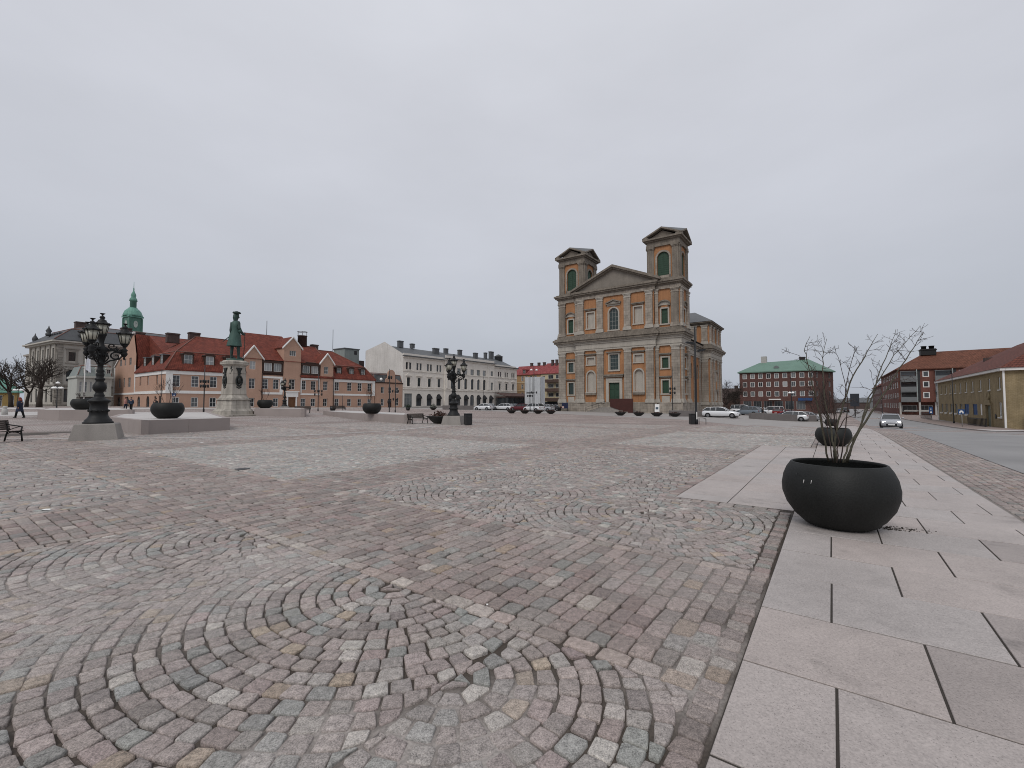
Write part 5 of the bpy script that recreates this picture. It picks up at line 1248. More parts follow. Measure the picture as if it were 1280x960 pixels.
mb = MB(); mb.lathe([(4.9, 29.1), (4.6, 29.7), (3.9, 30.7), (2.9, 31.3), (2.2, 31.6), (2.1, 31.8)], 8, rot=math.pi / 8); mb.build("dome", COPPER, t)
mb = MB(); mb.lathe([(1.6, 31.8), (1.6, 33.8), (2.0, 34.0), (2.0, 34.2)], 8, rot=math.pi / 8); mb.build("lantern", COPD, t)
mb = MB(); mb.lathe([(1.9, 34.2), (1.8, 34.6), (1.15, 35.2), (1.3, 35.7), (1.15, 36.2), (.5, 37.0), (.25, 37.6), (.4, 37.9), (.15, 38.2), (.08, 40.2)], 8, rot=math.pi / 8); mb.build("spire", COPPER, t)
lp = at(-6, 88); lp.z = 0
t = thing("kiosk_house", "low yellow wooden house with pale green copper roof at the far left edge", "house", lp, ROT_A)
mb = MB(); F0.wall(mb, -6, 3.2, -.5, 3.8, [(-1.6, -.9, 1, 3.2), (.2, .9, 1, 3.2), (1.8, 2.5, 1, 3.2)], 0, .1); mb.poly([(3.2, 0, -.5), (3.2, 7, -.5), (3.2, 7, 3.8), (3.2, 0, 3.8)]); mb.build("wall", mat("yellow boards", (.42, .29, .11), .8, .2, 1), t)
for u in (-1.25, .55, 2.15): window(t, F0, u, 1, .7, 2.2, WFR, PANE, 1, (.5,), .07, False, .05)
mansard("roof", t, COPPER, -6, 3.2, 0, 7, 3.9, 2.2, 7.0, 8.0, False, True, .5)
# ================================================================ BUILDINGS ON THE RIGHT
YBRICK = brickmat("yellow brick", (.265, .205, .115), (.315, .25, .15), (.19, .15, .085), .26, .085, .01, .85, .3, .3)
RBRICK = brickmat("dark red brick", (.10, .048, .042), (.135, .062, .052), (.10, .068, .06), .26, .085, .01, .85, .25, .3)
OBRICK = brickmat("orange red brick", (.145, .058, .045), (.18, .075, .058), (.15, .08, .065), .26, .085, .01, .85, .25, .3)
BALG = mat("grey balcony panel", (.155, .165, .17), .6, .15, 1.2, 12, .05)
BLUES = mat("blue panel", (.025, .07, .19), .5, .2, 2); CONC = mat("pale concrete", (.42, .41, .39), .8, .2, .8, 9)
def struc(parent, name, m, fn):
    mb = MB(); fn(mb); return mb.build(name, m, parent)
y0 = Vector((54.33, 49.0, 0))
YB = thing("brick_office", "long low yellow brick building with red hipped roof and blue panels beside the road", "building", y0, ROT_A + math.pi)
FY = Face((0, 0, 0)); FYE = Face((0, 0, 0), math.pi / 2); GY = Face((-38.1, 16, 0), -math.pi / 2)
YW = [-1.95, -6.0, -9.95, -13.9, -17.4, -20.9, -24.2, -27.7, -31.3, -34.9]
yo = [(u - .42, u + .42, 3.15, 4.55) for u in YW] + [(-2.55, -1.45, .0, 1.7), (-7.5, -5.3, -1.9, 1.3), (-10.6, -9.6, .05, 1.5), (-14.2, -11.9, .05, 1.5), (-18.9, -16.3, .05, 1.5)] + [(u - .8, u + .8, .1, 1.5) for u in YW[5:]]
struc(YB, "wall", YBRICK, lambda mb: (FY.wall(mb, -38.1, 0, -2.4, 5.2, yo, 0, .2), FYE.wall(mb, 0, 16, -2.4, 5.2, (), 0), GY.wall(mb, 0, 16, -2.4, 5.2, (), 0)))
for i, o in enumerate(yo):
    u = (o[0] + o[1]) / 2; w_ = o[1] - o[0]; h_ = o[3] - o[2]
    if i < 10: window(YB, FY, u, o[2], w_, h_, WFR, PANE, 0, (), .12, False, .08)
    elif i == 10: window(YB, FY, u, o[2], w_, h_, WFR, PANEL, 1, (), .12, False, .08)
    elif i == 11:
        mb = MB(); FY.box(mb, o[0], o[1], o[2], o[3], -.12, 0, .18)
        for q in (.1, 1.2): FY.box(mb, o[0] + q, o[0] + q + .9, -1.4, .9, -.10, 0, .12)
        mb.build("door", mat("grey green door", (.13, .14, .11), .6, .2), YB)
    elif i == 12: struc(YB, "white_panel", WHITEP, lambda mb: FY.box(mb, o[0], o[1], o[2], o[3], -.06, 0, .1))
    elif i in (13, 14): window(YB, FY, u, o[2], w_, h_, BLUES, BLUES, 1, (.5,), .1, False, .06)
    else: window(YB, FY, u, o[2], w_, h_, GFR, PANEL, 1, (), .1, False, .1)
for u in YW: struc(YB, "window_sill", WHITEP, lambda mb: FY.box(mb, u - .5, u + .5, 3.05, 3.14, .1))
struc(YB, "window_sill", WHITEP, lambda mb: FY.box(mb, -2.65, -1.35, -.12, -.01, .12))
for u in YW[4:]:
    struc(YB, "window_box", WHITEP, lambda mb: FY.box(mb, u - .25, u + .25, -.15, .09, .25))
struc(YB, "fascia", WHITEP, lambda mb: (FY.box(mb, -38.5, .4, 5.2, 5.5, .4, 0, .02), FYE.box(mb, 0.03, 16, 5.2, 5.5, .4, 0, .02)))
struc(YB, "corner_pipe", WHITEP, lambda mb: mb.box(-.02, .16, -.16, -.01, -2.0, 5.2)); struc(YB, "downpipe", WHITEP, lambda mb: mb.box(-38.0, -37.85, -.14, -.01, -2.2, 5.2))
struc(YB, "plinth", CONC, lambda mb: FY.box(mb, -38, -7.6, -2.4, -1.35, .06))
struc(YB, "door_surround", mat("sandy carved stone", (.25, .20, .12), .85, .3, 3, 20, .3), lambda mb: (FY.box(mb, -7.8, -7.5, -1.9, 1.4, .12), FY.box(mb, -5.3, -5.0, -1.9, 1.4, .12), FY.box(mb, -7.8, -5.0, 1.4, 1.65, .2)))
mb = MB(); FY.box(mb, -7.2, -5.6, 1.66, 2.0, .15)
for k in range(7): t_ = k * 2.4; mb.blob((-6.4 + .5 * math.cos(t_), -.06, 2.35 + .3 * math.sin(t_) + .05 * k), .2 + .05 * (k % 3), 6, 0, (1, .5, 1.1))
mb.blob((-6.4, -.08, 2.85), .26, 7, 0, (.8, .6, 1.1)); mb.build("carved_relief", bpy.data.materials["sandy carved stone"], YB)
struc(YB, "round_plaque", IRON, lambda mb: FY.extr(mb, [(-3.75 + .28 * math.cos(k * .5236), .05 + .28 * math.sin(k * .5236)) for k in range(12)], -.06, .0))
mb = MB(); e = ring(-38.6, .5, -.5, 16.5, 5.5); mb.add(e + [(-30, 8, 10.6), (-8, 8, 10.9)], [(0, 1, 5, 4), (1, 2, 5), (2, 3, 4, 5), (3, 0, 4), (3, 2, 1, 0)])
mb.build("roof", roofmat("dull red tiles", (.13, .042, .030), (.175, .058, .040)), YB)
chimney(YB, -4, 8.3, 10, 12.4, 1.2, 1.0, mat("red sheet chimney", (.20, .035, .035), .6, .2)); struc(YB, "roof_hatch", CHIMB, lambda mb: (mb.box(-13, -8.5, 5.6, 8, 9.0, 10.3), mb.box(-13.2, -8.3, 5.4, 8.2, 10.3, 10.5)))
struc(YB, "roof_light", CHIMB, lambda mb: mb.box(-24.6, -23.6, 3.2, 4.0, 7.2, 8.4))
# iron fence along its foot: posts and rails
for nm, us, h_, lab in (("railing", [-11.5 + k * .55 for k in range(17)], 1.0, "low dark iron railing by the door of the yellow brick building"), ("railing", [-50 + k * 1.1 for k in range(12)], 1.2, "grey slatted railing at the far end of the yellow brick building")):
    t = thing(nm, lab, "railing", y0, ROT_A + math.pi)
    z_ = lambda u, v: hgt(*(y0 - AX * u - BX * v).xy) + .1
    for u in us: MB().box(u - .03, u + .03, -1.03, -.97, z_(u, -1), z_(u, -1) + h_).build("post", IRON, t)
    for q in (.15, .9): MB().tube([(u, -1, z_(u, -1) + h_ * q) for u in (us[0], us[-1])], .03, 5).build("rail", IRON, t)
t = thing("iron_gate", "dark iron gate beside the near corner of the yellow brick building", "gate", y0 + Vector((.9, -1.3, 0)), math.atan2(-BX.y, -BX.x))
zg = hgt(y0.x, y0.y) - .1
for k in range(16): MB().box(k * .32 - (.13 if k in (0, 5) else .025), k * .32 + (.13 if k in (0, 5) else .025), -.04, .04, zg, zg + (1.75 if k in (0, 5) else 1.5)).build("post" if k in (0, 5) else "bar", IRON, t)
for q in (.25, 1.35): MB().box(0, 5, -.05, .05, zg + q, zg + q + .06).build("rail", IRON, t)

b0_ = at(1124, 122); b0_.z = 0
RB = thing("brick_apartments", "tall red brick apartment block with grey balconies and black chimney across the road", "building", b0_, ROT_A + math.pi)
FBF = Face((0, 0, 0), math.pi / 2)
wf = [(5.6 + k * 7.0 - .65, 5.6 + k * 7.0 + .65, z, z + 1.6) for k in (0, 1, 2, 3) for z in (2.95, 5.85, 8.65)]
ws = [(-2.4 - k * 5.2 - 1.15, -2.4 - k * 5.2 + 1.15, z, z + 1.5) for k in range(9) for z in (.2, 2.95, 5.85, 8.65)]
def _w(mb):
    FBF.wall(mb, 0, 34, 1.9, 10.9, wf, 0, .2); FY.wall(mb, -52, 0, -2.2, 10.9, ws, 0, .2)
    mb.poly([(0, 0, 1.9), (-2.5, 0, 1.9), (-2.5, 34, 1.9), (0, 34, 1.9)]); mb.poly([(-2.5, 0, -2.2), (-2.5, 34, -2.2), (-2.5, 34, 1.9), (-2.5, 0, 1.9)])
struc(RB, "wall", OBRICK, _w)
for o in wf: window(RB, FBF, (o[0] + o[1]) / 2, o[2], 1.3, 1.6, WFR, PANE, 0, (), .2, False, .03)
for o in ws: window(RB, FY, (o[0] + o[1]) / 2, o[2], 2.3, 1.5, WFR, PANEL, 2, (), .14, False, .03)
for u0 in (.35, 7.3, 14.3, 21.3):
    for z in (2.0, 4.8, 7.6):
        mb = MB(); FBF.box(mb, u0, u0 + 3.3, z, z + 1.25, .9, 0, -.82); FBF.box(mb, u0, u0 + 3.3, z - .1, z + .05, .88, 0); FBF.box(mb, u0, u0 + 3.3, z + 2.55, z + 2.68, .9, 0, -.1)
        for q in (0, 3.2): FBF.box(mb, u0 + q, u0 + q + .1, z + 1.25, z + 2.55, .9, 0, -.75)
        o = mb.build("balcony", BALG, RB); struc(o, "glazing", PANE, lambda mb: FBF.box(mb, u0 + .1, u0 + 3.2, z + 1.25, z + 2.55, .04, 0, .0))
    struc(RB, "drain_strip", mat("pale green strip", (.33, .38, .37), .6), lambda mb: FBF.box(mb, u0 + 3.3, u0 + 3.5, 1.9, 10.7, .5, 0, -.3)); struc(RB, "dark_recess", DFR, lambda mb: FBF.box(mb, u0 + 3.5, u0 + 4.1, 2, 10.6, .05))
for u in (.25, 4.2, 7.4, 11.2, 14.4, 18.2, 21.5): struc(RB, "pillar", CONC, lambda mb: mb.box(-.5, -.1, u - .2, u + .2, -2.2, 1.88))
for u0, u1 in ((.8, 3.9), (4.6, 7.0), (7.8, 10.8)): window(RB, Face((-2.5, 0, 0), math.pi / 2), (u0 + u1) / 2, -.8, u1 - u0, 1.9, WFR, PANE, 2, (), .12, False, -.1)
struc(RB, "bench_wall", CONC, lambda mb: mb.box(-1.2, -.9, 1.0, 6.5, -.6, -.25))
mb = MB(); e = ring(-52, .5, -.6, 34, 10.9); mb.add(e + [(-52, 6.5, 15.7), (-5.5, 6.5, 15.7), (-5.5, 34, 15.9)] + [(x, y, z - .2) for x, y, z in e], [(0, 1, 5, 4), (1, 2, 6, 5), (7, 8, 1, 0), (8, 9, 2, 1), (3, 0, 4), (7, 10, 9, 8)])
mb.add([(-5.5, 6.5, 15.7), (-5.5, 34, 15.9), (-11, 34, 10.9), (-11, 12, 10.9), (-52, 12, 10.9), (-52, 6.5, 15.7)], [(0, 3, 4, 5), (0, 1, 2, 3)])
mb.build("roof", roofmat("orange red tiles", (.15, .062, .040), (.195, .08, .052)), RB)
mb = MB(); mb.box(-1.2, 1.2, -1.6, 1.6, 0, 1.7); mb.box(-1.35, 1.35, -1.75, 1.75, 1.3, 1.5)
for q in (-.8, .8): mb.lathe([(.55, 1.7), (.55, 2.4), (.65, 2.4), (.65, 2.55)], 10, (0, q, 0))
mb.build("chimney", mat("black chimney", (.015, .015, .016), .6, .3), RB, (-5, 6.8, 14.8))
t = thing("brick_terrace", "farther red brick row with lower roof down the street on the right", "building", b0_ + AX * 52.3, ROT_A + math.pi)
w3 = [(-3 - k * 5 - 1, -3 - k * 5 + 1, z, z + 1.5) for k in range(8) for z in (-.2, 2.8, 5.4)]
struc(t, "wall", RBRICK, lambda mb: (FY.wall(mb, -45, 0, -2.2, 8.2, w3, 0, .2), mb.poly([(0, 0, -2.2), (0, 11, -2.2), (0, 11, 8.2), (0, 0, 8.2)])))
for o in w3: window(t, FY, (o[0] + o[1]) / 2, o[2], 2.0, 1.5, WFR, PANEL, 1, (), .12, False, .05)
gable_roof("roof", t, REDTILE, -45, 0, 0, 11, 8.2, 12)

g0 = at(925, 145); g0.z = 0
GB = thing("brick_corner_block", "dark red brick office block with pale green copper hipped roof behind the parked cars", "building", g0, ROT_B + math.pi)
F2G = Face((20, 0, 0), math.atan2(.926, .379)); FLG = Face((0, 14, 0), -math.pi / 2)
gw = [(1.56 + 2.22 * k - .62, 1.56 + 2.22 * k + .62, z, z + h_) for k in range(9) for z, h_ in ((3.75, 1.6), (6.75, 1.6), (9.4, 1.6))]
gw2 = [(u - .62, u + .62, z, z + 1.6) for u in (2.2, 6.2, 10.2) for z in (3.75, 6.75, 9.4)]
gs = [(1 + k * 2.9, 3.3 + k * 2.9, -.3, 2.3) for k in range(6)]
def _g(mb):
    F0.wall(mb, 0, 20, -1.5, 11.4, gw + gs, 0, .2); F2G.wall(mb, 0, 12.7, -1.5, 11.4, gw2, 0, .2); FLG.wall(mb, 0, 14, -1.5, 11.4, (), 0)
struc(GB, "wall", RBRICK, _g)
for o in gw: window(GB, F0, (o[0] + o[1]) / 2, o[2], 1.24, 1.6, WFR, PANE if rnd.random() < .6 else PANEL, 1, (), .13, False, .04)
for o in gw2: window(GB, F2G, (o[0] + o[1]) / 2, o[2], 1.24, 1.6, GFR, PANE, 1, (), .1, False, .06)
for o in gs: window(GB, F0, (o[0] + o[1]) / 2, o[2], o[1] - o[0], o[3] - o[2], GFR, PANE, 2, (), .1, False, .1)
struc(GB, "canopy", WHITEP, lambda mb: F0.box(mb, 8.3, 11.5, 2.6, 2.95, 1.4)); struc(GB, "awning", BLUES, lambda mb: F0.extr(mb, [(16, 2.4), (19.6, 2.4), (19.6, 3.2), (16, 3.2)], -.9, -.02))
fp = [(-.5, -.5), (20.3, -.5), (25.5, 11.6), (22, 20), (-.5, 14.5)]
mb = MB(); n_ = 5; v_ = [(x, y, 11.35) for x, y in fp] + [(x, y, 11.65) for x, y in fp] + [(5.2, 6.5, 15.0), (18.6, 7.2, 15.5)]
mb.add(v_, [(0, 1, 2, 3, 4)] + [(i, (i + 1) % 5, 5 + (i + 1) % 5, 5 + i) for i in range(5)] + [(5, 6, 11, 10), (6, 7, 11), (7, 8, 11), (8, 9, 10, 11), (9, 5, 10)])
mb.build("roof", mat("pale green copper roof", (.135, .225, .18), .6, .25, .4, 6, .15, 0, .3, .5), GB)
struc(GB, "roof_cabin", CONC, lambda mb: mb.box(5.6, 7.2, 6, 8, 14.5, 17.0)); chimney(GB, 17.0, 7.5, 15.0, 16.3, 1.6, 1.2, IRON)
mb = MB(); F0.extr(mb, [(9.6, 12.6), (11.0, 12.6), (11.0, 13.1), (10.3, 13.5), (9.6, 13.1)], 1.3, 4.0); mb.build("dormer", BALG, GB)

# ---------------------------------------------------------------- far things at the end of the street
for px, D, w_, h_, lab, m_ in ((1050, 250, 26, 3.6, "low dark shed far down the street left of the sign pylon", CHIMB), (1082, 265, 20, 4.6, "low grey shed far down the street right of the sign pylon", BALG)):
    q = at(px, D); t = thing("shed", lab, "shed", q, ROT_B + math.pi)
    struc(t, "wall", m_, lambda mb: mb.box(-w_ / 2, w_ / 2, 0, 8, -1, h_)); gable_roof("roof", t, GREYROOF, -w_ / 2, w_ / 2, 0, 8, h_, h_ + 1.6)
q = at(1068.5, 105); t = thing("sign_pylon", "dark upright advertising pylon at the end of the street", "sign", q, ROT_B + math.pi)
struc(t, "post", IRON, lambda mb: mb.box(-.12, .12, -.1, .1, 0, 3)); struc(t, "panel", mat("dark pylon panel", (.03, .035, .045), .4, .3), lambda mb: mb.bbox(-.85, .85, -.2, .2, 2.4, 5.4, .04)); 
q = at(915, 175); t = thing("dark_house", "small dark brown house behind the bare tree right of the church", "house", q, ROT_B + math.pi)
struc(t, "wall", BROWNW, lambda mb: mb.box(-5.5, 5.5, 0, 8, -1, 5.0)); gable_roof("roof", t, CHIMB, -5.5, 5.5, 0, 8, 5, 8.3); chimney(t, 1, 4, 8, 9.6)
# ================================================================ TREES
BARK = mat("dark bark", (.045, .036, .030), .9, .35, 4, 25, .5); TWIG = mat("grey green bark", (.075, .068, .048), .8, .3, 8, 40, .3); TWIG2 = mat("red brown twig", (.055, .038, .033), .8, .3, 9, 40, .2)
def branch(mb, p, d, L_, r, lev, maxlev, rg, n=5, spread=.6, lift=.15, kids=(2, 3), twig_r=.004, shrink=.7, gnarl=.25):
    pts = [Vector(p)]; rs = [r]; d = Vector(d).normalized(); st = 4; ends = []
    for i in range(st):
        d = (d + Vector((rg.gauss(0, gnarl), rg.gauss(0, gnarl), rg.gauss(0, gnarl) + lift * .5)) * .5).normalized()
        pts.append(pts[-1] + d * L_ / st); rs.append(max(twig_r, r * (1 - (1 - shrink) * (i + 1) / st)))
        if lev < maxlev and i >= 1: ends.append((pts[-1], d.copy(), rs[-1]))
    mb.tube(pts, rs, n if lev < 2 else max(3, n - lev))
    if lev >= maxlev: return
    for (q, dd, rr) in [ends[-1]] * rg.randint(*kids) + ends[:-1]:
        ax = Vector((rg.gauss(0, 1), rg.gauss(0, 1), rg.gauss(0, 1))).cross(dd).normalized()
        nd = (dd + ax * spread * rg.uniform(.5, 1.4) + Vector((0, 0, lift))).normalized()
        branch(mb, q, nd, L_ * rg.uniform(.55, .85), rr * rg.uniform(.6, .85), lev + 1, maxlev, rg, n, spread, lift, kids, twig_r, shrink, gnarl)
def bare_tree(name, label, loc, trunk_h, r, L_, lev, seed, lean=0, spread=.75, group=None):
    rg = random.Random(seed); t = thing(name, label, "tree", loc, 0, group)
    mb = MB(); mb.tube([(0, 0, -.2), (lean * .2, 0, trunk_h * .4), (lean * .5, .05, trunk_h * .75), (lean, 0, trunk_h)], [r * 1.25, r, r * .9, r * .8], 8); mb.build("trunk", BARK, t)
    mb = MB()
    for k in range(5):
        a = k * 1.256 + rg.uniform(-.4, .4); branch(mb, (lean, 0, trunk_h - .05), (math.cos(a) * .8, math.sin(a) * .8, .8), L_, r * .5, 0, lev, rg, 5, spread, .12, (2, 2), .022, .7, .35)
    mb.build("crown", BARK, t); return t
bare_tree("bare_tree", "leftmost bare pollarded tree in front of the yellow kiosk house", at(14, 74), 2.6, .28, 2.6, 3, 1, -.5)
bare_tree("bare_tree", "bare pollarded tree with thick dark limbs in front of the sandstone building", at(49, 72), 3.0, .34, 2.5, 3, 5, .2)
bare_tree("bare_tree", "slender bare tree between the two pollarded trees at the far left", at(33, 78), 2.4, .24, 2.8, 3, 8, .4)
bare_tree("bare_tree", "dense bare dark tree between the church and the brick office block", at(908, 140), 2.0, .3, 3.0, 4, 12)
bare_tree("bare_tree", "bare tree right of the church in front of the dark brown house", at(921, 150), 1.8, .25, 2.4, 4, 15)

# ================================================================ PLANTERS
BOWL = mat("matt black bowl", (.012, .0128, .0122), .6, .5, 2.2, 45, .15, 0, .3, 1.2, (.0065, .0072, .0068)); SOIL = mat("dark soil", (.035, .028, .022), .95, .4, 9, 40, .8)
BOWLPROF = [(.02, .012), (.40, .012), (.44, .03), (.56, .13), (.665, .27), (.72, .42), (.725, .52), (.70, .65), (.655, .75), (.60, .825), (.585, .832), (.57, .825), (.58, .79), (.62, .72), (.62, .70)]
BOWLM = MB().lathe(BOWLPROF, 56, caps=False).mesh("bowl", [BOWL])
SOILM = MB().lathe([(.62, .70), (.4, .73), (.1, .75)], 24).mesh("soil", [SOIL])
def planter(label, loc, scale=1.0, group="black bowl planters", seed=0, stems=0, stemh=1.0):
    t = thing("bowl_planter", label, "planter", loc, seed * 1.1, group); t.scale = (scale,) * 3
    link("bowl", BOWLM, t); link("soil", SOILM, t)
    return t
def shrub(label, loc, h, n, seed, cat="shrub"):
    rg = random.Random(seed); t = thing("bare_shrub", label, cat, loc)
    for k in range(n):
        mb = MB(); a = rg.uniform(0, 6.28); branch(mb, (.1 * math.cos(a), .1 * math.sin(a), 0), (.45 * math.cos(a), .45 * math.sin(a), 1), h * .5, .016, 0, 3, rg, 4, .45, .3, (1, 2), .005, .6, .15); mb.build("stem", TWIG2, t)
    return t
pn = spot(1053, 650)
pn.x, pn.y = W(7.28, -.035)
pl = planter("nearest black bowl planter on the granite slab path", (pn.x, pn.y, .006), 1.0); pl.scale = (.875, .875, .98)
mb = MB()
for k in range(2): mb.tube([(-.36 + k * .09, -.655 - .0 * k, .60), (-.35 + k * .09, -.66, .645)], .004, 4)
mb.build("scratch", WHITEP, pl); pl.rotation_euler = (0, 0, R(-40))
MB().lathe([(.012, 0), (.012, .01)], 10).build("drain_hole", IRON, pl, (-.45, -.55, .70), (R(75), 0, R(-38)))
# the many-stemmed shrub in it: stems laid out in the air above the rim
SH = thing("bare_shrub", "tall many stemmed leafless shrub growing in the nearest black bowl planter", "shrub", (pn.x, pn.y, .72))
def Z3(zx, zy, D):       # a point of the stem at its own distance
    px, py = 960 + zx / 3.427, 400 + zy / 3.427; r = ray(px, py); t = D / r[1]
    return Vector((r[0] * t - pn.x, r[1] * t - pn.y, EYE + r[2] * t - .72))
D0 = pn.y; rg = random.Random(21)
STEMS = [([(338, 612), (372, 505), (440, 400), (505, 300), (565, 205), (630, 110), (668, 52)], .0, -.35, .019), ([(330, 612), (365, 520), (410, 420), (455, 300), (492, 190), (528, 110), (548, 40)], .05, .30, .017),
         ([(318, 612), (345, 540), (395, 455), (430, 330), (470, 260), (540, 150), (590, 95), (650, 28)], -.08, .15, .014), ([(286, 612), (288, 500), (310, 400), (352, 270), (400, 180), (440, 112), (470, 60)], .06, -.2, .018), ([(296, 612), (270, 470), (245, 340), (232, 210), (238, 140), (252, 80)], -.1, .25, .015),
         ([(262, 608), (240, 500), (215, 380), (190, 270), (165, 165), (158, 115), (180, 70)], .0, -.25, .014), ([(250, 520), (225, 400), (225, 300), (180, 200), (130, 150), (58, 124)], .1, .3, .009),
         ([(290, 470), (285, 400), (330, 330), (345, 240), (370, 140), (370, 110)], -.1, -.3, .010), ([(300, 470), (330, 420), (380, 405), (420, 380)], .05, .2, .009), ([(300, 612), (305, 520), (275, 430), (245, 380), (205, 330), (150, 290)], -.12, .1, .010), ([(310, 612), (330, 470), (340, 360), (330, 260), (300, 160), (285, 110)], .1, -.1, .010),
         ([(280, 612), (262, 500), (250, 420), (230, 380), (205, 400)], -.1, .0, .009)]
mbt = MB()
for pts, d0, d1, r_ in STEMS:
    P = []; n_ = len(pts)
    for i, (x, y) in enumerate(pts):
        q = Z3(x, y, D0 + d0 + d1 * i / (n_ - 1)); P.append(q)
    fine = []
    for i in range(n_ - 1):
        for k in range(3): fine.append(P[i].lerp(P[i + 1], k / 3) + Vector((rg.gauss(0, .006), rg.gauss(0, .006), 0)))
    fine.append(P[-1]); m_ = len(fine) - 1
    rad = [max(.0026, .84 * r_ * (1 - .86 * i / m_)) for i in range(m_ + 1)]
    mb = MB(); mb.tube(fine, rad, 7); mb.build("stem", TWIG if r_ > .0135 else TWIG2, SH)
    for i in range(int(m_ * .35), m_):
        for k in range(2 if i > m_ * .5 else 1):
            if rg.random() < .42: continue
            dd = (fine[i + 1] - fine[i]).normalized(); ax = Vector((rg.gauss(0, 1), rg.gauss(0, .8), rg.gauss(0, .5))).cross(dd).normalized()
            branch(mbt, fine[i], (dd * .6 + ax * .9 + Vector((0, 0, .1))), rg.uniform(.07, .17) * (1.15 - .5 * i / m_) * (1.2 if r_ > .01 else .9), max(.003, rad[i] * .55), 1, 2, rg, 4, .7, .05, (1, 2), .0019, .6, .35)
mbt.build("twigs", TWIG2, SH)
SH.children[-1]["kind"] = "stuff"
q = spot(1039, 558); q.x, q.y = W(ab(q.x, q.y)[0] + .4, .0); q.z = hgt(q.x, q.y)
planter("second black bowl planter along the slab path, behind the nearest one", q, .80, seed=1); shrub("thin leafless shrub in the second bowl planter on the path", q + Vector((0, 0, .55)), 1.3, 6, 3)
q = spot(1027, 532); q.x, q.y = W(ab(q.x, q.y)[0], .1); q.z = hgt(q.x, q.y)
planter("third and farthest black bowl planter on the slab path", q, .80, seed=2); shrub("thin leafless shrub in the farthest bowl planter on the path", q + Vector((0, 0, .55)), 1.1, 5, 4)

# ================================================================ STONE PLATFORMS
def platform(label, pts, ztop):
    c = sum((Vector((p.x, p.y, 0)) for p in pts), Vector()) / len(pts); t = thing("stone_platform", label, "platform", (c.x, c.y, 0), 0, "raised granite platforms on the square")
    P = [Vector((p.x - c.x, p.y - c.y, 0)) for p in pts]; n_ = len(P)
    mb = MB(); mb.extr([(p.x * .992, p.y * .992, ztop - .16) for p in P], (0, 0, .152)); mb.build("top", LIGHTP, t)
    for i in range(n_):                                  # facing slabs, each with its joint
        a_, b_ = P[i], P[(i + 1) % n_]; L_ = (b_ - a_).length; k = max(1, round(L_ / 2.6)); d = (b_ - a_).normalized(); nr = Vector((d.y, -d.x, 0))
        if nr.dot(a_) < 0: nr = -nr
        for j in range(k):
            p, q_ = a_ + d * (L_ * j / k + .006), a_ + d * (L_ * (j + 1) / k - .006)
            mb = MB(); mb.extr([(p.x, p.y, -.4), (q_.x, q_.y, -.4), (q_.x, q_.y, ztop), (p.x, p.y, ztop)], -nr * .3); mb.build("facing_slab", GRAN, t)
    return t
def atz(px, D): v_ = at(px, D); return v_
platform("low angular granite platform in front of the statue with one bowl planter on it", [atz(177.5, 22.3), atz(288, 26), atz(262, 43), atz(158, 43), atz(137, 28)], .74)
platform("taller granite platform at far left behind the ornate lamp", [atz(47.5, 37), atz(74.5, 35.5), atz(166, 36.5), atz(152, 52), atz(60, 52)], 1.06)
platform("long low granite platform in the middle of the square with sloping left end", [atz(404, 52), atz(441, 41), atz(510, 34), atz(511, 41), atz(430, 56)], .70)
platform("dark low granite platform behind the statue", [atz(318, 46), atz(381, 45), atz(379, 52), atz(322, 54)], 1.06)
for px, D, z, lab, k in ((210, 25.4, .735, "black bowl planter on the low platform before the statue", 3), (104, 36.9, 1.055, "black bowl planter half hidden behind the ornate lamp", 4), (331.5, 48.5, 1.055, "black bowl planter just right of the statue pedestal", 5), (465, 38.3, .695, "black bowl planter on the long low platform in mid square", 6)):
    q = at(px, D); q.z = z; planter(lab, q, 1.08, seed=k)
    shrub("sprig of leafless twigs in the " + lab.replace("black ", ""), q + Vector((0, 0, .75)), 1.2 if k != 4 else .6, 3, 30 + k)
# low granite walls by the parking
def lowwall(label, p, q, h=.8):
    d = q - p; L_ = Vector((d.x, d.y, 0)).length; t = thing("low_wall", label, "wall", p, math.atan2(d.y, d.x), "low granite walls by the parking places")
    k = max(1, round(L_ / 2.2)); dz = q.z - p.z
    for i in range(k):
        z = dz * (i + .5) / k; mb = MB(); mb.bbox(L_ * i / k + .008, L_ * (i + 1) / k - .008, 0, .5, z - .3, z + h, .03); mb.build("wall_block", GRAN, t)
WALLM = mat("dark wall granite", (.155, .14, .135), .8, .25, .8, 20, .2)
GRAN_ = GRAN; GRAN = WALLM
lowwall("long low grey granite wall between the church and the lamp with the bin", spot(838, 520.5), spot(923, 522.6), .88); lowwall("low grey granite wall in front of the white parked estate cars", spot(939, 523.5), spot(1021, 527), .9)
lowwall("low granite wall before the right section of the white building", spot(553, 512), spot(592, 512.4), .95); lowwall("short low granite wall left of the dark red car", spot(616, 512.6), spot(634, 512.9), .9); lowwall("low granite wall in front of the dark red car", spot(636, 513), spot(668, 513.4), .9)
GRAN = GRAN_
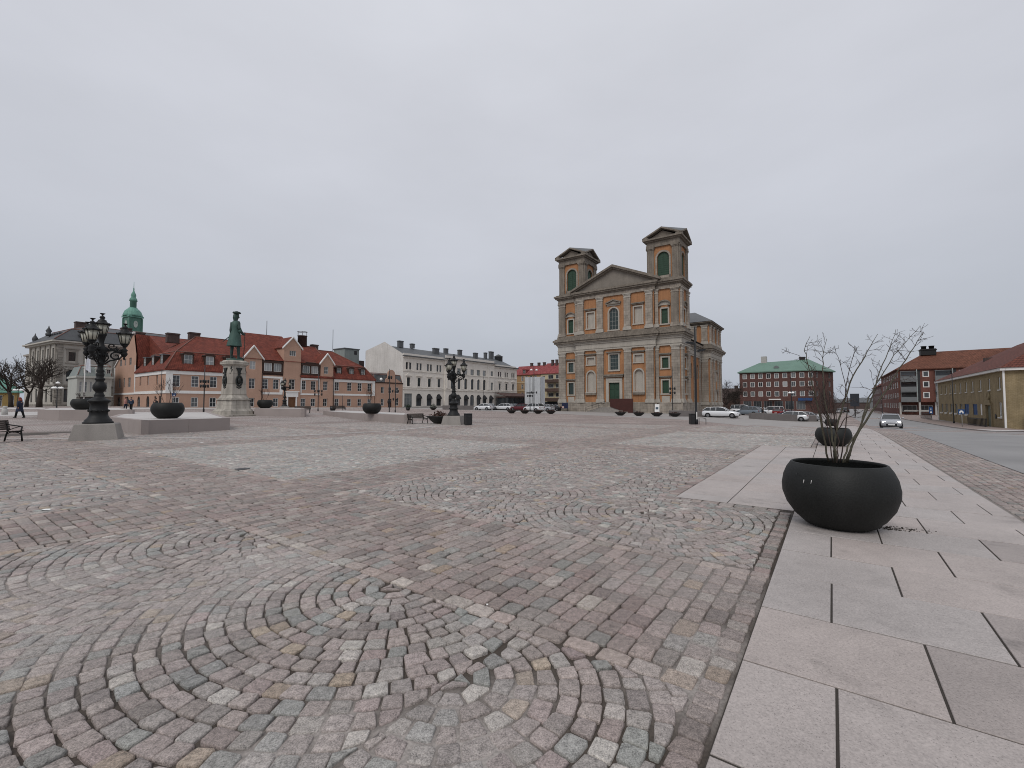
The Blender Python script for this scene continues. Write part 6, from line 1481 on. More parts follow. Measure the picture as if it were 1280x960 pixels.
# small boat shaped bowls with plants
FOLD = mat("dry red brown plants", (.075, .04, .032), .9, .4, 6, 30, .5); FOLG = mat("dark evergreen leaves", (.028, .045, .025), .8, .4, 6, 30, .5)
def leafmass(mb, c, rx, ry, rz, n, s, rg, mi=0):
    for _ in range(n):
        a, b_ = rg.uniform(0, 6.28), rg.random() ** .6; z = rg.random(); p = Vector((c[0] + rx * b_ * math.cos(a), c[1] + ry * b_ * math.sin(a), c[2] + rz * z * (1 - b_ * .6)))
        u = Vector((rg.gauss(0, 1), rg.gauss(0, 1), rg.gauss(0, 1))).normalized() * s; v = u.cross(Vector((rg.gauss(0, 1), rg.gauss(0, 1), rg.gauss(0, 1)))).normalized() * s * .5
        mb.poly([p - u, p + v, p + u, p - v], mi)
def boat(label, loc, sc=1.0, fol=FOLD, tall=.35, seed=1, grp="low flower bowls in front of the church"):
    rg = random.Random(seed); t = thing("flower_bowl", label, "planter", loc, ROT_B + math.pi, grp); t.scale = (sc,) * 3
    mb = MB(); mb.lathe([(.1, .0), (.35, .02), (.7, .25), (.95, .5), (1.0, .55), (.93, .55), (.85, .46), (.2, .44)], 20, sy=.62); mb.build("bowl", IRON, t)
    mb = MB(); leafmass(mb, (0, 0, .45), .85, .5, tall, 160, .11, rg); mb.build("plants", fol, t); return t
for k, (px, py, lab) in enumerate(((775.5, 519.5, "low flower bowl left of the rust red ramp end"), (798.5, 520, "low flower bowl just right of the rust red ramp"), (821, 520.6, "low flower bowl under the white sign stand"), (843.5, 521, "low flower bowl at the foot of the slim lamp by the church"),
        (688.5, 517.5, "low flower bowl left of the church corner"), (672.5, 517.2, "low flower bowl in front of the white hatchback"), (656, 517, "low flower bowl in front of the dark red car"), (639.5, 516.8, "leftmost low flower bowl before the parked cars"))):
    boat(lab, spot(px, py), .9, FOLD, .3, k)
boat("broad bowl of dry red brown plants left of the middle ornate lamp", spot(547.5, 529.5), 1.05, FOLD, .55, 20, None)
boat("dark bowl with a tall shrub before the arches of the white building", spot(541.5, 512.5), .95, FOLG, 1.1, 21, None)
t = thing("round_pot", "small round dark shrub pot before the white building", "planter", spot(510, 513.2)); MB().lathe([(.25, 0), (.42, .35), (.36, .6), (.3, .58)], 14).build("pot", IRON, t); mb = MB(); leafmass(mb, (0, 0, .55), .5, .5, .75, 160, .1, random.Random(4)); mb.build("plants", FOLG, t)
t = thing("round_pot", "small dark pot between the slim lamp and the salmon building", "planter", spot(416, 514)); MB().lathe([(.3, 0), (.45, .4), (.4, .75), (.34, .72)], 14).build("pot", IRON, t); mb = MB(); leafmass(mb, (0, 0, .7), .42, .42, .3, 80, .09, random.Random(5)); mb.build("plants", FOLD, t)
# ================================================================ LAMPS AND POLES
BLACKI = mat("black cast iron", (.010, .0105, .011), .55, .35, 6, 40, .25, 0, .3); LGLASS = mat("cloudy lantern glass", (.42, .41, .34), .25, .2, 2, 10, .05, 0, .5)
PLINTHM = mat("lamp plinth granite", (.27, .25, .23), .75, .3, 1.4, 40, .25, 0, .3, .5); LWHITE = mat("white lamp shade", (.8, .8, .78), .4, .05)
def candelabra(label, loc, rot, prot):
    t = thing("ornate_lamp", label, "street lamp", loc, rot, "ornate three armed lamps on granite plinths")
    mb = MB(); a, b_ = .84, .66
    mb.add([(-a, -a, -.2), (a, -a, -.2), (a, a, -.2), (-a, a, -.2), (-b_, -b_, .66), (b_, -b_, .66), (b_, b_, .66), (-b_, b_, .66), (-b_ + .03, -b_ + .03, .7), (b_ - .03, -b_ + .03, .7), (b_ - .03, b_ - .03, .7), (-b_ + .03, b_ - .03, .7)],
           [(8, 9, 10, 11)] + [(r_ * 4 + i, r_ * 4 + (i + 1) % 4, r_ * 4 + 4 + (i + 1) % 4, r_ * 4 + 4 + i) for r_ in (0, 1) for i in range(4)]); mb.build("plinth", PLINTHM, t, (0, 0, 0), prot - rot)
    mb = MB(); mb.lathe([(.66, .69), (.66, .76), (.60, .80), (.58, .86), (.50, .92), (.44, 1.0), (.41, 1.06), (.40, 1.2), (.43, 1.24), (.42, 1.30), (.39, 1.34), (.38, 1.55), (.42, 1.60), (.50, 1.66), (.50, 1.71), (.40, 1.76), (.27, 1.83), (.22, 1.9), (.24, 1.95), (.20, 2.0), (.17, 2.08), (.26, 2.16), (.31, 2.26), (.30, 2.38), (.22, 2.5), (.17, 2.58), (.23, 2.63), (.23, 2.68), (.15, 2.74), (.19, 2.84), (.19, 2.88), (.14, 2.95), (.19, 3.02), (.13, 3.1), (.13, 3.3), (.21, 3.36), (.13, 3.42), (.16, 3.6), (.26, 3.74), (.24, 3.86), (.30, 3.95), (.28, 4.06), (.16, 4.14), (.11, 4.3), (.15, 4.45), (.19, 4.6), (.24, 4.66), (.10, 4.70)], 18)
    for k in range(10):
        q = k * .6283; mb.blob((.41 * math.cos(q), .41 * math.sin(q), 1.26), .07, 5, 0, (1, 1, .8)); mb.blob((.25 * math.cos(q), .25 * math.sin(q), 3.74), .06, 5, 0, (1, 1, 1.3))
    for k in range(6):
        q = k * 1.047; mb.tube([(.2 * math.cos(q), .2 * math.sin(q), 3.45), (.33 * math.cos(q), .33 * math.sin(q), 3.62), (.27 * math.cos(q), .27 * math.sin(q), 3.85)], [.03, .035, .02], 5)
    mb.build("column", BLACKI, t).scale = (.79, .79, 1)
    def lantern(x, y, z):
        c = (x, y, z); mb = MB(); mb.lathe([(.05, 0), (.15, .02), (.16, .06)], 12, c); mb.lathe([(.255, .46), (.31, .48), (.30, .52), (.20, .58), (.15, .64), (.15, .68), (.10, .7), (.07, .74), (.10, .78), (.09, .84), (.03, .88), (.03, .92), (.09, .97), (.10, .99), (.02, 1.0)], 12, c)
        for k in range(8): q = k * math.pi / 4; mb.tube([(x + .155 * math.cos(q), y + .155 * math.sin(q), z + .05), (x + .25 * math.cos(q), y + .25 * math.sin(q), z + .47)], .010, 4)
        for k in range(8): q = k * math.pi / 4; mb.blob((x + .29 * math.cos(q), y + .29 * math.sin(q), z + .52), .035, 4)
        o = mb.build("lantern", BLACKI, t); MB().lathe([(.145, .05), (.24, .465)], 12, c).build("glass", LGLASS, o)
    lantern(0, 0, 4.62)
    for k in range(3):
        q = k * 2.0944; d = Vector((math.cos(q), math.sin(q), 0)); Lr = .79; mb = MB()
        P = lambda r_, z: d * r_ + Vector((0, 0, z))
        mb.tube([P(.1, 3.93), P(.4, 3.99), P(.6, 3.93), P(Lr, 3.97)], [.055, .05, .05, .06], 6)
        sp = [P(.5 + .24 * math.cos(u) * (1 - u / 11), 3.72 + .22 * math.sin(u) * (1 - u / 11)) for u in [i * .5 for i in range(18)]]; mb.tube(sp, [.034] * 12 + [.028] * 6, 5)
        sp = [P(.36 + .17 * math.cos(-u) * (1 - u / 10), 4.17 + .16 * math.sin(-u) * (1 - u / 10)) for u in [i * .5 for i in range(15)]]; mb.tube(sp, [.028] * 15, 5)
        mb.tube([P(.14, 3.35), P(.3, 3.5), P(.62, 3.6), P(.84, 3.9)], [.03, .035, .03, .03], 5)
        for i in range(6): mb.blob(P(.22 + .11 * i, 4.0 + .03 * (i % 2)), .055, 5)
        e = P(Lr, 0); mb.lathe([(.01, 3.56), (.05, 3.62), (.03, 3.68), (.10, 3.78), (.13, 3.86), (.08, 3.95), (.13, 4.02), (.06, 4.1), (.05, 4.16), (.12, 4.22), (.13, 4.27), (.06, 4.3)], 10, (e.x, e.y, 0)); mb.build("arm", BLACKI, t)
        lantern(e.x, e.y, 4.26)
    return t
candelabra("largest ornate black lamp with cloudy glass lanterns, nearest one at the left", spot(122, 549), R(50), R(33))
candelabra("ornate black lamp in front of the salmon building doorway, right of the statue", spot(355.5, 513), R(35), R(20)).scale = (.92,) * 3
candelabra("ornate black lamp beside the black bin in mid square", spot(567, 530.5), R(12), R(-8)).scale = (.93,) * 3
STEELD = mat("dark grey steel", (.018, .019, .021), .45, .2, 4)
def pole(label, loc, h, r_=.06, heads=(), arms=(), base=.35, flood=None, cat="lamp post", name="lamp_post", grp=None):
    t = thing(name, label, cat, loc, 0, grp); MB().lathe([(r_ * 1.7, -.1), (r_ * 1.7, base), (r_ * 1.1, base + .1), (r_, h * .5), (r_ * .75, h)], 10).build("pole", STEELD, t)
    for z, L_, k, kind in heads:
        for i in range(k):
            q = i * 2 * math.pi / k + .3; d = Vector((math.cos(q), math.sin(q), 0)); mb = MB(); mb.tube([Vector((0, 0, z)), d * L_ + Vector((0, 0, z + .04))], .025, 5)
            c = d * L_ + Vector((0, 0, z))
            if kind == 'spot': mb.lathe([(.08, -.22), (.11, -.1), (.11, .12), (.06, .18)], 8, c)
            o = mb.build("lamp_arm", STEELD, t)
            if kind == 'shade': MB().lathe([(.05, .22), (.20, .10), (.28, -.02), (.25, -.05), (.05, -.06)], 12, c).build("lamp_shade", LWHITE, t)
    if flood:
        for z, s_ in flood:
            mb = MB(); mb.tube([(0, 0, z), (s_ * .3, -.1, z)], .03, 5); mb.extr([(s_ * .2, -.25, z - .1), (s_ * .75, -.25, z + .05), (s_ * .75, -.25, z + .15), (s_ * .2, -.25, z + .1)], (0, .3, 0)); mb.build("floodlight", STEELD, t)
    return t
G1 = "slim modern lamp posts on the square"
l870 = spot(870.5, 530.5)
t = pole("tall slim dark lamp post with two floodlights and a bin at its foot", l870, 7.9, .085, (), flood=((5.9, 1), (6.5, -1)), grp=G1)
MB().box(-.04, .04, -.105, -.095, .3, 1.0).build("sticker", WHITEP, t)
def bin_(label, loc, w_, h_, rot=0):
    t = thing("litter_bin", label, "bin", loc, rot); mb = MB(); mb.bbox(-w_ / 2, w_ / 2, -w_ / 2, w_ / 2, .04, h_, .02); mb.build("body", IRON, t); mb = MB(); mb.bbox(-w_ / 2 - .01, w_ / 2 + .01, -w_ / 2 - .01, w_ / 2 + .01, h_ + .004, h_ + .05, .02); mb.build("lid", STEELD, t)
    mb = MB(); mb.box(-w_ * .3, w_ * .3, -w_ / 2 - .008, -w_ / 2 - .002, h_ * .72, h_ * .84); mb.build("slot", DFR, t); MB().box(-w_ * .4, w_ * .4, -w_ * .4, w_ * .4, -.1, .04).build("foot", STEELD, t)
bin_("narrow black litter bin beside the tall post with floodlights", l870 + Vector((-.36, -.02, 0)), .36, .82); bin_("black litter bin right of the middle ornate lamp", spot(585, 531.5), .46, .80, R(30))
t = thing("bicycle_hoop", "small dark steel hoop beside the tall slim lamp post", "bicycle stand", l870 + Vector((.42, .0, 0))); MB().tube([(-.2, 0, -.05), (-.2, 0, .52), (.1, 0, .52), (.35, 0, .45), (.35, 0, -.05)], .025, 6).build("hoop", STEELD, t)
pole("slim lamp post with four spotlights before the salmon building left of the statue", spot(254.5, 515), 5.9, .06, ((3.9, .42, 4, 'spot'), (3.3, .4, 4, 'spot')), grp=G1)
pole("slim lamp post with small spotlights in front of the church right tower", spot(841, 518.5), 8.2, .07, ((4.4, .5, 4, 'spot'), (3.7, .5, 4, 'spot')), grp=G1)
pole("slim lamp post with white lamp head by the right parking wall", spot(990, 526), 6.8, .07, ((6.6, .35, 4, 'none'), (4.3, .3, 2, 'shade')), grp=G1)
pole("slim lamp post with spotlights before the third white gable of the salmon building", spot(397.5, 514), 6.2, .055, ((3.1, .5, 4, 'spot'), (2.6, .5, 2, 'spot')), grp=G1)
pole("slim lamp post with top lantern before the scroll gabled house", spot(486.5, 519), 5.5, .055, ((4.5, .2, 3, 'spot'), (1.6, .12, 2, 'spot')), grp=G1)
pole("slim lamp post with spotlights right beside the scroll gabled house", spot(494, 515.5), 5.4, .055, ((3.2, .4, 4, 'spot'), (2.0, .3, 2, 'spot')), grp=G1)
pole("slim lamp post with white top lamps before the wrapped scaffold", spot(667.5, 515.5), 8.5, .07, ((7.6, .5, 2, 'shade'), (3.6, .5, 2, 'spot')), grp=G1)
pole("slim lamp post with dark spotlights left of the one with white top lamps", spot(662.5, 514.5), 6.8, .06, ((3.7, .6, 4, 'spot'), (3.1, .5, 4, 'spot')), grp=G1)
pole("plain thin post before the left corner of the salmon building", at(201, 70), 6.3, .05)
pole("plain thin lamp post on the square near the long low platform", at(428, 62), 2.4, .03)
pole("tall thin lamp post before the arched white building", at(604, 118), 8.6, .06, ((8.5, .3, 2, 'none'),))
pole("street lamp with white shades in front of the sandstone building", at(71, 62), 3.3, .05, ((2.9, .45, 4, 'shade'), (3.6, .02, 1, 'shade'))); pole("street lamp with white shades among the bare trees at far left", at(22, 66), 2.9, .05, ((2.6, .4, 3, 'shade'),))
t = pole("tall dark street lamp with one arm before the yellow brick building", spot(1192.5, 530), 7.3, .06); MB().tube([(0, 0, 7.3), (-.5, -.1, 7.42), (-1.0, -.2, 7.42)], [.05, .04, .07], 6).build("lamp_arm", STEELD, t)
pole("distant thin dark lamp post down the street near the moving car", at(1102.5, 118), 6.2, .08)
t = thing("wall_lamp", "white globe lamp above the scroll gabled house corner", "lamp", p1 + Vector((0, 0, 6.9)) - BX * .8 + AX * 1.2); MB().blob((0, 0, 1.1), .38, 10).build("globe", LWHITE, t); MB().tube([(.0, .6, .5), (0, 0, .5), (0, 0, .8)], .05, 5).build("bracket", STEELD, t)
q = at(104.5, 74); t = thing("flagpole", "white flagpole with a hanging pale banner before the pale annexe", "flagpole", q); MB().tube([(0, 0, 0), (0, 0, 10.4)], [.09, .05], 8).build("pole", WHITEP, t); MB().blob((0, 0, 10.4), .12, 6).build("finial", WHITEP, t)
mb = MB(); vs = [(.1 + i * .14, .10 * math.sin(i * 1.7 + j * .4), 9.4 - j * .38 - .1 * i) for j in range(9) for i in range(7)]; mb.add(vs, [(j * 7 + i, j * 7 + i + 1, (j + 1) * 7 + i + 1, (j + 1) * 7 + i) for j in range(8) for i in range(6)], 0, True); mb.build("banner", mat("pale banner cloth", (.55, .57, .62), .8, .2, 2), t)

# ---------------------------------------------------------------- road signs
def sign(label, loc, w_, h_, z, rot, icon):
    t = thing("road_sign", label, "sign", loc, rot); MB().tube([(0, 0, -.1), (0, 0, z + h_)], .035, 7).build("post", GFR, t)
    mb = MB(); mb.bbox(-w_ / 2, w_ / 2, -.06, -.036, z, z + h_, .008); o = mb.build("sign_panel", BLUES, t)
    mb = MB(); icon(Face((0, -.06, 0)), mb, z, w_, h_); mb.build("symbol", LWHITE, t)
def ic_zone(f, mb, z, w_, h_):
    f.extr(mb, [(-.32 * w_, z + .2 * h_), (-.12 * w_, z + .2 * h_), (-.12 * w_, z + .42 * h_), (.12 * w_, z + .42 * h_), (.12 * w_, z + .2 * h_), (.32 * w_, z + .2 * h_), (.32 * w_, z + .5 * h_), (.1 * w_, z + .78 * h_), (-.1 * w_, z + .78 * h_), (-.32 * w_, z + .5 * h_)], -.012, -.002)
def ic_person(f, mb, z, w_, h_):
    f.extr(mb, [(-.3 * w_, z + .15 * h_), (.3 * w_, z + .15 * h_), (0, z + .5 * h_)], -.012, -.002); f.extr(mb, [(.12 * w_ * math.cos(k), z + .68 * h_ + .1 * h_ * math.sin(k)) for k in [i * .7854 for i in range(8)]], -.012, -.002)
def towards(p): return math.atan2(-p.y, -p.x) + math.pi / 2
q = spot(1203, 534.5); sign("small blue road sign with white symbol before the yellow brick building", q, .62, .58, 1.55, towards(q) - R(25), ic_zone)
q = at(1163.5, 92); sign("tall narrow blue road sign at the far end of the yellow brick building", q, .62, 1.5, .9, towards(q) - R(20), ic_person)
q = at(217, 68); sign("small blue sign by the salmon building left corner", q, .5, .5, 2.0, towards(q), ic_person)

# ================================================================ BENCHES
def bench(label, loc, rot):
    t = thing("bench", label, "bench", loc, rot, "iron park benches")
    for x in (-.85, .85):
        mb = MB(); mb.tube([(x, .36, 0), (x, .30, .25), (x, .24, .44), (x, .28, .62), (x, .36, .86)], [.03, .03, .035, .03, .03], 6); mb.tube([(x, -.36, 0), (x, -.33, .25), (x, -.30, .42), (x, -.33, .60)], [.03, .028, .032, .026], 6)
        mb.tube([(x, -.31, .41), (x, 0, .39), (x, .24, .41)], .028, 6); mb.tube([(x, -.36, .60), (x, -.2, .64), (x, .1, .68), (x, .30, .72)], .025, 6); mb.tube([(x, -.32, .28), (x, -.2, .36), (x, 0, .39)], .018, 5); mb.tube([(x, .28, .3), (x, .15, .37), (x, 0, .39)], .018, 5); mb.tube([(x, .22, .46), (x, 0, .55), (x, -.25, .62)], .016, 5)
        mb.build("end_frame", BLACKI, t)
    SM_ = MB().bbox(-.95, .95, -.035, .035, 0, .028, .006).mesh("slat", [mat("dark bench slat", (.04, .03, .024), .6, .3, 4)])
    for k in range(6): link("slat", SM_, t, (0, -.27 + k * .09, .43 - .004 * k))
    for k in range(5): link("slat", SM_, t, (0, .265 + .022 * k, .52 + k * .082), (R(75), 0, 0))
    return t
q = spot(17, 552); bench("black iron bench at the left edge of the picture", q + Vector((-.1, -.75, 0)), R(92))
bench("wooden slatted bench left of the middle ornate lamp", spot(522, 529.5), R(52)).scale = (.86,) * 3; 
q = spot(378, 516.5); bench("bench far off between the statue and the long low platform", q, R(20)); bench("bench by the small dark pot before the salmon building", at(424, 68), R(40))
t = thing("bollard", "short grey stone bollard at the far left behind the bench", "bollard", at(6.5, 43)); MB().lathe([(.22, -.1), (.22, .5), (.17, .56), (.14, .62), (.2, .7), (.12, .86)], 10).build("post", CONC, t)

# ================================================================ STATUE
BRONZE = mat("green bronze", (.030, .060, .052), .55, .5, 1.6, 12, .2, .2, .45, .8, (.012, .022, .020)); BRONZEL = mat("pale green bronze", (.048, .098, .082), .6, .4, 1.5, 12, .2, .1, .4, 1.0, (.03, .06, .05)); BRONZED = mat("black bronze relief", (.014, .018, .017), .5, .4, 3, 20, .3, .2, .5)
PEDM = brickmat("weathered pedestal granite", (.36, .33, .29), (.43, .40, .35), (.2, .18, .15), 2.2, 1.05, .02, .8, .45, .4)
sp_ = at(292, 46.5); ST = thing("statue", "green bronze statue of a coated man in a hat on a granite pedestal", "statue", sp_, R(60)); ST.scale = (.71, .71, 1.04)
def octo(r0, r1, z0, z1, m, name, ch=.30):
    mb = MB()
    def rg8(r_): c = r_ * (1 - ch); return [(r_, -c), (r_, c), (c, r_), (-c, r_), (-r_, c), (-r_, -c), (-c, -r_), (c, -r_)]
    v_ = [(*p, z0) for p in rg8(r0)] + [(*p, z1) for p in rg8(r1)]; mb.add(v_, [tuple(range(8))[::-1], tuple(range(8, 16))] + [(i, (i + 1) % 8, 8 + (i + 1) % 8, 8 + i) for i in range(8)]); mb.build(name, m, ST)
octo(3.6, 3.6, -.5, .12, PEDM, "step"); octo(2.25, 2.2, .12, .42, PEDM, "base_course"); octo(2.1, 1.85, .43, .7, PEDM, "base_course"); octo(1.82, 1.66, .7, 1.55, PEDM, "base_block"); octo(1.85, 1.85, 1.552, 1.68, PEDM, "moulding"); octo(1.6, 1.35, 1.69, 2.0, PEDM, "moulding")
octo(1.33, 1.16, 2.0, 4.95, PEDM, "shaft"); octo(1.24, 1.42, 4.95, 5.1, PEDM, "moulding"); octo(1.52, 1.52, 5.102, 5.36, PEDM, "top_slab"); octo(1.35, 1.2, 5.362, 5.5, PEDM, "moulding")
MB().lathe([(1.12, 5.5), (1.1, 5.6), (.95, 5.68)], 18).build("bronze_base", BRONZEL, ST)
for k, ang in enumerate((0, math.pi / 2, math.pi, -math.pi / 2)):
    f = Face((math.sin(ang) * 1.22, -math.cos(ang) * 1.22, 0), ang); mb = MB()
    rg = random.Random(k)
    P = lambda u, z, d=-.06: tuple(f.p(u, z, d))
    mb.tube([P(.42 * math.cos(q), 3.45 + .46 * math.sin(q), -.10) for q in [i * .45 for i in range(15)]], .10, 6)
    for i in range(22): q = i * .2856; mb.blob(P(.45 * math.cos(q), 3.45 + .5 * math.sin(q), -.12), .09, 5)
    mb.blob(P(0, 3.45, -.06), .3, 8, 0, (1, .8, 1.1)); f.extr(mb, [(-.42, 4.75), (.42, 4.75), (.2, 4.4), (.12, 3.95), (-.12, 3.95), (-.2, 4.4)], -.14, .05); 
    for i in range(8): mb.blob(P(rg.uniform(-.4, .4), 4.6 - .07 * i, -.12), .07, 4)
    mb.tube([P(-.35, 2.85), P(0, 2.72), P(.35, 2.85)], .07, 5)
    mb.build("bronze_relief", BRONZED, ST)
for k in range(4):
    ang = math.pi / 4 + k * math.pi / 2; f = Face((math.sin(ang) * 1.32, -math.cos(ang) * 1.32, 0), ang); rg = random.Random(50 + k); mb = MB()
    for i in range(16): mb.blob(tuple(f.p(rg.uniform(-.16, .16), 4.75 - i * .115, -.02)), .11 + .03 * rg.random(), 5)
    mb.build("bronze_garland", BRONZED, ST)
# the figure: one continuous body grown from joined limbs, faces +x (to the right), one leg forward, hand on a cane
Zb = 5.66; K = 2.62 / 1.0            # scale: a 4.4 m figure
def fig(pts, rad, mb, n=10): mb.tube([(x * K * 1.28, y * K * 1.28, Zb + z * K) for x, y, z in pts], [r_ * K * 1.2 for r_ in rad], n)
def remesh(o, vox, sm=4):
    m_ = o.modifiers.new("remesh", 'REMESH'); m_.mode = 'VOXEL'; m_.voxel_size = vox; m_.use_smooth_shade = True; s_ = o.modifiers.new("smooth", 'SMOOTH'); s_.iterations = sm; s_.factor = .5
mb = MB()
for s_, fx in ((-1, .10), (1, -.09)):       # legs, feet pointing forward
    y = s_ * .085; fig([(fx * .1, y, .92), (fx * .55, y, .62), (fx * .7, y * 1.1, .50), (fx, y * 1.15, .28), (fx * 1.0, y * 1.2, .10), (fx * 1.0, y * 1.2, .05)], [.105, .085, .066, .070, .047, .05], mb)
    fig([(fx - .05, y * 1.2, .045), (fx + .06, y * 1.25, .045), (fx + .19, y * 1.35, .03)], [.05, .048, .03], mb); fig([(fx, y * 1.15, .46), (fx, y * 1.15, .42)], [.075, .07], mb)
fig([(0, 0, .86), (.0, 0, 1.0), (.0, 0, 1.15), (.01, 0, 1.30), (.01, 0, 1.42), (.02, 0, 1.50)], [.15, .155, .16, .175, .16, .07], mb, 12)
fig([(.02, 0, 1.46), (.03, 0, 1.58)], [.06, .055], mb); fig([(.035, 0, 1.56), (.045, 0, 1.64), (.045, 0, 1.72), (.03, 0, 1.77)], [.06, .088, .092, .06], mb)
fig([(.125, 0, 1.66), (.155, 0, 1.635), (.125, 0, 1.615)], [.018, .022, .014], mb)          # nose
fig([(-.03, 0, 1.72), (-.06, -.02, 1.6), (-.05, -.03, 1.48)], [.08, .085, .06], mb)          # long hair
for s_ in (-1, 1): fig([(.02, s_ * .16, 1.40), (.02, s_ * .19, 1.38)], [.075, .08], mb)
fig([(.02, -.18, 1.40), (.03, -.24, 1.18), (.10, -.22, 1.08), (.24, -.16, .99), (.30, -.13, .98)], [.075, .062, .058, .05, .042], mb)      # arm to the cane
fig([(.01, .18, 1.40), (-.06, .25, 1.20), (-.04, .24, 1.06), (.10, .17, 1.0)], [.075, .064, .056, .045], mb)
for k in range(5): fig([(.30, -.15 + .014 * k, .985), (.345, -.15 + .016 * k, .985 - .004 * k), (.35, -.15 + .016 * k, .945)], [.016, .014, .012], mb, 6)
body = mb.build("figure", BRONZE, ST); remesh(body, .055, 3)
mb = MB(); nseg = 28; rows_ = [(1.46, .10, .115), (1.40, .17, .225), (1.25, .175, .20), (1.10, .165, .175), (.98, .20, .20), (.80, .225, .23), (.62, .25, .255), (.50, .27, .27)]
vs = []
for i, (z, rx, ry) in enumerate(rows_):
    for k in range(nseg):
        q = 2 * math.pi * k / nseg; pl_ = 1 + (.07 * math.sin(q * 7) + .03 * math.sin(q * 13 + 1)) * max(0, (1.02 - z)) * 2.0
        vs.append(((rx * math.cos(q) * pl_ - .01 - .05 * max(0, 1 - z)) * K * 1.34, ry * math.sin(q) * pl_ * K * 1.3, Zb + z * K))
mb.add(vs, [(i * nseg + k, i * nseg + (k + 1) % nseg, (i + 1) * nseg + (k + 1) % nseg, (i + 1) * nseg + k) for i in range(7) for k in range(nseg)], 0, True)
for s_ in (-1, 1): fig([(.05, s_ * .225, 1.14), (.10, s_ * .215, 1.07)], [.085, .075], mb, 8)
mb.build("coat", BRONZEL, ST)
mb = MB(); c = (.03 * K, 0, Zb + 1.75 * K); mb.lathe([(.02, .0), (.09, .0), (.10, .05), (.09, .095), (.05, .115), (.01, .12)], 16, (0, 0, 0)); 
for i in range(len(mb.v)): x, y, z = mb.v[i]; mb.v[i] = (c[0] * 1.28 + x * K * 1.25, c[1] + y * K * 1.25, c[2] + z * K)
vs = []
for i, (r_, up) in enumerate(((.085, .0), (.15, .02), (.185, .055), (.17, .085))):
    for k in range(24): q = 2 * math.pi * k / 24; tri = .5 + .5 * math.cos(3 * q); rr = r_ * (1 - .22 * (1 - tri) * (i > 0)); vs.append((c[0] * 1.28 + rr * math.cos(q) * K * 1.25, c[1] + rr * math.sin(q) * K * 1.25, c[2] + (up * (.95 - .35 * tri) + .01) * K))
mb.add(vs, [(i * 24 + k, i * 24 + (k + 1) % 24, (i + 1) * 24 + (k + 1) % 24, (i + 1) * 24 + k) for i in range(3) for k in range(24)], 0, True); mb.build("hat", BRONZE, ST)
mb = MB(); fig([(.345, -.12, 1.02), (.33, -.12, .5), (.30, -.12, .02)], [.014, .012, .012], mb, 6); fig([(.345, -.12, 1.02), (.345, -.12, 1.05)], [.02, .018], mb, 6); mb.build("cane", BRONZE, ST)
mb = MB(); fig([(.05, .25, 1.0), (-.15, .27, .85), (-.38, .28, .66)], [.016, .018, .012], mb, 6); mb.build("sword", BRONZE, ST)
mb = MB(); fig([(-.18, .02, 1.40), (-.20, .02, 1.1), (-.2, .02, 1.0)], [.04, .05, .03], mb, 8); mb.build("sash", BRONZE, ST)

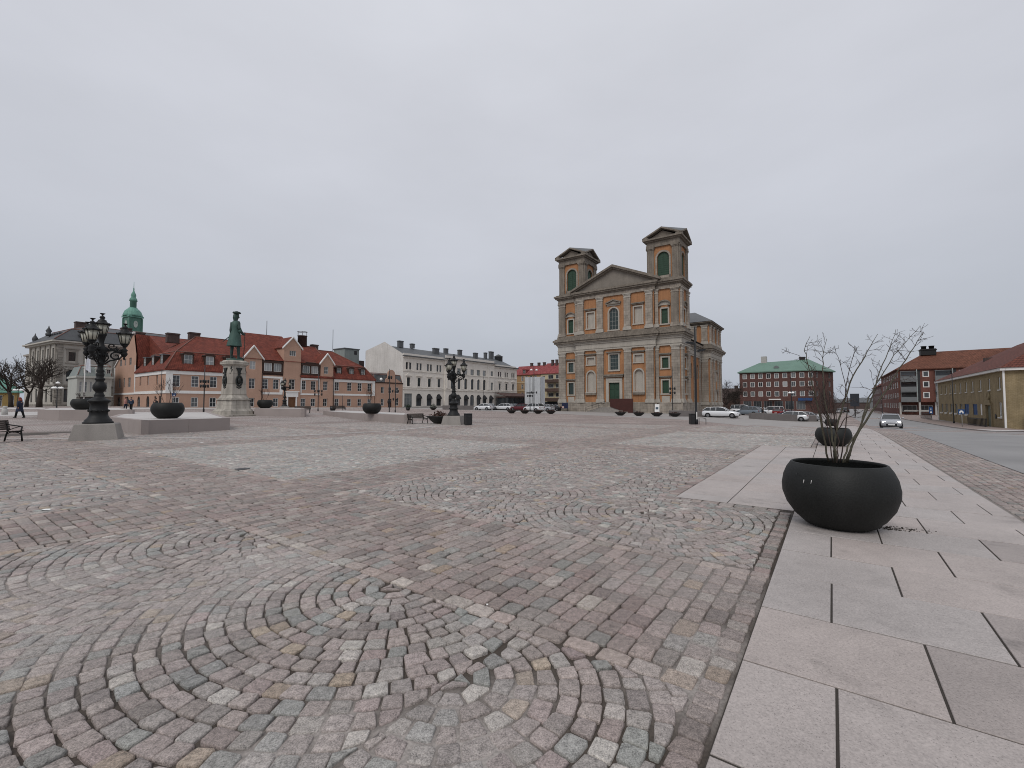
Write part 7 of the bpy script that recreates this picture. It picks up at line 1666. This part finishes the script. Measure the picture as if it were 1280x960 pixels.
# ================================================================ PEOPLE
SKIN = mat("skin", (.36, .21, .15), .6, .1, 6)
def person(label, loc, rot, coat, legs, hair, step=.22, long=False, hood=False):
    t = thing("person", label, "person", loc, rot); mb = MB()
    def lim(p, r_, n=8): mb.tube(p, r_, n)
    for s_ in (-1, 1):
        x = s_ * step; lim([(0, s_ * .08, .92), (x * .55, s_ * .09, .50), (x - .03, s_ * .09, .10)], [.095, .06, .045])
    lim([(0, 0, .88), (0, 0, 1.1), (.01, 0, 1.35), (.02, 0, 1.45)], [.14, .14, .17, .08], 10); lim([(.02, 0, 1.42), (.03, 0, 1.54)], [.05, .05])
    mb.blob((.035, 0, 1.62), .105, 10, 0, (1, .82, 1.15)); lim([(.13, 0, 1.63), (.155, 0, 1.60)], [.018, .018], 6)
    for s_ in (-1, 1):
        mb.blob((.035, s_ * .088, 1.62), .028, 6); lim([(0, s_ * .17, 1.38), (-s_ * .04, s_ * .22, 1.12), (-s_ * .16 + .06, s_ * .21, .90), (-s_ * .18 + .08, s_ * .20, .82)], [.06, .048, .036, .035])
        for k in range(4): lim([(-s_ * .18 + .07 + .02 * k, s_ * .20, .83), (-s_ * .18 + .08 + .02 * k, s_ * .195, .75 + .006 * k)], [.012, .009], 5)
        lim([(-s_ * .18 + .11, s_ * .19, .84), (-s_ * .18 + .15, s_ * .18, .79)], [.012, .009], 5)
    o = mb.build("body", SKIN, t); remesh(o, .018, 3)
    mb = MB(); zb = .55 if long else .82; nn = 18; vs = []
    for i, (z, rx, ry) in enumerate(((1.47, .08, .09), (1.40, .14, .21), (1.2, .165, .20), (1.0, .165, .19), (.85, .18, .20), (zb, .2 + .06 * long, .21 + .05 * long))):
        for k in range(nn): q = 2 * math.pi * k / nn; vs.append((rx * math.cos(q), ry * math.sin(q), z))
    mb.add(vs, [(i * nn + k, i * nn + (k + 1) % nn, (i + 1) * nn + (k + 1) % nn, (i + 1) * nn + k) for i in range(5) for k in range(nn)], 0, True)
    for s_ in (-1, 1): lim([(0, s_ * .17, 1.39), (-s_ * .04, s_ * .22, 1.12), (-s_ * .15 + .055, s_ * .21, .92)], [.078, .066, .056])
    mb.build("coat", coat, t); mb = MB()
    for s_ in (-1, 1): x = s_ * step; lim([(0, s_ * .08, .93), (x * .55, s_ * .09, .50), (x - .03, s_ * .09, .08)], [.12, .08, .065])
    mb.build("trousers", legs, t)
    for s_ in (-1, 1):
        x = s_ * step - .03; mb = MB(); lim([(x - .06, s_ * .09, .05), (x + .05, s_ * .09, .05), (x + .18, s_ * .10, .035)], [.055, .05, .035]); mb.build("shoe", IRON, t)
    mb = MB(); mb.blob((.01, 0, 1.665), .118, 10, 0, (1, .88, 1)); 
    if hood: mb.blob((-.05, 0, 1.52), .12, 8)
    mb.build("hair" if not hood else "hood", hair, t); return t
NAVY = mat("navy cloth", (.018, .024, .045), .85, .2, 4); REDH = mat("red knit", (.22, .055, .035), .9, .3, 9); DKC = mat("black cloth", (.012, .012, .013), .85, .2, 4); PINKC = mat("dusty pink cloth", (.35, .17, .15), .85, .2, 4); BLUEC = mat("dull blue cloth", (.03, .045, .075), .85, .2, 4); HAIRB = mat("dark brown hair", (.03, .02, .014), .8, .2, 9)
person("person in a navy coat with red headwear walking at far left", at(25, 38.5), R(180), NAVY, DKC, REDH, .28, True, True)
person("person in a dark blue jacket by the arches of the salmon building", at(164, 60), R(-60), BLUEC, DKC, HAIRB, .1); person("person in a dusty pink jacket by the arches of the salmon building", at(157, 63), R(20), PINKC, NAVY, HAIRB, .12)
person("person in black standing behind the planter before the salmon building", at(194.5, 48), R(-100), DKC, DKC, HAIRB, .08, True)
person("person in black beside the parked cars before the brick office block", at(953, 74), R(-60), DKC, NAVY, HAIRB, .12)
# ================================================================ CARS
TYRE = mat("tyre rubber", (.012, .012, .012), .8, .2, 5); RIM = mat("wheel alloy", (.25, .25, .26), .35, .15, 5, 20, .05, .8); CGLASS = glassmat("car glass", (.012, .015, .017), .05, .7)
CTRIM = mat("black car trim", (.014, .014, .015), .5, .2, 5); TAIL = mat("red tail lamp", (.18, .01, .01), .2, .1, 5); HEADL = mat("clear head lamp", (.55, .56, .58), .12, .1, 5, 20, 0, .3); PLATE = mat("white plate", (.7, .7, .7), .4, .05)
HLON = emit("lit head lamp", (1.0, .95, .86), 9)
def paint(name, c): return mat(name, c, .22, .05, .8, 20, .0, .15, .5)
def car(label, loc, rot, col, kind='hatch', group=None, lights=False):
    """front points along +x"""
    L_, Wd, H = {'hatch': (4.0, .86, 1.46), 'wagon': (4.7, .90, 1.48), 'suv': (4.5, .92, 1.66), 'van': (4.6, .92, 1.85), 'sedan': (4.6, .89, 1.43)}[kind]
    t = thing("parked_car" if not lights else "moving_car", label, "car", loc, rot, group); f_, r_ = L_ / 2, -L_ / 2
    hood = .98 if kind in ('suv', 'van') else .90; belt = hood + .04
    prof = {'hatch': ((f_ - 1.05, hood + .02), (f_ - 1.75, H - .08), (f_ - 2.4, H), (r_ + .75, H - .06), (r_ + .12, belt + .1)), 'wagon': ((f_ - 1.2, hood + .02), (f_ - 2.0, H - .07), (f_ - 2.6, H), (r_ + .65, H - .05), (r_ + .12, belt + .1)), 'suv': ((f_ - 1.1, hood + .02), (f_ - 1.75, H - .08), (f_ - 2.4, H), (r_ + .55, H - .06), (r_ + .1, belt + .1)),
            'van': ((f_ - .75, hood + .03), (f_ - 1.45, H - .1), (f_ - 2.0, H), (r_ + .25, H - .03), (r_ + .05, belt + .1)), 'sedan': ((f_ - 1.2, hood + .02), (f_ - 1.95, H - .07), (f_ - 2.5, H), (r_ + 1.35, H - .07), (r_ + .65, belt + .04))}[kind]
    st = [(f_, .42, .62, .62), (f_ - .05, .26, .70, .74), (f_ - .35, .22, .80, .94), (f_ - .7, .20, hood - .04, .98), (prof[0][0], .19, belt, 1), (0, .18, belt + .02, 1), (r_ + .7, .19, belt + .04, 1), (r_ + .3, .22, belt + .06, .97), (r_ + .05, .30, belt + .02, .90), (r_, .42, belt - .08, .84)]
    mb = MB(); vs = []
    for x, zl, zt, wf in st:
        w_ = Wd * wf
        half = [(0, zl), (w_ * .86, zl), (w_ * .985, zl + .10), (w_, (zl + zt) / 2), (w_ * .985, zt - .13), (w_ * .90, zt - .02), (w_ * .6, zt + .012), (0, zt + .02)]
        vs += [(x, y, z) for y, z in half] + [(x, -y, z) for y, z in half[-2:0:-1]]
    n_ = 14; mb.add(vs, [(i * n_ + k, i * n_ + (k + 1) % n_, (i + 1) * n_ + (k + 1) % n_, (i + 1) * n_ + k) for i in range(len(st) - 1) for k in range(n_)], 0, True)
    mb.poly([vs[k] for k in range(n_)]); mb.poly([vs[(len(st) - 1) * n_ + k] for k in range(n_)])
    # cabin: roof panel and pillars in body colour
    def cab(x, z): s_ = max(0, min(1, (z - belt) / (H - belt))); return Wd * (.90 - .20 * s_)
    up = prof[1:4]
    rv = [];
    for x, z in up: w_ = cab(x, z); rv += [(x, -w_, z - .035), (x, -w_ * .8, z + .02), (x, w_ * .8, z + .02), (x, w_, z - .035)]
    mb.add(rv, [(i * 4 + k, i * 4 + k + 1, (i + 1) * 4 + k + 1, (i + 1) * 4 + k) for i in range(2) for k in range(3)], 0, True)
    for s_ in (-1, 1):
        P = [Vector((x, s_ * cab(x, z) * 1.004, z)) for x, z in prof]
        mb.tube([P[0], P[1], P[2], P[3], P[4]], .042, 5)
        for xf in (.42, .78 if kind in ('wagon', 'van', 'suv') else .97):
            x = P[1].x + (P[3].x - P[1].x) * xf; mb.tube([(x, s_ * cab(x, belt) * 1.01, belt), (x, s_ * cab(x, H) * 1.01, H - .05)], .04, 5)
        mb.blob((P[0].x - .35, s_ * (Wd + .09), belt + .12), .1, 6, 0, (.6, 1, .8))
    mb.build("body", col, t)
    g = MB(); gv = []
    for x, z in prof: w_ = cab(x, z) * .985; b0 = belt - .05; gv += [(x, -Wd * .9, min(b0, z)), (x, -w_, z - .03), (x, w_, z - .03), (x, Wd * .9, min(b0, z))]
    g.add(gv, [(i * 4 + k, i * 4 + (k + 1) % 4, (i + 1) * 4 + (k + 1) % 4, (i + 1) * 4 + k) for i in range(4) for k in range(4)]); g.build("windows", CGLASS, t)
    wr = .335 if kind in ('suv', 'van') else .315
    for x in (f_ - .82, r_ + .80):
        for s_ in (-1, 1):
            mb = MB(); mb.lathe([(wr * .6, -.11), (wr * .97, -.10), (wr, -.05), (wr, .05), (wr * .97, .10), (wr * .6, .11)], 20)
            w = mb.build("wheel", TYRE, t, (x, s_ * (Wd - .085), wr), (math.pi / 2, 0, 0))
            mb = MB(); mb.lathe([(wr * .62, -.112), (wr * .62, .112)], 16)
            for k in range(5): a = k * 1.2566; mb.tube([(0, 0, -s_ * .118), (wr * .55 * math.cos(a), wr * .55 * math.sin(a), -s_ * .116)], .03, 4)
            mb.build("rim", RIM, w)
            mb = MB(); mb.lathe([(wr + .055, -.004), (wr + .055, .004)], 20); mb.build("wheel_arch", CTRIM, t, (x, s_ * (Wd + .0005), wr + .01), (math.pi / 2, 0, 0))
    zh = .66
    for s_ in (-1, 1):
        mb = MB(); mb.blob((f_ - .16, s_ * Wd * .66, zh), .15, 8, 0, (.75, 1.1, .62)); mb.build("headlight", HLON if lights else HEADL, t)
        mb = MB(); mb.blob((r_ + .05, s_ * Wd * .76, zh + .16), .14, 8, 0, (.5, .8, 1.15)); mb.build("tail_light", TAIL, t)
    mb = MB(); mb.bbox(f_ - .04, f_ + .03, -.42, .42, .30, .50, .01); mb.build("grille", CTRIM, t); mb = MB(); mb.bbox(f_ + .031, f_ + .045, -.26, .26, .36, .47, .004); mb.build("number_plate", PLATE, t); mb = MB(); mb.bbox(r_ - .02, r_ + .02, -.26, .26, .55, .66, .004); mb.build("number_plate", PLATE, t)
    mb = MB(); mb.box(r_ + .3, f_ - .3, -Wd * .985, Wd * .985, .16, .26); mb.build("sill", CTRIM, t)
    return t
cWHITE = paint("white car paint", (.66, .67, .68)); cSILV = paint("silver car paint", (.36, .37, .39)); cGREY = paint("grey blue car paint", (.16, .19, .22)); cDARK = paint("black car paint", (.015, .016, .018)); cRED = paint("dark red car paint", (.10, .012, .018)); cBLUE = paint("dark blue car paint", (.02, .03, .07)); cREDB = paint("red car paint", (.22, .02, .02))
RB2 = math.atan2(-BX.y, -BX.x)
mc = at(1112.5, 46.5); car("silver car driving towards the camera with headlights on", mc, math.atan2(-AX.y, -AX.x) - R(3), cSILV, 'hatch', None, True)
GP_ = "cars parked round the church"
for px, D, rt, c_, k_, lab in ((901, 62, RB2, cWHITE, 'wagon', "white estate car parked behind the long low wall right of the church"), (935, 83, RB2 + R(160), cGREY, 'suv', "grey blue sport utility car parked right of the white estate"), (946, 92, RB2 + R(200), cWHITE, 'hatch', "white hatchback behind the grey blue car right of the church"), (928, 96, RB2, cWHITE, 'van', "white van behind the grey blue car"),
        (965, 98, RB2 + R(185), cWHITE, 'van', "white small van in front of the brick block shop windows"), (975, 97, RB2 + R(70), cREDB, 'hatch', "bright red car next to the white small van"), (987, 68, RB2 + R(175), cWHITE, 'wagon', "white estate car nearest behind the right low wall"), (1004, 70, RB2 + R(172), cSILV, 'sedan', "silver saloon right of the white estate by the right wall"), (985, 80, RB2 + R(180), cBLUE, 'sedan', "dark blue car behind the white estate by the right wall"), (953, 100, RB2 + R(90), cDARK, 'hatch', "black hatchback between the white vans"),
        (604, 96, RB2 + R(195), cWHITE, 'hatch', "white car parked before the arched white building"), (614, 100, RB2 + R(120), cSILV, 'hatch', "silver car half hidden beside the white one at the arches"), (629, 100, RB2 + R(190), cWHITE, 'wagon', "white estate car parked before the brown terrace"), (640, 106, RB2 + R(170), cGREY, 'hatch', "grey car behind the low wall before the terrace"),
        (651, 96, RB2 + R(185), cRED, 'wagon', "dark red estate car parked before the wrapped scaffold"), (667, 88, RB2 + R(170), cWHITE, 'suv', "white sport utility car left of the church corner"), (680, 95, RB2 + R(175), cSILV, 'wagon', "silver estate car beside the church left corner"), (692, 100, RB2 + R(175), cDARK, 'sedan', "black saloon closest to the church left corner"),
        (1057, 150, RB2 + R(90), cDARK, 'suv', "dark car far down the street left of the pylon"), (1049, 140, RB2 + R(80), cSILV, 'hatch', "silver car far down the street behind the planters")):
    q = at(px, D)
    if q.x < 0 and D < 60: q.z = hgt(q.x, q.y)
    car(lab, q, rt, c_, k_, GP_ if px != 65 else None)

# ================================================================ SMALL THINGS ON THE GROUND
t = thing("drain_cover", "small dark drain cover in the pale panel of the square", "drain", spot(303, 586.5)); MB().lathe([(.16, -.01), (.16, .012), (.13, .014)], 14).build("grate", IRON, t)
for (px, py, sz, lab) in ((57, 638, .09, "scrap of white paper lying on the setts at the left"), (609, 757, .012, "tiny white speck on the straight setts"), (252, 553.5, .12, "pale scrap on the setts right of the low platform")):
    q = spot(px, py); rg = random.Random(px); mb = MB(); vs = [(sz * math.cos(k * 1.05) * rg.uniform(.6, 1), sz * .6 * math.sin(k * 1.05) * rg.uniform(.6, 1), rg.uniform(.004, .016)) for k in range(6)] + [(0, 0, .018)]
    mb.add(vs, [(k, (k + 1) % 6, 6) for k in range(6)]); o = mb.build("paper_scrap", LWHITE, None, q, label=lab, category="litter")
rg = random.Random(77); mb = MB(); c0 = spot(1112, 661)
for k in range(150):
    a_, b_ = rg.gauss(0, .05), rg.gauss(0, .20); mb.blob((b_ * .95 + a_ * .2, -.32 * b_ + a_, .006), rg.uniform(.004, .011), 3, 0, (1.3, 1, .5))
o = mb.build("soil_crumbs", SOIL, None, (c0.x, c0.y, .003), kind="stuff", label="dark soil crumbs spilt on the slabs right of the nearest planter", category="soil")
